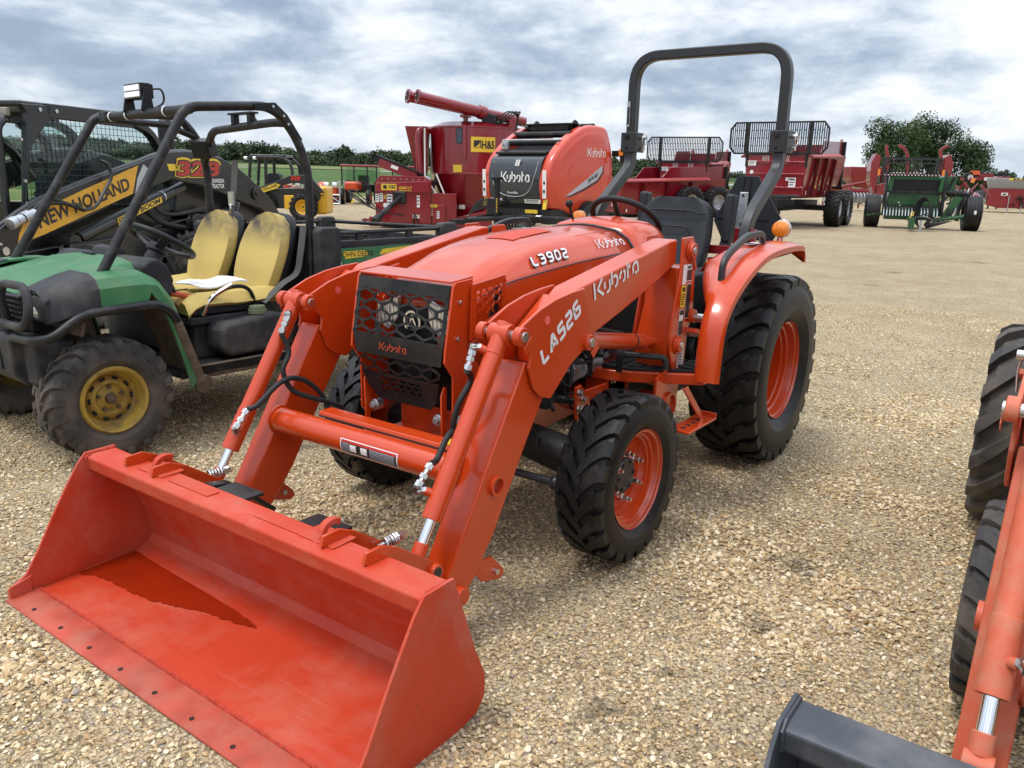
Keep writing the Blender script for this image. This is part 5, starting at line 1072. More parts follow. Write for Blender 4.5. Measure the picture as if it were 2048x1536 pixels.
    mb = MB(); mb.tube([(.1, 0, .33), (.1, -.5, .31)], .03, 10); mb.tube([(.12, .0, .36), (-.05, .5, .30)], .03, 10); mb.tube([(.02, .25, .75), (.0, .42, .36)], .035, 10); mb.tube([(.02, -.25, .75), (.0, -.42, .36)], .035, 10); B('suspension_arm', 'mud', mb=mb, bev=0)
    # floor, sills, seat base
    mb = MB(); mb.box((-.78, 0, .36), (.75, 1.3, .05)); mb.box((-1.6, 0, .40), (1.1, .5, .16)); B('floor_pan', 'plast', mb=mb, bev=.01)
    mb = MB(); mb.box((-.58, .42, .392), (.22, .42, .012), (0, 0, .2)); B('rubber_floor_mat', 'tyre_d', mb=mb, bev=.004)
    for s in (1, -1):
        mb = MB(); mb.box((-.78, s*.69, .375), (.66, .04, .075)); B('side_sill', 'mud', mb=mb, bev=.012)
    mb = MB(); mb.box((-.78, .711, .385), (.60, .004, .045)); B('sill_strip', 'black', mb=mb, bev=0)
    mb = MB(); mb.cyl((-.47, .71, .372), (-.47, .72, .372), .016, 12); B('sill_bolt', 'mud', mb=mb, bev=0)
    mb = MB(); mb.prism([(-.58, .40), (-.58, .64), (-.62, .71), (-1.25, .68), (-1.25, .40)], 'y', -.62, .50); mb.box((-.80, .45, .63), (.52, .18, .05)); mb.box((-.62, .38, .58), (.14, .10, .13)); B('seat_box', 'plast', mb=mb, bev=.015)
    mb = MB(); mb.prism([(-.67, .62), (-.64, .58), (-.64, .47), (-.70, .42), (-1.05, .43), (-1.14, .50), (-1.14, .62), (-1.0, .655)], 'y', .50, .685); tk = B('fuel_tank', 'plast', mb=mb, bev=.035, seg=3)
    mb = MB(); mb.cyl((-.93, .61, .645), (-.93, .61, .672), .055, 20); mb.cyl((-.93, .61, .672), (-.93, .61, .694), .05, 14, r1=.046); B('fuel_cap', mat('dusty_green_cap', (.12, .15, .08), .7), tk, mb=mb, bev=.004)
    for k in range(4): mb = MB(); mb.tube(smooth_path([(-.55-.1*k, .35+.05*k, .72), (-.6-.1*k, .48, .62), (-.62-.12*k, .5, .52)], 5), .008, 6); B('wiring', 'hose', mb=mb, bev=0)
    # seats
    def seat(y0, seed):
        s = empty('bucket_seat', (0, y0, 0)); s.parent = U
        prof = [(.71, .165, -1.10), (.78, .195, -1.13), (.86, .215, -1.155), (.94, .225, -1.185), (1.02, .222, -1.215), (1.10, .20, -1.245), (1.16, .165, -1.268), (1.20, .11, -1.285), (1.215, .05, -1.29)]
        rings = []
        for z, w, x in prof:
            ring = []
            for k in range(24):
                a = 2*math.pi*k/24; c, sn = math.cos(a), math.sin(a)
                ring.append((x+.045*math.copysign(abs(sn)**.6, sn)+(.03*(abs(c)**3) if sn > 0 else 0), w*math.copysign(abs(c)**.6, c), z+.012*sn))
            rings.append(ring)
        mb = MB(); mb.loft(rings); B('backrest', 'jdyel', s, mb=mb, bev=0, smooth=60)
        mb = MB(); mb.loft([[(p[0]*1-.05, p[1]*.97, p[2]) for p in r] for r in rings]); B('backrest_shell', 'blackm', s, mb=mb, bev=0, smooth=60)
        r = random.Random(seed); rows = []
        for i in range(13):
            x = -1.12+.60*i/12; row = []
            for k in range(15):
                y = -.255+.51*k/14; e = max(0, abs(y)/.255-.75)/.25; f = max(0, (x+.62)/.1)
                z = .770-.05*e**2-.045*min(1, f)**2+mnoise.noise(V(x*9, y*9+seed, 0))*.012+(.02 if abs(y) > .15 and e < .5 else 0); row.append((x, y, z))
            rows.append(row)
        mb = MB(); mb.sheet(rows, .07); B('seat_cushion', 'jdyel', s, mb=mb, bev=0, smooth=60)
        mb = MB(); rw = []
        for i in range(5):
            x = -.60+.10*i/4; rw.append([(x, y, .778-.04*(i/4)**2+.012*mnoise.noise(V(x*30, y*30, seed))) for y in np.linspace(-.19, .16, 16)])
        mb.sheet(rw, .08); B('torn_foam', 'foam', s, mb=mb, bev=0)
        for q in range(3):
            yy = r.uniform(-.15, .15); mb = MB(); mb.tube(smooth_path([(-.72+.02*q, yy, .778), (-.68, yy+.05, .781), (-.62, yy+.02+.04*q, .776)], 5), .004, 5); B('seat_tear', 'decalb', s, mb=mb, bev=0)
        mb = MB(); mb.box((-.78, 0, .69), (.5, .46, .05)); B('seat_pan', 'blackm', s, mb=mb)
        return s
    seat(.31, 1); seat(-.27, 5)
    mb = MB(); mb.tube(fillet([(-.62, .53, .66), (-.66, .555, .76), (-.80, .56, .82), (-.92, .56, .80), (-.98, .545, .62)], .06, 5), .012, 10); B('hip_rail', 'black', mb=mb, bev=0)
    mb = MB(); mb.tube(fillet([(-.62, .535, .66), (-.665, .56, .765), (-.80, .566, .826)], .06, 5), .0125, 10); B('hip_rail_worn', 'chrome', mb=mb, bev=0)
    mb = MB(); mb.tube([(-.38, .43, .95), (-.47, .47, .86), (-.49, .48, .80)], .016, 8); mb.box((-.43, .45, .89), (.05, .03, .18), (0, rad(20), 0)); B('parking_brake_bracket', 'black', mb=mb, bev=.004)
    mb = MB(); mb.tube([(-.47, .47, .80), (-.60, .46, .765)], [.020, .015], 10); B('brake_lever_grip', mat('faded_orange_grip', (.50, .09, .03), .6), mb=mb, bev=0)
    mb = MB(); mb.sph((-.66, .20, .67), .07, 14, 10); mb.cyl((-.62, .22, .6), (-.62, .22, .72), .05, 14); B('gear_boot', 'plast', mb=mb, bev=0)
    # steering wheel
    sw = empty('steering_wheel'); sw.parent = U; c = V(-.53, .31, 1.075); ax = V(-.52, 0, .85).normalized(); rg, xx, yy = MB().ring(c, ax, .185, 36)
    mb = MB(); mb.tube(rg, .0165, 10, closed=True); B('wheel_rim', 'blackm', sw, mb=mb, bev=0)
    for a in (20, 160, 270): mb = MB(); d = xx*math.cos(rad(a))+yy*math.sin(rad(a)); e = ax.cross(d); mb.rect([c-ax*.06, c-ax*.035+d*.09, c+d*.178], .05, .016, ax); B('wheel_spoke', 'plast', sw, mb=mb, bev=.005)
    mb = MB(); mb.cyl(c-ax*.03, c-ax*.07, .06, 18); mb.cyl(c-ax*.07, c-ax*.30, .045, 14, r1=.07); B('steering_column', 'plast', mb=mb, bev=.006)
    # roll cage
    rt = .0265
    for s in (1, -1):
        mb = MB(); mb.tube(fillet([(-.035, s*.575, .90), (-.60, s*.545, 1.775), (-.66, s*.545, 1.805), (-1.16, s*.545, 1.845), (-1.30, s*.555, 1.70), (-1.37, s*.58, 1.50), (-1.35, s*.585, .72)], .10, 6), rt, 14); B('cage_tube', 'cage', mb=mb, bev=0)
        mb = MB(); mb.cyl((-.028, s*.575, .885), (-.036, s*.575, .905), .05, 20); B('cage_foot', 'black', mb=mb, bev=.004)
        mb = MB(); mb.prism([(-1.02, 1.85), (-1.16, 1.862), (-1.24, 1.80), (-1.34, 1.66), (-1.30, 1.65), (-1.20, 1.78), (-1.14, 1.81), (-1.02, 1.81)], 'y', s*.572, s*.585); gs = B('cage_gusset', 'black', mb=mb, bev=.004)
        for x, z in ((-1.14, 1.838), (-1.21, 1.79), (-1.24, 1.745)): mb = MB(); mb.cyl((x, s*.585, z), (x, s*.592, z), .008, 8); B('gusset_bolt', 'steel', gs, mb=mb, bev=0)
    mb = MB(); mb.tube([(-.64, -.545, 1.79), (-.64, .545, 1.79)], rt, 14); B('cage_crossbar', 'cage', mb=mb, bev=0)
    mb = MB(); mb.box((-.64, -.44, 1.79), (.06, .09, .065)); B('crossbar_clamp', 'black', mb=mb, bev=.008)
    for y in (-.36, -.15, .30): mb = MB(); mb.lathe([(.030, y-.008), (.030, y+.008)], (-.64, 0, 1.79), (0, 1, 0), 14); B('cable_tie', 'white', mb=mb, bev=0)
    mb = MB(); mb.tube(fillet([(-1.27, .53, 1.755), (-1.25, .42, 1.762), (-1.24, -.25, 1.735), (-1.30, -.45, 1.62), (-1.35, -.57, 1.52)], .06, 5), rt*.95, 12); B('rear_crossbar', 'cage', mb=mb, bev=0)
    mb = MB(); mb.tube([(-.62, -.40, 1.775), (-1.05, -.5, 1.77), (-1.30, -.555, 1.70)], rt*.8, 10); B('cage_brace', 'cage', mb=mb, bev=0)
    mb = MB(); mb.box((-1.28, -.45, 1.63), (.10, .14, .12), (0, .3, .4)); B('belt_anchor', 'black', mb=mb, bev=.01)
    for y in (.20, .02): mb = MB(); mb.box((-1.24, y, 1.79), (.04, .04, .07)); B('lamp_mount', 'black', mb=mb, bev=.004)
    mb = MB(); mb.box((-1.24, .11, 1.828), (.06, .26, .012)); mb.tube(smooth_path([(-1.24, .24, 1.80), (-1.24, .27, 1.76), (-1.24, .24, 1.73)], 5), .006, 6); B('lamp_bracket', 'black', mb=mb, bev=.002)
    # light bar on the crossbar
    lb = empty('work_lamp'); lb.parent = U; ly = -.03
    mb = MB(); mb.box((-.645, ly, 1.915), (.06, .20, .085))
    for k in range(7): mb.box((-.685, ly-.08+.0267*k, 1.915), (.03, .006, .08))
    B('lamp_body', 'black', lb, mb=mb, bev=.006)
    for i in range(6):
        for j in range(2): mb = MB(); mb.box((-.612, ly-.075+.030*i, 1.897+.036*j), (.008, .025, .030)); B('led_cell', mat('led_reflector', (.85, .86, .88), .25, .4, emit=(1, 1, 1, .25)), lb, mb=mb, bev=.003)
    for y in (ly-.11, ly+.11): mb = MB(); mb.prism([(-.60, 1.80), (-.68, 1.80), (-.665, 1.93), (-.63, 1.93)], 'y', y-.006, y+.006); B('lamp_bracket', 'black', lb, mb=mb, bev=.003)
    mb = MB(); mb.tube(smooth_path([(-.70, ly+.05, 1.93), (-.76, ly+.06, 1.93), (-.77, ly+.05, 1.86), (-.68, ly+.05, 1.81)], 6), .006, 6); B('lamp_cable', 'hose', lb, mb=mb, bev=0)
    # seat belts
    for y in (.57, -.14):
        mb = MB(); mb.rect(smooth_path([(-1.32, y, 1.55 if y < 0 else 1.14), (-1.28, y+.01, 1.32 if y < 0 else .98), (-1.25, y, 1.16 if y < 0 else .86), (-1.14, y, .80), (-1.0, y, .70)], 5), .045, .004, (.7, .3, .6)); B('seat_belt', 'belt', mb=mb, bev=0)
    mb = MB(); mb.box((-1.27, -.14, 1.30), (.02, .05, .09)); mb.tube([(-1.26+.012*math.cos(a), -.14+.02*math.cos(a), 1.235+.03*math.sin(a)) for a in (2*math.pi*k/12 for k in range(12))], .006, 6, closed=True); B('belt_latch', 'steel', mb=mb, bev=.002)
    # cargo bed
    bd = empty('cargo_bed'); bd.parent = U
    mb = MB(); mb.box((-1.96, 0, .66), (1.16, 1.36, .04)); mb.box((-1.40, 0, .87), (.04, 1.36, .42)); mb.box((-2.54, 0, .86), (.04, 1.30, .36)); B('bed_floor', 'plast', bd, mb=mb, bev=.01)
    mb = MB(); mb.box((-1.39, 0, 1.02), (.05, 1.30, .24)); mb.box((-1.36, -.15, 1.14), (.01, .05, .05)); B('front_panel', 'blackm', bd, mb=mb, bev=.012)
    for s in (1, -1):
        mb = MB(); mb.box((-1.96, s*.69, .82), (1.14, .045, .34)); B('bed_side', 'plast', bd, mb=mb, bev=.012)
        mb = MB(); mb.box((-1.97, s*.716, .90), (1.06, .008, .21)); sp = B('side_panel', 'jd', bd, mb=mb, bev=.003)
        mb = MB(); mb.box((-1.955, s*.70, 1.035), (1.0, .05, .035)); B('side_rail_base', 'plast', bd, mb=mb, bev=.008)
        mb = MB(); mb.tube([(-1.42, s*.695, 1.10), (-2.45, s*.695, 1.10)], .014, 10); B('side_rail', 'cage', bd, mb=mb, bev=0)
        for x, l in ((-1.40, .17), (-2.46, .16)): mb = MB(); mb.prism([(x-l/2, 1.02), (x-l/2, 1.12), (x-l/2+.02, 1.14), (x+l/2-.02, 1.14), (x+l/2, 1.12), (x+l/2, .68 if x > -2 else .98), (x-l/2+.02, .68 if x > -2 else .98)], 'y', s*.655, s*.735); B('rail_post', 'plast', bd, mb=mb, bev=.02, seg=3)
        for x in (-1.66, -2.10): mb = MB(); mb.box((x, s*.69, 1.07), (.05, .03, .04)); B('rail_foot', 'plast', bd, mb=mb, bev=.004)
        if s > 0:
            q = lambda x, z: plane((x, .7215, z), (-1, 0, 0), (0, 1, 0))
            mb = MB(); mb.prism([(-1.50, .985), (-1.68, .985), (-1.70, .972), (-1.715, .965), (-1.70, .95), (-1.66, .945), (-1.52, .938), (-1.505, .955)], 'y', .7205, .7212); B('torn_yellow_stripe', 'yellow', bd, mb=mb, bev=0)
            mb = MB(); mb.prism([(-1.83, .985), (-2.05, .995), (-2.30, 1.0), (-2.30, .965), (-2.0, .962), (-1.80, .95), (-1.815, .97)], 'y', .7205, .7212); B('torn_yellow_stripe', 'yellow', bd, mb=mb, bev=0)
            font('JOHN DEERE', .031, q(-1.475, .950), 'decalb', bd, .015, width=.275)
            mb = MB(); mb.prism([(-1.42, .975), (-1.44, .985), (-1.455, .97), (-1.47, .98), (-1.48, .965), (-1.46, .955), (-1.445, .965), (-1.43, .945)], 'y', .7206, .7214); B('torn_stripe_edge', 'decalb', bd, mb=mb, bev=0)
            sticker(q(-1.435, .865), .05, .055, 'white', bd, lines=[(.1, .1, .8, .8)], lm='grey')
    mb = MB(); mb.box((-1.95, .0, 1.02), (.7, .02, .02)); B('bed_crossbar', 'cage', bd, mb=mb, bev=0)
    mb = MB(); mb.tube([(-2.5, -.64, 1.10), (-2.5, .64, 1.10)], .014, 10); mb.tube([(-1.42, -.64, 1.12), (-1.42, .64, 1.12)], .014, 10); B('end_rail', 'cage', bd, mb=mb, bev=0)
    return U
utv = build_utv()
mb = MB(); Pp = []
for i in range(7): Pp.append([(-.66-.30*i/6+.0, .16+.32*k/6, .806+.010*math.sin(i*1.1+k*.5)+.003*i) for k in range(7)])
mb.sheet(Pp, .008); pap = mb.build('paper_stack', 'paper', None, smooth=50); pap.matrix_world = utv.matrix_basis
pap.location = utv.location; pap.rotation_euler = utv.rotation_euler
tag(pap, 'loose white papers lying on the torn yellow driver seat', 'papers')
# ------------------------------------------------------------------ the big skid steer loader behind the utility vehicle
def build_skid():
    K = empty('skid_steer', (1.08, -6.18, 0), (0, 0, rad(22.6)))
    tag(K, 'black and yellow skid steer loader with wire-mesh cab behind the green utility vehicle', 'skid steer', 'skid steer loaders')
    def B(name, mt, par=K, mb=None, bev=.008, **k): return mb.build(name, mt, par, bev=bev, **k)
    for s in (1, -1):
        arm = empty('lift_arm'); arm.parent = K
        up = [(.90, .62), (.80, .88), (.68, .98), (.45, 1.10), (.22, 1.20), (-.40, 1.37), (-1.03, 1.525), (-1.35, 1.615), (-1.59, 1.655), (-1.88, 1.67), (-2.20, 1.655), (-2.52, 1.61), (-2.80, 1.53), (-3.04, 1.42), (-3.35, 1.25), (-3.62, 1.09), (-3.84, .87)]
        lo = [(-3.70, .80), (-3.60, .90), (-3.30, 1.02), (-2.82, 1.13), (-2.40, 1.24), (-2.1, 1.31), (-1.93, 1.33), (-1.58, 1.375), (-.99, 1.245), (-.27, 1.02), (.25, .90), (.52, .80), (.66, .70), (.72, .50)]
        mb = MB(); mb.prism(up+lo, 'y', s*.70, s*.80); B('arm_plate', 'nhblack', arm, mb=mb, bev=.012, seg=3)
        mb = MB(); mb.tube([(p[0], s*.75, p[1]-.012) for p in up[2:]], .03, 8); B('arm_edge', 'nhblack', arm, mb=mb, bev=0)
        if s > 0:
            mb = MB(); mb.prism([(.525, .845), (.50, .93), (.44, 1.02), (.33, 1.09), (-.30, 1.285), (-1.045, 1.505), (-1.0, 1.40), (-.935, 1.235), (-.35, 1.075), (.25, .905)], 'y', .801, .8035); B('yellow_decal', mat('golden_decal', (.70, .36, .03), .4), arm, mb=mb, bev=0)
            mb = MB(); mb.prism([(-.965, 1.225), (-1.02, 1.38), (-1.13, 1.52), (-1.20, 1.475), (-1.17, 1.40), (-1.115, 1.26)], 'y', .801, .8035); B('grey_decal', 'grey', arm, mb=mb, bev=0)
            font('NEW HOLLAND', .115, plane((.275, .806, .965), (-1, 0, .268), (0, 1, 0)), 'decalb', arm, .028, width=1.22)
            for c, h, b, o, dx in (('yellow', .165, .11, .806, .03), ('decalb', .15, .075, .808, .015), ('redl', .145, .035, .810, 0)):
                font('328', h, plane((-1.64+dx, o, 1.415), (-1, 0, .0), (0, 1, 0)), c if c != 'redl' else mat('red_decal', (.42, .03, .02), .4), arm, b, .12, width=.80+dx*2)
            mb = MB(); mb.prism([(-1.50, 1.53), (-1.64, 1.53), (-1.64, 1.46), (-1.53, 1.46)], 'y', .801, .803); B('yellow_decal', 'yellow', arm, mb=mb, bev=0)
            for k, t in enumerate(('JOHNSON', 'TRACTOR')): font(t, .045, plane((-2.28, .803, 1.335-.06*k), (-1, 0, 0), (0, 1, 0)), 'white', arm, .02, width=.24)
        for x, z, r in ((-3.18, 1.20, .075), (-3.72, .90, .05)): mb = MB(); mb.cyl((x, s*.78, z), (x, s*.83, z), r, 22); mb.cyl((x, s*.83, z), (x, s*.845, z), r*.45, 14); B('arm_pivot', 'nhblack', arm, mb=mb, bev=.006)
        # lift cylinder with its lettering
        p0 = V(-.20, s*.66, .80); p1 = V(-1.92, s*.66, 1.295); d = (p1-p0).normalized()
        mb = MB(); mb.cyl(p0+d*.12, p1, .055, 22); mb.cyl(p0-d*.02, p0+d*.3, .035, 16); mb.cyl(p0-V(0, .07, 0), p0+V(0, .07, 0), .075, 20); B('lift_cylinder', 'nhblack', arm, mb=mb, bev=.004)
        mb = MB(); q = p0+d*1.40; mb.cyl(q, q+d*.02, .060, 20); B('cylinder_clamp', 'galv', arm, mb=mb, bev=0)
        if s > 0:
            for k, t in enumerate((('SUPER BOOM', .85),)):
                o = p0+d*.62+V(0, .0575, -.028); mb = MB(); 
                for w_, h_, mt_, y_ in ((.74, .075, 'decalb', 0), (.72, .064, 'yellow', .001), ): sticker(plane(o+V(0, y_, -.008), tuple(d), (0, 1, 0)), w_, h_, mt_, arm)
                font(t[0], .045, plane(o+V(0, .004, .004), tuple(d), (0, 1, 0)), 'decalb', arm, .03, .15, width=.69)
    # handrail, hose coupler, front auxiliaries
    mb = MB(); mb.tube(fillet([(-.10, .86, 1.16), (-.18, .86, 1.10), (-.34, .86, 1.12), (-.60, .86, 1.40), (-.58, .84, 1.52), (-.50, .82, 1.54)], .06, 5), .016, 8); B('hand_rail', 'nhblack', mb=mb, bev=0)
    mb = MB()
    for k in range(4): mb.cyl((.62-.07*k, .84, 1.015+.022*k), (.56-.07*k, .84, 1.035+.022*k), (.05, .042, .048, .036)[k], 14)
    B('hydraulic_coupler', 'galv', mb=mb, bev=.004)
    for k in range(2): mb = MB(); mb.tube(smooth_path([(.36, .84, 1.10+.02*k), (.2, .86, 1.17+.04*k), (0, .86, 1.16), (-.2, .85, 1.1)], 6), .018, 8); B('coupler_hose', 'hose', mb=mb, bev=0)
    for x, z in ((.66, .80), (.70, .86), (.66, .74)): mb = MB(); mb.cyl((x, .80, z), (x, .815, z), .035 if z == .80 else .012, 16); B('arm_gauge', 'steel', mb=mb, bev=.002)
    # chassis, wheels
    mb = MB(); mb.prism([(.2, .35), (.2, .75), (-.9, .80), (-2.3, .95), (-3.2, 1.05), (-3.55, .85), (-3.5, .45), (-2.8, .3)], 'y', -.55, .55); B('chassis', 'nhblack', mb=mb, bev=.02)
    for s in (1, -1):
        mb = MB(); mb.prism([(-2.9, .8), (-3.2, 1.28), (-3.75, .9), (-3.7, .55), (-3.0, .6)], 'y', s*.50, s*.66); B('rear_tower', 'nhblack', mb=mb, bev=.02)
        mb = MB(); mb.cyl((-2.15, s*.60, .86), (-2.15, s*.70, .86), .13, 24); mb.cyl((-2.15, s*.70, .86), (-2.15, s*.73, .86), .05, 16); B('swivel_boss', 'dark', mb=mb, bev=.01)
        mb = MB(); mb.tube(smooth_path([(-1.2, s*.6, 1.2), (-1.5, s*.62, .95), (-1.9, s*.6, .85), (-2.4, s*.62, .8)], 6), .03, 8); mb.tube(smooth_path([(-1.3, s*.64, 1.2), (-1.55, s*.66, 1.02), (-1.95, s*.64, 1.0), (-2.5, s*.6, 1.05)], 6), .02, 8); B('loader_hose', 'hose', mb=mb, bev=0)
        for x in (-.25, -1.95):
            w = empty('wheel', (x, s*.76, .40)); w.parent = K
            tyre_mesh(.41, .30, .21, .035, 16, 'ag').build('tyre', 'tyre_w', w, smooth=28)
            mb = MB(); mb.lathe([(.22, .12*s), (.2, .1*s), (.19, .02*s), (.02, .04*s)], (0, 0, 0), (0, 1, 0), 28); B('rim', 'nhyel', w, mb=mb, bev=0)
    # cab: posts, roof, wire-mesh side window, rear arch
    cab = empty('cab'); cab.parent = K
    mb = MB(); mb.box((-.70, 0, 2.005), (1.44, 1.0, .05)); B('roof', 'nhblack', cab, mb=mb, bev=.02)
    for s in (1, -1):
        y0, y1 = s*.47, s*.53
        mb = MB(); mb.prism([(.17, .72), (-.02, 1.93), (.03, 2.0), (-.30, 2.01), (-.28, 1.88), (-.13, 1.75), (-.02, 1.62), (.06, 1.30), (.10, .72)], 'y', y0, y1); B('front_post', 'nhblack', cab, mb=mb, bev=.01)
        mb = MB(); mb.prism([(-.25, 2.025), (-1.30, 2.02), (-1.50, 1.985), (-1.52, 1.88), (-1.25, 1.88), (-.26, 1.90)], 'y', y0, y1); rl = B('roof_rail', 'nhblack', cab, mb=mb, bev=.008)
        for x in (-.17, -.36, -.98): mb = MB(); mb.cyl((x, s*.53, 1.965), (x, s*.54, 1.965), .018, 12); B('rail_bolt', 'steel', rl, mb=mb, bev=0)
        mb = MB(); ar = fillet([(-1.40, s*.5, 1.93), (-1.66, s*.5, 1.86), (-1.86, s*.5, 1.60), (-1.92, s*.5, 1.2)], .2, 6); mb.rect(ar, .07, .09, (0, 1, 0)); B('rear_arch', 'nhblack', cab, mb=mb, bev=.01)
        mb = MB(); mb.prism([(.10, .72), (.06, 1.15), (-1.90, 1.10), (-1.95, .72)], 'y', s*.44, s*.50); B('side_panel', 'nhblack', cab, mb=mb, bev=.01)
        def inside(x, z): return z < 1.885 and x > -1.84+max(0, (z-1.62))*.85 and not (x > -.16 and z > 1.70+(-x)*1.1) and x < .06-(z-1.3)*.1
        for k in range(34):
            if s < 0: continue
            x = .02-.056*k; zs = [z for z in np.linspace(1.10, 1.90, 41) if inside(x, z)]
            if len(zs) > 2: mb = MB(); mb.cyl((x, s*.515, zs[0]-.02), (x, s*.515, zs[-1]+.02), .0026, 5); B('mesh_wire', 'mesh', cab, mb=mb, bev=0)
        for k in range(15):
            if s < 0: continue
            z = 1.12+.056*k; xs = [x for x in np.linspace(.08, -1.9, 80) if inside(x, z)]
            if len(xs) > 2: mb = MB(); mb.cyl((xs[0]+.02, s*.519, z), (xs[-1]-.02, s*.519, z), .0026, 5); B('mesh_wire', 'mesh', cab, mb=mb, bev=0)
        mb = MB(); mb.box((-.85, s*.49, 1.5), (1.75, .006, .76)); B('side_window', 'glass', cab, mb=mb, bev=0)
        for z in (1.16, 1.35, 1.7): mb = MB(); mb.cyl((.10-.03*(z-1.1), s*.53, z), (.10-.03*(z-1.1), s*.545, z), .014, 12); B('post_bolt', 'steel', cab, mb=mb, bev=0)
    mb = MB(); mb.tube(fillet([(.22, .42, .80), (.20, .42, 1.80), (.10, .42, 1.88), (.10, -.42, 1.88), (.20, -.42, 1.80), (.22, -.42, .80)], .10, 6), .035, 10); B('door_frame', 'nhblack', cab, mb=mb, bev=0)
    mb = MB(); mb.box((.20, 0, 1.35), (.006, .80, 1.0)); B('door_glass', 'glass', cab, mb=mb, bev=0)
    mb = MB(); mb.box((.05, .30, 1.93), (.05, .22, .07)); B('front_lamp', mat('dull_lamp', (.30, .28, .22), .3), cab, mb=mb, bev=.01)
    mb = MB(); mb.box((-.9, 0, 1.25), (.15, .55, .75), (0, -.15, 0)); mb.box((-.65, 0, .95), (.5, .55, .15)); B('operator_seat', 'seat', cab, mb=mb, bev=.06, seg=3)
    mb = MB(); mb.tube([(-.35, -.45, 1.90), (-.75, -.40, 1.62), (-.95, -.38, 1.35)], .05, 8); mb.tube([(-1.0, -.5, 1.9), (-1.3, -.5, 1.75), (-1.45, -.5, 1.2)], .06, 8); B('far_cab_post', 'nhblack', cab, mb=mb, bev=0)
    mb = MB(); mb.cyl((-2.35, .20, 1.5), (-2.35, .20, 1.97), .085, 20); mb.cyl((-2.35, .2, 1.97), (-2.37, .2, 2.03), .085, 20, r1=.06); B('exhaust_muffler', 'dark', mb=mb, bev=.01)
    mb = MB(); mb.prism([(-2.0, 1.0), (-2.1, 1.45), (-2.9, 1.40), (-3.5, 1.1), (-3.6, .9)], 'y', -.5, .5); B('engine_hood', 'nhblack', mb=mb, bev=.03)
    return K
skid = build_skid()
# ------------------------------------------------------------------ machines standing further back on the lot
def site(name, dist, lat, turn=0., label=None, cat=None, group=None):
    """an Empty whose x runs to the right of the picture, y away from the camera, turned clockwise by turn degrees"""
    e = empty(name, cam_xy(dist, lat), (0, 0, YAW-math.pi/2-rad(turn))); tag(e, label, cat, group); return e
def FR(x, z, y=-.002): return plane((x, y, z), (1, 0, 0), (0, -1, 0))       # lettering on a face that looks at the camera
def simple_wheel(par, c, R, W, kind='rib', rim='rimgrey', axis='x', nl=24, lug=.03, rr=.5, mats='tyre'):
    w = empty('wheel', c, (0, 0, -math.pi/2 if axis == 'x' else 0)); w.parent = par
    tyre_mesh(R, W, R*rr, lug, nl, kind).build('tyre', mats, w, smooth=30)
    mb = MB(); h = W/2
    for s in (1, -1): mb.lathe([(R*rr+.02, s*h*.75), (R*rr-.03, s*h*.6), (R*rr-.05, s*h*.2), (R*rr*.5, s*h*.12), (R*rr*.35, s*h*.3), (.03, s*h*.3)], (0, 0, 0), (0, 1, 0), 26)
    mb.build('rim', rim, w, smooth=40); return w

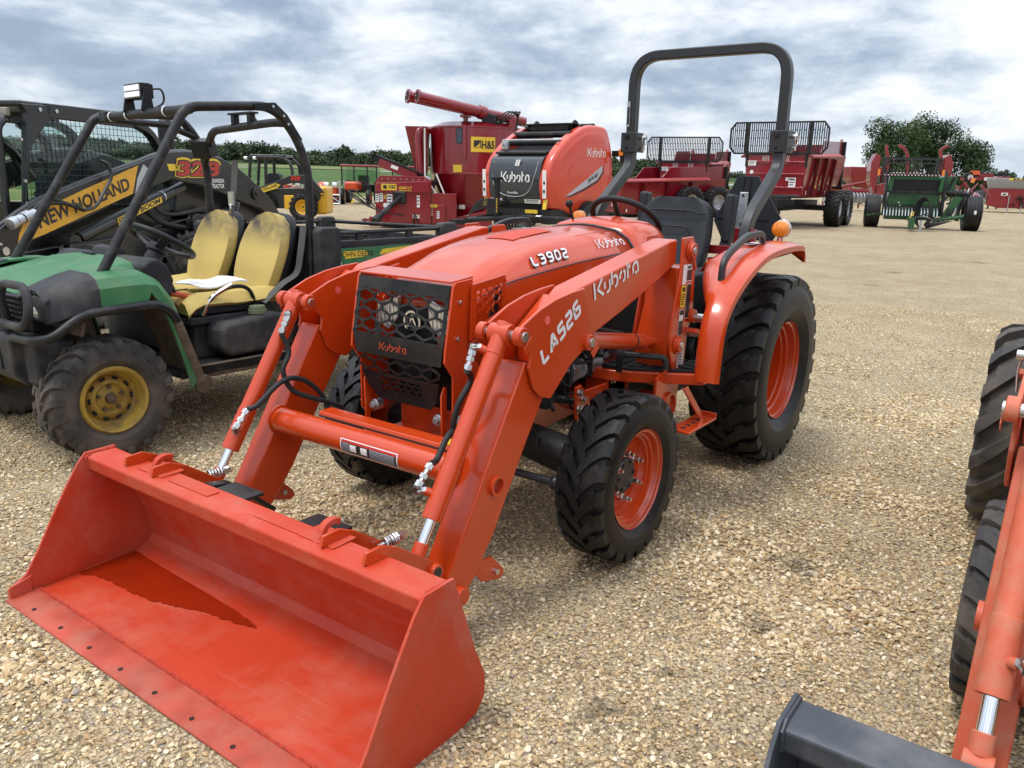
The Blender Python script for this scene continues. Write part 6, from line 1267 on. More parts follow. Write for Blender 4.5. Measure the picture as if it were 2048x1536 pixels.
# --- feed mixer with folded augers
def build_mixer():
    X = site('feed_mixer', 23.0, -1.5, 0, 'dark red grinder mixer with a round tank and folded auger tubes on top', 'feed mixer')
    def B(name, mt, par=X, mb=None, bev=.01, **k): return mb.build(name, mt, par, bev=bev, **k)
    c = (.30, 1.35, 0)
    mb = MB(); mb.lathe([(.62, .22), (1.02, .34), (1.30, 1.50), (1.325, 1.52), (1.325, 2.74), (1.34, 2.75), (1.34, 2.79), (1.30, 2.79), (1.0, 2.92), (.02, 2.96)], c, (0, 0, 1), 56); tk = B('tank', 'red', mb=mb, bev=0, smooth=40)
    mb = MB(); mb.lathe([(1.326, 1.49), (1.335, 1.50), (1.335, 1.53), (1.326, 1.54)], c, (0, 0, 1), 56); B('tank_seam', 'red', tk, mb=mb, bev=0)
    def on_tank(a, z0, z1, wid, r, name, mt, n=6):
        aw = wid/1.33; mb = MB(); mb.sheet([[(c[0]+r*math.sin(rad(a)+aw*(k/n-.5)), c[1]-r*math.cos(rad(a)+aw*(k/n-.5)), z) for k in range(n+1)] for z in (z0, z1)]); return B(name, mt, tk, mb=mb, bev=0)
    for a, z in ((-17.5, 2.40), (-10.0, 1.62)):
        for g, mt in ((.03, 'decalb'), (0, mat('sight_glass', (.05, .07, .11), .1))):
            mb = MB(); r = 1.333+(.004 if not g else 0)-(.02 if z < 1.7 else 0)*1; out = [(math.cos(t)*(.075+g), (.12 if math.sin(t) > 0 else -.12)+math.sin(t)*(.075+g)) for t in (2*math.pi*k/20 for k in range(20))]
            mb.add([(c[0]+r*math.sin(rad(a)+q/1.33), c[1]-r*math.cos(rad(a)+q/1.33), z+.12+w) for q, w in out], [tuple(range(20))]); B('sight_window', mt, tk, mb=mb, bev=0)
    on_tank(11.5, 2.10, 2.50, .68, 1.336, 'maker_decal', 'yellow')
    mb = font('H&S', .20, Matrix.Identity(4), 'decalb', None, .03, width=.36); mb.data.transform(Matrix.Translation((0, 0, 0)))
    for v in mb.data.vertices: a = rad(7.5)+(v.co.x+.05)/1.33; v.co = (c[0]+1.342*math.sin(a), c[1]-1.342*math.cos(a), 2.20+v.co.y)
    mb.parent = tk
    # field emblem
    for q, (x0, z0, x1, z1) in enumerate(((0, 0, .22, .22),)):
        mb = MB(); A = rad(-1.0); 
        def tp(x, z, r=1.340): a = A+x/1.33; return (c[0]+r*math.sin(a), c[1]-r*math.cos(a), 2.19+z)
        mb.add([tp(.03+.2*a_, .02+.2*b_) for a_, b_ in ((0, 0), (1, 0), (1, 1), (0, 1))], [(0, 1, 2, 3)]); B('emblem', 'decalb', tk, mb=mb, bev=0)
        mb = MB()
        for k in range(4): mb.add([tp(.04+.045*k, .025, 1.344), tp(.065+.045*k, .025, 1.344), tp(.205, .12+.015*k, 1.344), tp(.195, .125+.015*k, 1.344)], [(0, 1, 2, 3)])
        B('emblem', 'yellow', tk, mb=mb, bev=0)
    on_tank(-19.5, 1.55, 1.75, .26, 1.335, 'small_decal', 'yellow')
    on_tank(-17, .55, .66, .22, 1.13, 'small_decal', 'white')
    # flared supply hopper and its elbow pipe
    mb = MB(); mb.loft([[(x0, y0, z), (x1, y0, z), (x1, y1, z), (x0, y1, z)] for z, x0, x1, y0, y1 in ((1.50, -1.36, -1.05, .55, .95), (2.76, -1.62, -1.0, .30, 1.1))]); B('feed_chute', 'red', mb=mb)
    mb = MB(); mb.tube(fillet([(-.95, .65, 2.68), (-1.24, .30, 2.66), (-1.26, .28, 2.4), (-1.20, .26, 1.45), (-1.12, .2, .80)], .15, 6), .10, 14); B('elbow_pipe', 'red', mb=mb, bev=0)
    mb = MB(); mb.cyl((-1.21, .26, 1.40), (-1.205, .26, 1.50), .125, 18); mb.cyl((-1.05, .35, .55), (-.75, .5, 1.45), .05, 10); B('pipe_collar', 'black', mb=mb, bev=0)
    mb = MB(); mb.tube([(-.72, -.1, 1.5), (-.45, -.1, .85)], .022, 8); mb.tube([(-1.04, .0, 2.70), (-1.04, .0, 1.45), (-.7, -.05, .9)], .022, 8); B('drain_hose', 'white', mb=mb, bev=0)
    # mill house
    mb = MB(); mb.prism([(-2.40, .14), (-.85, .14), (-.85, 1.30), (-1.05, 1.42), (-2.28, 1.42), (-2.40, 1.22)], 'y', -.15, .9); mh = B('mill_house', 'red', mb=mb, bev=.015)
    mb = MB(); mb.prism([(-2.38, .98), (-.90, .98), (-.90, 1.30), (-2.36, 1.22)], 'y', -.20, -.15); B('mill_hood', 'red', mh, mb=mb, bev=.015)
    mb = MB(); mb.box((-.48, .05, .55), (.66, .5, .85)); mb.box((-.62, -.25, .42), (.34, .12, .5)); B('gear_guard', 'red', mb=mb, bev=.015)
    sticker(FR(-2.22, 1.03, -.205), .42, .17, 'yellow', mh); font('H&S', .10, FR(-2.02, 1.075, -.208), 'decalb', mh, .03, .15, width=.2)
    mb = MB(); mb.box((-2.12, -.208, 1.115), (.1, .004, .1)); B('emblem', 'decalb', mh, mb=mb, bev=0)
    font('GM9117', .075, FR(-1.74, 1.06, -.206), 'yellow', mh, .02, .2, width=.36); mb = MB(); mb.box((-1.56, -.206, 1.025), (.36, .004, .012)); B('underline', 'yellow', mh, mb=mb, bev=0)
    for x, z, w, h, mt in ((-2.40, .70, .10, .22, 'white'), (-2.28, .72, .09, .22, 'white'), (-2.17, .80, .07, .10, 'yellow'), (-2.08, .62, .15, .30, 'white'), (-1.25, .58, .08, .32, 'white'), (-1.36, .28, .18, .10, 'white'), (-.85, .60, .18, .08, 'yellow'), (-.68, .30, .07, .2, 'white')): sticker(FR(x, z, -.155 if x < -.9 else -.32), w, h, mt, mh, lines=text_lines(3))
    mb = MB(); mb.cyl((-2.13, -.152, .62), (-2.13, -.158, .62), .06, 18); B('round_decal', 'white', mh, mb=mb, bev=0)
    mb = MB(); mb.box((-1.72, -.19, .84), (.36, .1, .34)); B('shaft_shield', 'black', mb=mb, bev=.05)
    mb = MB(); mb.tube([(-1.70, -.2, .84), (-2.05, -.75, .48), (-2.22, -1.0, .28)], [.06, .07, .075], 14); mb.cyl((-2.18, -.94, .33), (-2.27, -1.08, .22), .11, 18); B('drive_shaft', 'blackm', mb=mb, bev=0)
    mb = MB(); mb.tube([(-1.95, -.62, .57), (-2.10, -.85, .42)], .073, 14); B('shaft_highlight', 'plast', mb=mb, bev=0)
    for k in range(8): mb = MB(); mb.cyl((-2.2+.17*k, -.17, 1.33), (-2.2+.17*k, -.20, 1.33), .016, 8); B('rivet', 'galv', mh, mb=mb, bev=0)
    for k in range(3): mb = MB(); mb.tube(smooth_path([(-1.6, -.3, .35), (-2.3, -.5, .50), (-2.9, -.4, .78+.05*k), (-3.1, -.3, .98), (-2.95, -.25, 1.0), (-2.7, -.3, .8), (-2.2, -.4, .45)], 6), .018, 6); B('hydraulic_hose', 'hose', mb=mb, bev=0)
    mb = MB(); mb.box((-2.98, -.42, .72), (.05, .02, .12), (0, .5, 0)); B('hose_tag', 'yellow', mb=mb, bev=0)
    # folded feeder conveyor
    mb = MB(); mb.loft([[(x, y, z+d) for y, d in ((-.1, -.14), (.35, -.14), (.35, .12), (-.1, .12))] for x, z in ((-2.32, 1.80), (-1.25, 1.42))]); cv = B('feeder_conveyor', 'red', mb=mb, bev=.01)
    mb = MB(); mb.tube([(-2.36, -.1, 1.95), (-1.2, -.1, 1.52)], .035, 8); mb.cyl((-2.36, -.12, 1.86), (-2.36, .36, 1.86), .09, 14); B('conveyor_roller', 'black', cv, mb=mb, bev=0)
    mb = MB(); mb.box((-1.86, -.11, 1.64), (.2, .01, .09), (0, .35, 0)); B('small_decal', 'white', cv, mb=mb, bev=0)
    # chassis
    mb = MB(); mb.box((-.9, .0, .17), (3.4, .16, .26)); mb.box((-.9, 1.2, .17), (3.4, .16, .26)); mb.box((-2.7, .1, .2), (.25, .2, .06)); mb.box((-2.7, .1, .08), (.25, .2, .04)); B('chassis', 'red', mb=mb, bev=.01)
    mb = MB(); mb.cyl((-2.74, .1, .1), (-2.74, .1, .24), .05, 12); mb.tube([(-1.35, -.2, .12), (-1.3, -.25, .4), (-1.2, -.25, .15)], .03, 8); B('hitch_clevis', 'black', mb=mb, bev=0)
    for y in (-.05, 2.7): simple_wheel(X, (1.7, y, .45), .45, .3, 'rib', 'red2', 'y')
    mb = MB(); mb.prism([(-.3, .3), (1.9, .3), (1.6, 1.2), (.6, .5)], 'y', -.02, .05); B('side_brace', 'red', mb=mb)
    # augers on top
    def aug(y, x0, z0):
        mb = MB(); a = V(x0, y-1.15, z0); b = V(.50, y-.1, 3.17-.02*(y > .9)); d = V(1.70, y+.5, 2.98-.02*(y > .9)); mb.cyl(a, b, .145, 22); mb.cyl(b, d, .125, 20)
        mb.cyl(a, a+(b-a).normalized()*.06, .185, 22); mb.cyl(b-(b-a).normalized()*.1, b, .18, 22); mb.cyl(b, b+(d-b).normalized()*.1, .18, 22)
        t = B('auger_tube', 'red', mb=mb, bev=.004)
        mb = MB(); mb.cyl(a-(b-a).normalized()*.004, a+(b-a).normalized()*.002, .125, 20); B('auger_mouth', mat('dark_inside', (.03, .004, .004), .7), t, mb=mb, bev=0)
        for k in range(8):
            aa = 2*math.pi*k/8; mb = MB(); p = a+V(0, .165*math.cos(aa), .165*math.sin(aa)); mb.cyl(p, p-V(.012, 0, 0), .014, 6); B('flange_bolt', 'galv', t, mb=mb, bev=0)
    aug(.55, -1.18, 3.46); aug(.86, -1.47, 3.49)
    mb = MB(); mb.cyl((.40, .7, 3.20), (.455, .7, 3.19), .19, 20); B('auger_band', 'white', mb=mb, bev=0)
    mb = MB(); mb.box((.72, .5, 3.0), (.42, .3, .28), (0, .15, 0)); B('hinge_cover', 'black', mb=mb, bev=.05)
    mb = MB(); mb.box((.05, .55, 2.85), (.14, .14, .75)); mb.box((.05, .02, 2.35), (.10, .08, .9)); mb.box((.05, .55, 3.06), (.3, .5, .06)); B('auger_cradle', 'red', mb=mb)
    mb = MB(); mb.box((1.35, .8, 2.84), (.2, .2, .35)); B('auger_cradle', 'red', mb=mb)
    for k in range(4): mb = MB(); mb.tube(smooth_path([(.9, .4, 2.8), (1.0+.1*k, .35, 3.05), (1.25+.1*k, .4, 3.2), (1.5, .5, 3.05), (1.45, .45, 2.7)], 6), .02, 6); B('auger_hose', 'hose', mb=mb, bev=0)
build_mixer()

# --- round baler
def build_baler():
    X = site('round_baler', 18.1, .66, 40, 'orange and black round baler parked in front of the dark red mixer', 'baler')
    def B(name, mt, par=X, mb=None, bev=.012, **k): return mb.build(name, mt, par, bev=bev, **k)
    pr = [(.10, .80), (-.02, 1.05), (-.06, 1.35), (.02, 1.65), (.18, 1.92), (.55, 2.24), (1.0, 2.49), (1.37, 2.62), (1.8, 2.65), (2.16, 2.60), (2.36, 2.3), (2.47, 1.95), (2.52, 1.55), (2.46, 1.05), (2.22, .84), (1.92, .74), (1.28, .62), (.95, .63), (.55, .74)]
    pp = [(p.x, p.y) for p in smooth_path([(a, b, 0) for a, b in pr+pr[:1]], 3)][:-1]
    cy = sum(p[0] for p in pp)/len(pp); cz = sum(p[1] for p in pp)/len(pp)
    for x0, s in ((0, 1), (-1.80, -1)):
        rings = [[(x0+s*dx, cy+(y-cy)*k, cz+(z-cz)*k) for y, z in pp] for dx, k in ((-.16, 1.0), (-.03, 1.0), (.03, .985), (.06, .95), (.065, .88), (.085, .84), (.10, .80), (.105, .55), (.105, .02))]
        mb = MB(); mb.loft(rings); sp = B('side_panel', mat('baler_orange', (.60, .052, .018), .3, coat=.5, var=.05), mb=mb, bev=0, smooth=50)
        if s > 0:
            q = lambda y, z, dx=.108: plane((x0+dx, y, z), (0, 1, 0), (1, 0, 0))
            put(strokes('Kubota', .19, .20, .2), q(1.36, 1.95), 'lettering', 'white', sp)
            mb = MB(); mb.prism([(.55, 1.06), (1.3, 1.42), (1.96, 1.76), (1.97, 1.62), (1.78, 1.44), (1.3, 1.26), (.72, 1.09)], 'x', .106, .109); B('swoosh_decal', 'grey', sp, mb=mb, bev=0)
            mb = MB(); mb.prism([(.55, 1.055), (.75, 1.08), (1.3, 1.25), (1.79, 1.43), (1.985, 1.61), (2.0, 1.78), (2.03, 1.6), (1.82, 1.39), (1.3, 1.20), (.76, 1.05)], 'x', .107, .111); B('swoosh_edge', 'decalb', sp, mb=mb, bev=0)
            font('BV4160', .085, plane((x0+.112, 1.42, 1.36), (0, 1, .42), (1, 0, 0)), 'decalb', sp, .03, .25, width=.42)
            for k in range(3): sticker(q(1.32+.12*k, .80), .11, .09+.03*k, 'white', sp, lines=text_lines(2))
            mb = MB(); mb.rect(smooth_path([(x0+.108, y, z) for y, z in ((.62, 1.5), (.75, 1.72), (1.0, 1.86), (1.25, 1.92))], 6), .02, .014, (1, 0, 0)); B('panel_crease', mat('baler_orange', (.6, .05, .02)), sp, mb=mb, bev=0)
        for z0, z1, mt in ((1.02, 1.62, 'white'), (.78, 1.0, 'yellow')):
            pts = [(y, z) for y, z in ((-.055, z0), (-.055, z1))]; mb = MB(); mb.box((x0-s*.02, -.058+(.045 if mt == 'yellow' else 0)*1, (z0+z1)/2), (.10, .012, z1-z0), (rad(-14 if mt == 'yellow' else 3), 0, 0)); d = B('edge_decal', mt, sp, mb=mb, bev=0)
            if mt == 'white':
                for k in range(3): mb = MB(); mb.box((x0-s*.02, -.066, z0+.15+.18*k), (.05, .006, .06)); B('edge_decal_mark', 'decalb', sp, mb=mb, bev=0)
    # black front hood
    fp = [(.50, 2.02), (.30, 1.98), (.10, 1.90), (.00, 1.75), (-.05, 1.5), (-.04, 1.2), (.02, .98), (.10, .88)]
    mb = MB(); mb.sheet([[(x, y, z) for x in np.linspace(-1.66, -.16, 9)] for y, z in smooth_path([(0, a, b) for a, b in fp], 3) and [(p.y, p.z) for p in smooth_path([(0, a, b) for a, b in fp], 3)]], .03); hd = B('front_hood', mat('charcoal_gloss', (.030, .034, .042), .28, coat=.4), mb=mb, bev=0, smooth=60)
    put(strokes('Kubota', .22, .22, .2), plane((-1.26, -.062, 1.36), (1, 0, 0), (0, -1, .02)), 'lettering', 'white', hd)
    font('PowerBale', .05, plane((-1.08, -.055, 1.10), (1, 0, 0), (0, -1, -.1)), 'white', hd, .01, .2)
    for dx in (0, .07): mb = MB(); mb.prism([(-.90+dx, 1.70), (-.85+dx, 1.70), (-.80+dx, 1.84), (-.85+dx, 1.84)], 'y', -.03, -.02); B('hood_mark', 'white', hd, mb=mb, bev=0)
    mb = MB(); mb.tube(smooth_path([(-1.55, .02, 1.80), (-1.52, -.06, 1.4), (-1.38, -.05, 1.16), (-1.1, -.045, 1.05), (-.7, -.045, 1.05), (-.45, -.05, 1.18), (-.30, -.06, 1.5), (-.26, .02, 1.8)], 6), .009, 5); B('hood_groove', 'grey', hd, mb=mb, bev=0)
    for x, w in ((-1.62, .34), (-.62, .46)): sticker(plane((x, .02, .90), (1, 0, 0), (0, -1, -.25)), w, .09, 'white', hd, lines=text_lines(2))
    mb = MB(); mb.box((-.9, .35, 2.03), (1.44, .45, .05), (.2, 0, 0)); B('hood_top', 'rops', mb=mb)
    sticker(plane((-.80, .13, 2.0), (1, 0, 0), (0, -.3, 1)), .28, .08, 'white', hd)
    mb = MB(); mb.box((-1.42, .25, 2.16), (.18, .08, .18)); mb.lathe([(.055, -.05), (.06, -.06), (.03, -.06)], (-1.42, .25, 2.16), (0, 1, 0), 14); B('hood_lamp', 'galv', mb=mb)
    mb = MB(); mb.prism([(.55, 1.0), (.50, 1.85), (.75, 2.08), (1.3, 2.34), (2.1, 2.36), (2.3, 1.9), (2.2, 1.0)], 'x', -1.64, -.16); B('bale_chamber', 'blackm', mb=mb)
    for y, z, r in ((.60, 2.22, .06), (.95, 2.42, .075), (1.35, 2.58, .08), (1.8, 2.62, .08)): mb = MB(); mb.cyl((-1.72, y, z), (-.08, y, z), r, 16); B('belt_roller', 'black', mb=mb, bev=0)
    for k in range(10): mb = MB(); mb.box((-1.58+.15*k, 1.45, 2.66), (.13, .9, .015)); B('belt', 'hose', mb=mb, bev=0)
    mb = MB(); mb.cyl((-1.72, .50, 2.28), (-.08, .50, 2.28), .022, 10); B('net_rod', 'galv', mb=mb, bev=0)
    for x in (-1.42, -.30): mb = MB(); mb.prism([(1.2, 2.5), (1.55, 2.5), (1.45, 2.72), (1.36, 2.76), (1.27, 2.69)], 'x', x-.03, x+.03); mb.cyl((x-.05, 1.37, 2.66), (x+.05, 1.37, 2.66), .06, 14); B('roller_bracket', 'black', mb=mb)
    mb = MB(); mb.box((-.86, 1.37, 2.60), (1.1, .5, .16)); B('belt_tensioner', 'black', mb=mb)
    # underside, pickup, wheels, tongue
    mb = MB(); mb.box((-.9, 1.2, .85), (1.6, 1.9, .55)); mb.box((-.9, .35, .62), (1.9, .5, .3)); mb.prism([(.1, .45), (.9, .45), (.9, .78), (.25, .78)], 'x', -.18, .02); B('under_frame', 'dark', mb=mb)
    for x in (-1.95, .12): simple_wheel(X, (x, 1.45, .48), .48, .36, 'rib', 'rimgrey', 'x')
    for k in range(16): mb = MB(); mb.tube([(-1.6+.09*k, .25, .5), (-1.6+.09*k, .05, .38), (-1.6+.09*k, .15, .25)], .009, 5); B('pickup_tine', 'steel', mb=mb, bev=0)
    mb = MB(); mb.tube([(-.35, .3, .62), (-.95, -1.5, .55)], .05, 8); mb.tube([(-1.5, .3, .62), (-1.0, -1.5, .55)], .05, 8); mb.box((-.95, -1.7, .52), (.2, .5, .1)); B('tongue', 'black', mb=mb, bev=0)
    mb = MB(); mb.box((-.78, -.75, .95), (.10, .10, 1.0)); mb.box((-.78, -.75, 1.42), (.16, .16, .08)); jk = B('jack_stand', 'black', mb=mb)
    for k in range(7): mb = MB(); mb.box((-.73, -.81, .72+.045*k), (.03, .01, .018), (0, .4, 0)); B('stand_stripe', 'yellow', jk, mb=mb, bev=0)
    for k in range(6): mb = MB(); mb.tube(smooth_path([(-1.2, .1, .9), (-1.55, -.4, .95-.04*k), (-1.75, -.6, .6), (-1.5, -.9, .35), (-1.2, -.8, .6)], 6), .018, 6); B('baler_hose', 'hose', mb=mb, bev=0)
    mb = MB(); mb.tube([(-.6, -.2, .60), (.9, -.35, .62)], .05, 10); B('drive_shaft', 'black', mb=mb, bev=0)
    mb = MB(); mb.tube([(-.05, -.25, .61), (.10, -.265, .612)], .053, 10); B('shaft_band', 'white', mb=mb, bev=0)
    mb = MB(); mb.box((-.45, .05, .72), (.35, .02, .08)); B('small_decal', 'yellow', mb=mb, bev=0)
    mb = MB(); mb.box((.1, 2.55, 2.05), (.25, .06, .14)); mb.box((.3, 2.52, 1.98), (.14, .05, .3)); B('rear_lamp_arm', 'black', mb=mb)
    mb = MB(); mb.box((.27, 2.48, 2.08), (.10, .06, .16)); B('rear_lamp', 'amber', mb=mb)
build_baler()

# --- manure spreaders: one of each part, then copies
def build_spreader(name, label):
    X = site(name, 26.95, 8.35, 33, label, 'manure spreader', 'dark red manure spreaders')
    def B(name, mt, par=X, mb=None, bev=.012, **k): return mb.build(name, mt, par, bev=bev, **k)
    mb = MB(); mb.box((0, .04, 1.72), (1.86, .08, 1.28)); fw = B('front_wall', 'red', mb=mb)
    for z in (1.30, 1.72, 2.10): mb = MB(); mb.box((0, -.02, z), (1.86, .05, .06)); B('wall_rib', 'red', fw, mb=mb)
    for x in (-.42, -.36, -.30, -.24, .22, .28, .34, .40): mb = MB(); mb.box((x, -.006, 2.18), (.022, .012, .26)); B('wall_slot', mat('pale_slot', (.6, .5, .5), .6), fw, mb=mb, bev=0)
    for s in (1, -1):
        mb = MB(); mb.loft([[(s*.86, y, 1.02), (s*.93, y, 1.5), (s*(1.02+.05*t), y, 2.34+.1*t), (s*(.98+.05*t), y, 2.34+.1*t), (s*.88, y, 1.5), (s*.82, y, 1.02)] for y, t in ((0, 0), (5.2, 1))]); B('side_wall', 'red', mb=mb)
        mb = MB(); mb.prism([(1.6, 1.0), (5.2, 1.0), (5.2, 2.95), (2.4, 2.85), (2.0, 2.4), (1.6, 2.38)], 'x', s*.86, s*.90); B('rear_side', 'red', mb=mb)
        mb = MB(); mb.loft([[(s*1.0, y, 2.36+.035*y), (s*1.16, y, 2.28+.03*y), (s*1.16, y, 2.22+.03*y), (s*1.0, y, 2.26+.035*y)] for y in (0, 4.3)]); B('top_rail', mat('sun_worn_red', (.30, .035, .035), .5), mb=mb)
        for y in (1.0, 2.2, 3.4): mb = MB(); mb.prism([(.93, 1.05), (1.02, 1.05), (1.16, 2.26), (1.02, 2.3)], 'y', y-.06, y+.06); B('side_stake', 'red', mb=mb)
        for y in (3.15, 4.55): simple_wheel(X, (s*1.30, y, .62), .62, .50, 'flot', 'rimgrey', 'x', 22, .035, .46)
        mb = MB(); mb.prism([(-.3, 2.55), (.0, 2.55), (.0, 1.3), (-.12, 1.2)], 'x', s*.97, s*1.03) if False else mb.box((s*.95, 5.28, 2.0), (.12, .12, 1.9)); B('rear_post', 'black', mb=mb)
        mb = MB(); mb.tube(fillet([(s*.8, 5.2, 2.8), (s*.8, 5.4, 3.05), (s*.8, 5.55, 2.8)], .1, 5), .05, 8); B('gate_hook', 'red', mb=mb, bev=0)
    mb = MB(); mb.box((0, 2.6, 1.02), (1.7, 5.2, .08)); B('spreader_floor', 'dark', mb=mb)
    mb = MB(); mb.box((0, 5.2, 2.2), (1.7, .1, 1.3)); B('rear_gate', 'red', mb=mb)
    mb = MB(); mb.box((0, 2.4, .72), (.7, 4.6, .3)); mb.box((0, 3.7, .62), (2.2, 1.6, .16)); B('chassis', 'black', mb=mb)
    mb = MB(); mb.tube([(-.3, .3, .75), (0, -1.9, .55)], .08, 8); mb.tube([(.3, .3, .75), (0, -1.9, .55)], .08, 8); B('tongue', 'black', mb=mb, bev=0)
    mb = MB(); mb.box((0, -.12, .95), (1.2, .3, .14)); mb.box((.3, -.2, .85), (.9, .16, .2)); B('front_gearbox', 'black', mb=mb)
    for k in range(6): mb = MB(); mb.tube(smooth_path([(-.7, -.1, 1.3), (-.8-.05*k, -.3, 1.15), (-.7, -.35, .95+.04*k), (-.5, -.2, .9)], 6), .025, 6); B('spreader_hose', 'red2' if k % 2 else 'hose', mb=mb, bev=0)
    # slotted guard above the front wall
    gd = empty('front_guard'); gd.parent = X; g0, g1, z0, z1 = -1.55, 1.55, 2.36, 3.32; out = [(g0, z0+.2), (g0+.16, z0), (g1-.16, z0), (g1, z0+.2), (g1, z1-.2), (g1-.16, z1), (g0+.16, z1), (g0, z1-.2)]
    mb = MB(); mb.rect([(x, -.02, z) for x, z in out+out[:2]], .05, .05, (0, 1, 0)); B('guard_frame', 'black', gd, mb=mb, bev=0)
    for x in (-1.0, 1.0): mb = MB(); mb.box((x, -.02, 2.84), (.09, .05, .96)); mb.box((x*.95, .0, 2.2), (.08, .05, .5)); B('guard_upright', 'black', gd, mb=mb, bev=0)
    first = None
    for k in range(44):
        x = g0+.07+(g1-g0-.14)*k/43; e = max(0, abs(x)-(1.39))
        if first is None: mb = MB(); mb.box((0, 0, 0), (.030, .02, 1)); first = B('guard_bar', 'black', gd, mb=mb, bev=0); o = first
        else: o = first.copy(); COL.objects.link(o); o.parent = gd
        o.location = (x, -.02, 2.84); o.scale = (1, 1, .96-2*e*1.25)
    for j, z in enumerate((2.6, 2.84, 3.08)):
        for k in range(21): x = g0+.07+(g1-g0-.14)*(2*k+1.5+(j % 2))/43; mb = MB(); mb.box((x, -.02, z), (.07, .016, .026)); B('guard_link', 'black', gd, mb=mb, bev=0)
    mb = MB(); mb.box((0, .0, 2.36), (1.9, .1, .08)); B('guard_sill', 'black', gd, mb=mb, bev=0)
    # decals
    for x, z, w, h, mt in ((-.88, 1.98, .26, .16, 'white'), (-.88, 1.46, .26, .14, 'white'), (.48, 1.32, .22, .28, 'white'), (.38, 1.52, .32, .10, 'white'), (-.05, 1.62, .12, .20, 'yellow')): sticker(FR(x, z, -.05), w, h, mt, fw, lines=text_lines(3))
    mb = MB(); mb.cyl((-.74, -.05, 1.78), (-.74, -.056, 1.78), .06, 16); B('round_decal', 'white', fw, mb=mb, bev=0)
    q = lambda y, z, o=.955: plane((o, y, z), (0, 1, 0), (1, 0, -.03))
    sticker(q(1.18, 1.30), .42, .38, 'yellow', X); font('H&S', .17, q(1.28, 1.40, .962), 'decalb', X, .03, width=.3); mb = MB(); mb.prism([(1.21, 1.42), (1.27, 1.42), (1.27, 1.54), (1.21, 1.54)], 'x', .958, .964); B('emblem', 'decalb', X, mb=mb, bev=0)
    sticker(q(2.1, 1.28), .2, .18, 'yellow', X, lines=text_lines(2))
    for y in (2.9, 1.0, .3): sticker(q(y, 1.1), .06, .12, 'white', X)
    mb = MB(); mb.box((1.0, 4.5, 1.25), (.4, .06, .22)); B('tail_lamp_board', 'black', mb=mb); mb = MB(); mb.box((1.0, 4.46, 1.22), (.36, .02, .08)); B('reflector', 'amber', mb=mb, bev=0)
    return X
spr = build_spreader('manure_spreader', 'large dark red manure spreader with tall black guard seen behind the roll bar post')
s2 = copy_tree(spr); p = cam_xy(34.6, 6.9); s2.location = (p.x, p.y, -.15); s2.rotation_euler.z = YAW-math.pi/2-rad(24); s2['label'] = 'dark red manure spreader whose black guard shows left of the large spreader'
s3 = copy_tree(spr); p = cam_xy(33.0, 3.6); s3.location = (p.x, p.y, -.9); s3.rotation_euler.z = YAW-math.pi/2-rad(62); s3['label'] = 'dark red spreader mostly hidden behind the orange baler'
for ch in kids(s3):
    if ch.name.startswith('front_guard'):
        for g in kids(ch): bpy.data.objects.remove(g)
        bpy.data.objects.remove(ch)
    elif ch.name.startswith('wheel'): ch.location.z += .9

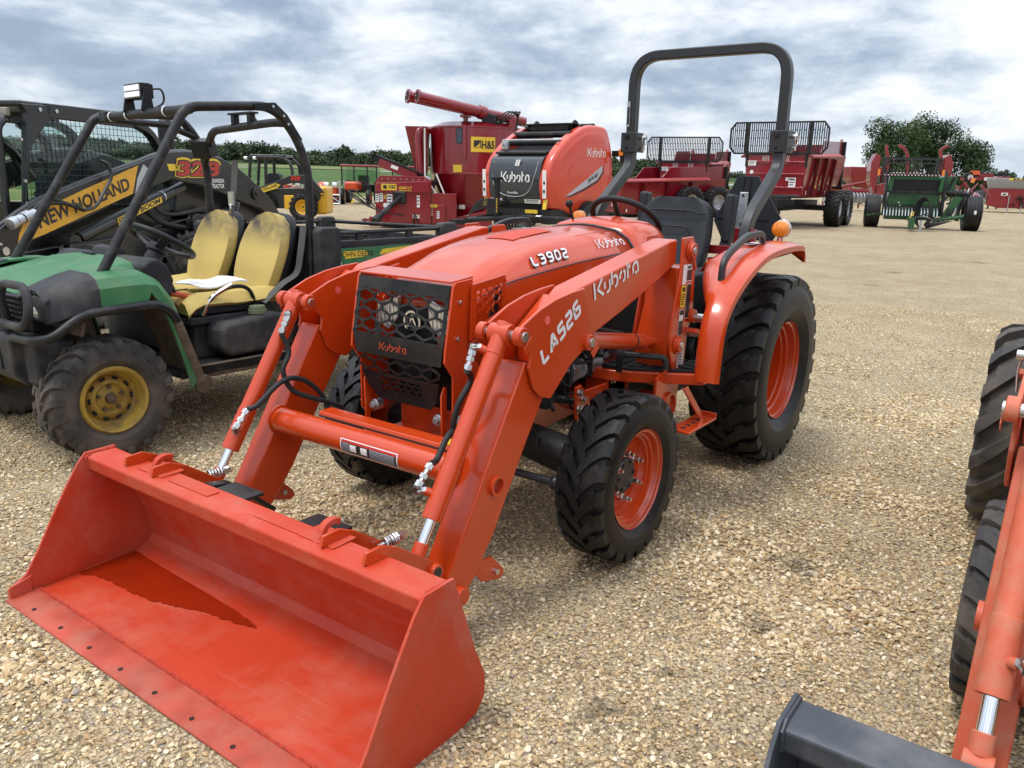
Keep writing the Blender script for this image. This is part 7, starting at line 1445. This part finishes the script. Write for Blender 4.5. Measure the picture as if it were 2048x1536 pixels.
# --- green rock picker
def build_picker():
    X = site('rock_picker', 28.3, 14.1, 20, 'green and black rock picker with coiled hoses on its hitch', 'rock picker')
    def B(name, mt, par=X, mb=None, bev=.01, **k): return mb.build(name, mt, par, bev=bev, **k)
    simple_wheel(X, (-1.68, .6, .56), .57, .50, 'rib', 'rimgrey', 'x', rr=.45); simple_wheel(X, (1.42, .3, .58), .58, .54, 'rib', 'rimgrey', 'x', rr=.45)
    mb = MB(); mb.sph((1.44, -.285, .62), .05, 8, 6, sc=(.8, .2, 1.4)); B('tyre_sticker', 'white', mb=mb, bev=0)
    mb = MB(); mb.prism([(-1.30, .42), (.42, .42), (.42, .82), (.30, 1.28), (-1.22, 1.28), (-1.30, .82)], 'y', .15, 1.2); B('front_box', 'green', mb=mb)
    mb = MB(); mb.box((-.46, .12, .98), (1.60, .05, .34)); B('green_shield', 'green', mb=mb)
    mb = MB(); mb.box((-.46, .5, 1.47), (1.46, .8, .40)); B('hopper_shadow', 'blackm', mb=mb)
    mb = MB(); mb.prism([(-1.32, 1.22), (-1.18, 1.22), (-1.14, 1.72), (-1.28, 1.80)], 'y', .0, .9); mb.prism([(.26, 1.22), (.42, 1.22), (.42, 1.80), (.3, 1.74)], 'y', 0, .9); mb.box((-.45, .9, 1.5), (1.6, .05, .6)); mb.box((.62, .9, 1.5), (.5, .3, .58)); B('hopper_side', 'green', mb=mb)
    mb = MB(); mb.box((-.46, .0, 1.24), (1.75, .10, .07)); mb.box((-.62, .0, 1.80), (1.78, .10, .10)); mb.box((-.46, .0, .74), (1.72, .12, .07)); B('comb_beam', 'black', mb=mb)
    for k in range(17): x = -1.46+.105*k; mb = MB(); mb.box((x, -.06, 1.90), (.045, .02, .24)); B('upper_tooth', 'black', mb=mb, bev=0); mb = MB(); mb.box((x, -.08, 1.80), (.05, .012, .05)); B('tooth_tip', mat('pale_tooth_tip', (.55, .40, .38), .6), mb=mb, bev=0)
    for k in range(18): x = -1.36+.098*k; mb = MB(); mb.tube([(x, -.02, .72), (x, -.22, .62), (x, -.30, .44)], .022, 6); B('pick_tine', 'galv', mb=mb, bev=0); mb = MB(); mb.box((x, -.16, .52), (.05, .2, .05), (.5, 0, 0)); B('tine_block', 'green', mb=mb, bev=0)
    for k in range(14): mb = MB(); mb.box((-1.12+.1*k, .04, 1.30), (.05, .03, .05)); B('grid_bar', 'black', mb=mb, bev=0)
    for s, x in ((-1, -1.36), (1, .46)): mb = MB(); mb.prism([(-.1, .45), (.2, .45), (.3, 1.9), (.05, 1.95), (-.1, 1.3)], 'x', x-.04, x+.04); B('end_plate', 'black', mb=mb)
    mb = MB(); mb.box((.62, -.05, 1.55), (.10, .06, .45), (0, .35, 0)); mb.tube([(.5, 0, 1.25), (1.25, .1, 1.20)], .07, 10); mb.cyl((.7, .1, 1.23), (1.0, .1, 1.22), .13, 14); mb.box((.95, .2, .95), (.3, .3, .5)); B('drive_motor', 'black', mb=mb)
    mb = MB(); mb.prism([(.45, .42), (.78, .46), (1.05, 1.1), (.8, 1.15)], 'y', .0, .15); mb.box((1.0, .35, .75), (.12, .3, .9)); mb.tube([(-1.9, .1, .42), (-1.2, .1, .50)], .06, 8); mb.tube([(.2, -.15, .32), (1.2, -.05, .48)], .07, 8); mb.prism([(-1.3, .3), (.3, .3), (.3, .46), (-1.3, .46)], 'y', .1, .8); B('side_frame', 'green', mb=mb)
    mb = MB(); mb.prism([(1.16, .98), (1.34, 1.10), (1.5, 1.12), (1.52, .7), (1.3, .6)], 'y', .15, .45); B('mud_guard', 'black', mb=mb)
    for k in range(5): mb = MB(); mb.tube([(.62+.07*k, -.05, .45), (.70+.09*k, .1, 1.1)], .022, 6); B('ram', 'galv' if k == 3 else 'black', mb=mb, bev=0)
    mb = MB(); mb.tube([(-.55, -.2, .35), (-.60, -1.9, .30)], .08, 8); mb.box((-.62, -1.95, .28), (.18, .16, .34)); B('hitch_bar', 'green', mb=mb)
    mb = MB(); mb.box((-.28, -1.4, .1), (.07, .07, .52)); mb.box((-.28, -1.4, -.0), (.22, .2, .02)); B('parking_jack', 'galv', mb=mb, bev=0)
    for k in range(7):
        pts = [(-.28+.24*math.sin(t)*(1-.03*k)+.02*k, -1.2+.03*k, .62+.48*math.cos(t)-.02*k) for t in np.linspace(-2.6, 2.6, 16)]
        mb = MB(); mb.tube(smooth_path(pts+[(.1+.1*k, -.9, .35)], 2), .017, 6); B('coiled_hose', 'hose', mb=mb, bev=0)
    for k in range(4): mb = MB(); mb.tube(smooth_path([(-.6, -1.9, .4), (-.4+.1*k, -1.6, .45+.05*k), (.1, -1.2, .40), (.6, -.5, .45)], 5), .017, 6); B('hose', 'galv' if k == 1 else 'hose', mb=mb, bev=0)
    mb = MB(); mb.tube([(-.66, -1.9, .45), (-.66, -1.9, .6), (-.58, -1.9, .63), (-.6, -1.9, .5)], .02, 6); B('yellow_handle', 'yellow', mb=mb, bev=0)
    for x, z in ((-1.0, .75), (-.9, .88), (-.85, .78), (-.6, .72), (-.2, .72)): mb = MB(); mb.cyl((x, .09, z), (x, .08, z), .025, 10); B('white_bolt', 'white', mb=mb, bev=0)
build_picker()

# --- big red hooped machine behind the picker
def build_hooped():
    X = site('hooped_planter', 40.6, 20.6, 16, 'tall dark red machine with three hooked arms rising behind the green picker', 'farm implement')
    def B(name, mt, par=X, mb=None, bev=.015, **k): return mb.build(name, mt, par, bev=bev, **k)
    for s, x in ((-1, -2.85), (1, .25)): mb = MB(); mb.loft([[(x, y, 1.0), (x+s*.25, y, 1.6), (x+s*.30, y, 2.5), (x+s*.1, y, 2.95), (x-s*.12, y, 2.8), (x-s*.05, y, 1.3)] for y in (0, 1.6)]); B('end_wing', 'red2', mb=mb); mb = MB(); mb.box((x-s*.1, -.05, 2.05), (.10, .04, .30)); B('marker', 'amber', mb=mb, bev=0)
    for x in (-2.45, -1.55, -.05): mb = MB(); mb.rect(fillet([(x+.12, .3, 1.9), (x+.10, .3, 2.7), (x-.05, .3, 3.15), (x-.4 if x < -1 and x > -2 else x+(.28 if x > -1 else -.05), .3, 3.35)], .25, 5), .14, .14, (0, 1, 0)); B('hooked_arm', 'red2', mb=mb, bev=.02)
    mb = MB(); mb.box((-1.3, .2, 2.72), (2.75, .08, .10)); mb.box((-1.3, .2, 2.50), (2.75, .08, .06)); B('top_truss', 'rops', mb=mb, bev=0)
    for k in range(14): mb = MB(); mb.tube([(-2.6+.19*k, .2, 2.50 if k % 2 else 2.72), (-2.41+.19*k, .2, 2.72 if k % 2 else 2.50)], .025, 5); B('truss_web', 'rops', mb=mb, bev=0)
    for s, x in ((-1, -2.5), (1, -.12)): mb = MB(); mb.box((x, .2, 2.15), (.14, .1, 1.2), (0, s*.05, 0)); B('truss_leg', 'rops', mb=mb)
    for k in range(26): mb = MB(); mb.box((-2.4+.09*k, .24, 2.25), (.010, .01, .5)); B('screen_wire', 'mesh', mb=mb, bev=0)
    mb = MB(); mb.box((-1.3, 1.0, 1.75), (2.6, 1.2, .38)); mb.box((-1.3, .9, 1.2), (2.9, 1.4, .5)); B('hopper', 'red', mb=mb)
    mb = MB(); mb.box((-1.35, .9, 2.02), (1.4, .5, .1)); B('hopper_lid', 'white', mb=mb)
    for k in range(4): mb = MB(); mb.box((-.85+.2*k, .35, 1.78), (.05, .02, .3), (0, .4, 0)); B('white_stripe', 'white', mb=mb, bev=0)
    for x in (-2.6, .1): simple_wheel(X, (x, 1.0, .55), .55, .4, 'rib', 'rimgrey', 'x')
    r = random.Random(8)
    for k in range(26):
        x = r.uniform(.2, 1.9); z = r.uniform(.5, 1.7); mb = MB(); mb.tube([(x, r.uniform(-.4, .8), z), (x+r.uniform(-.5, .5), r.uniform(-.4, .8), z+r.uniform(-.6, .5))], r.choice((.03, .05, .07)), 6); B('folded_bar', ('red2', 'red', 'black', 'red2', 'galv')[k % 5], mb=mb, bev=0)
    for k in range(5): x = .3+.35*k; mb = MB(); mb.box((x, r.uniform(-.2, .4), 1.2+r.uniform(-.4, .4)), (.25, .2, .3), (r.random(), r.random(), 0)); B('row_unit', ('red2', 'black')[k % 2], mb=mb)
    mb = MB(); mb.box((1.55, .2, 1.75), (.16, .05, .22), (0, .3, 0)); B('orange_flag', 'amber', mb=mb, bev=0)
build_hooped()

# --- metal box spreader at the right
def build_box():
    X = site('box_spreader', 48.5, 29.2, 24, 'dark red box spreader with a grey steel hopper top, in front of stacked mowers', 'fertiliser spreader')
    def B(name, mt, par=X, mb=None, bev=.02, **k): return mb.build(name, mt, par, bev=bev, **k)
    mb = MB(); mb.prism([(-1.38, 1.38), (2.0, 1.38), (1.95, .40), (1.3, .26), (-.8, .26), (-1.38, .42)], 'y', 0, 1.6); bx = B('box', 'red2', mb=mb)
    mb = MB(); mb.loft([[(-1.30, 0, 1.38), (1.95, 0, 1.38), (1.95, 1.6, 1.38), (-1.30, 1.6, 1.38)], [(-1.42, -.18, 1.84), (2.1, -.18, 1.84), (2.1, 1.8, 1.84), (-1.42, 1.8, 1.84)], [(-1.42, -.18, 1.98), (2.1, -.18, 1.98), (2.1, 1.8, 1.98), (-1.42, 1.8, 1.98)]]); hp = B('hopper', 'greysteel', mb=mb)
    sticker(FR(-.45, 1.86, -.19), 1.4, .11, 'yellow', hp); font('E2-E-Z', .10, FR(-.25, 1.87, -.195), 'decalb', hp, .04, width=.9)
    for x in (-.72, .8): sticker(FR(x, .98, -.005), .34, .16, 'white', bx, lines=[(.2, .2, .6, .5)])
    mb = MB(); mb.box((.3, -.01, .88), (2.2, .02, .025)); B('box_crease', 'red', bx, mb=mb, bev=0)
    r = random.Random(2)
    for k in range(12): x = r.uniform(-.2, .7); mb = MB(); mb.tube([(x, -.1, r.uniform(.5, 1.0)), (x+r.uniform(-.3, .3), -.5, r.uniform(.3, .9))], .04, 6); B('hitch_linkage', 'black', mb=mb, bev=0)
    for x in (-.32, .35): mb = MB(); mb.tube([(x, -.3, 1.0 if x < 0 else .55), (x, -.3, .0)], .03, 8); mb.box((x, -.3, .01), (.18, .18, .02)); B('stand_leg', 'galv', mb=mb, bev=0)
    simple_wheel(X, (-1.75, .7, .62), .62, .45, 'rib', 'rimgrey', 'x'); simple_wheel(X, (2.35, .7, .62), .62, .45, 'rib', 'rimgrey', 'x')
build_box()

# --- mower decks on their transport frames behind the box spreader, two alike
def build_mower(dist, lat, label):
    X = site('wide_mower', dist, lat, 0, label, 'mower', 'folded mowers at the right')
    def B(name, mt, par=X, mb=None, bev=.01, **k): return mb.build(name, mt, par, bev=bev, **k)
    mb = MB(); mb.box((0, 0, 2.0), (2.6, 1.4, .16), (0, -.06, 0)); mb.box((-.2, 0, 2.18), (1.0, .9, .22)); B('deck', 'red2', mb=mb)
    mb = MB(); mb.box((-.9, -.3, 2.34), (.45, .4, .26)); B('warning_cover', mat('warning_orange', (.7, .10, .02), .5), mb=mb)
    for x, z in ((-1.25, 2.05), (1.1, 1.9)): simple_wheel(X, (x, -.4, z), .34, .2, 'rib', 'white', 'y')
    mb = MB(); mb.box((.0, -.72, 1.95), (.9, .03, .2)); B('white_panel', 'white', mb=mb)
    for k in range(5): mb = MB(); mb.tube([(-1.2+.6*k, .2, 0), (-1.1+.6*k, .1, 1.95)], .06, 6); B('frame_leg', ('red2', 'black')[k % 2], mb=mb, bev=0)
    for k in range(6): mb = MB(); mb.tube([(-.9+.4*k, -.3, 2.1), (-.7+.4*k, -.2, 2.45+.06*(k % 3))], .05, 6); mb.box((-.8+.4*k, -.2, 2.25), (.22, .3, .2)); B('gearbox', 'black', mb=mb)
build_mower(56, 31.5, 'red folded mower with white wheels above the grey hopper'); build_mower(57, 36.0, 'second red folded mower, cut off by the right edge of the photo')

# --- disc harrow beyond the two spreaders
def build_disc(dist, lat, label):
    X = site('disc_harrow', dist, lat, 0, label, 'disc harrow', 'red tillage tools beyond the spreaders')
    def B(name, mt, par=X, mb=None, bev=.01, **k): return mb.build(name, mt, par, bev=bev, **k)
    mb = MB(); mb.box((0, 0, 1.05), (4.0, .14, .14)); mb.box((0, 1.4, 1.05), (4.0, .14, .14)); mb.tube([(-1.5, .7, 1.1), (.6, .5, 1.6), (1.8, .7, 1.1)], .07, 6); B('frame', 'red2', mb=mb)
    for k in range(20): mb = MB(); mb.cyl((-1.9+.19*k, -.1, .72), (-1.86+.19*k, -.1, .72), .30, 18); B('disc_blade', 'galv', mb=mb, bev=0)
    for k in range(8): mb = MB(); mb.box((-1.8+.5*k, .3, .6), (.08, .08, .95)); B('shank', 'red2', mb=mb)
    for x in (-1.4, 1.2): simple_wheel(X, (x, .8, .42), .42, .28, 'rib', 'rimgrey', 'x')
build_disc(46, 19.0, 'red disc harrow seen between the large spreader and the green picker'); build_disc(62, 27.5, 'far red tillage tool between the hooped machine and the box spreader')
hb = site('red_hopper_bin', 58, 26.2-2.0, 0, 'red hopper bin standing far off under the trees', 'hopper')
mb = MB(); mb.loft([[(-.5, 0, 1.2), (.5, 0, 1.2), (.5, 1, 1.2), (-.5, 1, 1.2)], [(-1.1, -.4, 1.9), (1.1, -.4, 1.9), (1.1, 1.4, 1.9), (-1.1, 1.4, 1.9)], [(-1.1, -.4, 2.6), (1.1, -.4, 2.6), (1.1, 1.4, 2.6), (-1.1, 1.4, 2.6)]]); mb.build('bin', 'red2', hb, bev=.03)
for x in (-.9, .9):
    mb = MB(); mb.box((x, .5, .7), (.14, 1.4, 1.4)); mb.build('leg_frame', 'red2', hb, bev=.02)

# --- smaller skid steer at the left back
def build_skid_small():
    X = site('skid_steer', 25.3, -7.3, 0, 'smaller black and yellow skid steer standing further back in the lot', 'skid steer', 'skid steer loaders')
    def B(name, mt, par=X, mb=None, bev=.02, **k): return mb.build(name, mt, par, bev=bev, **k)
    mb = MB(); mb.prism([(-1.2, .35), (1.0, .35), (1.25, .7), (1.2, 1.0), (-.2, .95), (-1.2, .8)], 'y', .2, 1.3); B('chassis', 'nhblack', mb=mb)
    mb = MB(); mb.box((1.15, .75, .62), (.55, 1.0, .85)); B('rear_hood', 'nhyel', mb=mb, bev=.1, seg=3)
    mb = MB(); mb.box((1.15, .24, .78), (.4, .02, .02)); B('hood_slot', 'decalb', mb=mb, bev=0)
    mb = MB(); mb.box((.35, .05, .55), (.30, .3, .42)); B('side_cover', 'nhyel', mb=mb)
    for x in (-.55, .75): simple_wheel(X, (x, .05, .42), .43, .34, 'ag', 'nhyel', 'y', 16)
    mb = MB(); mb.prism([(-1.3, .75), (-.8, .90), (.1, 1.22), (.4, 1.36), (.75, 1.38), (1.1, 1.25), (1.45, .85), (1.25, .85), (.95, 1.08), (.5, 1.14), (.0, 1.0), (-1.1, .60)], 'y', -.05, .05); am = B('lift_arm', 'nhblack', mb=mb)
    mb = MB(); mb.prism([(-.72, .86), (-.05, 1.12), (.1, 1.06), (-.02, .96), (-.72, .74)], 'y', -.062, -.055); B('yellow_decal', 'yellow', am, mb=mb, bev=0)
    font('NEW HOLLAND', .085, plane((-.66, -.066, .795), (1, 0, .34), (0, -1, 0)), 'decalb', am, .03, width=.72)
    font('328', .11, plane((.42, -.058, 1.22), (1, 0, 0), (0, -1, 0)), 'redl', am, .05, width=.3)
    cab = empty('cab'); cab.parent = X
    mb = MB(); mb.box((-.35, .75, 1.92), (1.1, .9, .08)); B('roof', 'nhblack', cab, mb=mb)
    for y in (.3, 1.2):
        for pts in ([(-1.0, y, .8), (-.88, y, 1.9)], [(-.88, y, 1.88), (.1, y, 1.88), (.36, y, 1.7), (.42, y, 1.1)], [(-.45, y, .9), (-.42, y, 1.88)]): mb = MB(); mb.tube(fillet(pts, .15, 4), .05, 8); B('cab_post', 'nhblack', cab, mb=mb, bev=0)
    mb = MB(); mb.box((-.95, .75, 1.4), (.01, .8, .8)); B('door_glass', 'glass', cab, mb=mb, bev=0)
    mb = MB(); mb.box((-.3, .8, 1.1), (.4, .5, .6)); B('operator_seat', 'seat', cab, mb=mb, bev=.08)
    for x in (-1.02, -.75): mb = MB(); mb.box((x, .28, 1.84), (.12, .08, .09)); B('cab_lamp', 'lens', cab, mb=mb)
    mb = MB(); mb.cyl((.55, .8, 1.3), (.55, .8, 1.8), .06, 12); B('exhaust_stack', 'dark', mb=mb)
build_skid_small()

# --- cab tractors and crated mowers in the row at the far left
def build_cab_tractor(dist, lat, label):
    X = site('cab_tractor', dist, lat, 0, label, 'tractor', 'orange cab tractors in the far row')
    def B(name, mt, par=X, mb=None, bev=.02, **k): return mb.build(name, mt, par, bev=bev, **k)
    mb = MB(); mb.box((0, 1.0, 1.80), (1.85, 1.6, .10)); B('cab_roof', 'red2', mb=mb, bev=.04)
    for x in (-.85, -.25, .4, .85): mb = MB(); mb.box((x, .3, 1.32), (.06, .06, .9)); B('cab_post', 'black', mb=mb)
    mb = MB(); mb.box((-.05, .34, 1.32), (1.7, .01, .85)); mb.box((-.05, 1.7, 1.32), (1.7, .01, .85)); B('cab_glass', 'glass', mb=mb, bev=0)
    mb = MB(); mb.box((0, .9, .72), (1.1, 1.3, .4)); mb.box((.1, 1.0, 1.1), (.5, .4, .5)); B('body', 'black', mb=mb)
    mb = MB(); mb.box((-.15, -.5, .85), (.62, 1.3, .42)); B('engine_hood', 'orange', mb=mb, bev=.12, seg=3)
    for x in (-.75, .75): simple_wheel(X, (x, 1.2, .55), .55, .3, 'ag', 'orange', 'x', 16); simple_wheel(X, (x*.85, -.7, .36), .36, .22, 'ag', 'orange', 'x', 14)
build_cab_tractor(40.3, -7.7, 'nearer red-roofed cab tractor in the far row beyond the mixer feed conveyor'); build_cab_tractor(41.5, -5.4, 'red-roofed cab tractor half hidden behind the mixer hopper'); 
def build_crate(dist, lat, seed, label):
    X = site('crated_mower', dist, lat, 0, label, 'crated mower', 'crated machines in the far row')
    def B(name, mt, par=X, mb=None, bev=.01, **k): return mb.build(name, mt, par, bev=bev, **k)
    for x in (-.75, .75):
        for y in (0, 1.1): mb = MB(); mb.box((x, y, .55), (.06, .06, 1.1)); B('crate_post', 'galv', mb=mb)
    for a, b in (((-.75, 0, .1), (.75, 0, 1.05)), ((-.75, 0, 1.05), (.75, 0, .1)), ((-.75, 0, .45), (.75, 0, .45)), ((-.75, 0, .05), (.75, 0, .05))): mb = MB(); mb.tube([a, b], .022, 5); B('crate_brace', 'galv', mb=mb, bev=0)
    mb = MB(); mb.sph((-.15, .5, .75), .34, 14, 8, sc=(1, 1.2, .8)); mb.box((.3, .5, .62), (.5, .6, .3)); B('machine_body', 'orange', mb=mb)
    mb = MB(); mb.box((0, .5, .25), (1.3, .9, .16)); B('mower_deck', 'red2', mb=mb, bev=.05)
    for x in (-.5, .1, .5): mb = MB(); mb.box((x, .1, .92), (.22, .3, .12), (.3, .2, .2)); B('wrapping', 'white', mb=mb, bev=.03)
    for x in (-.5, .5): simple_wheel(X, (x, .2, .22), .2, .14, 'rib', 'red2', 'y')
build_crate(38.6, -9.0, 1, 'crated orange mower beside the cab tractors'); build_crate(38.9, -10.8, 2, 'crated machine partly behind the roll cage post'); build_crate(40.5, -3.3, 3, 'crated machine glimpsed under the mixer hopper')
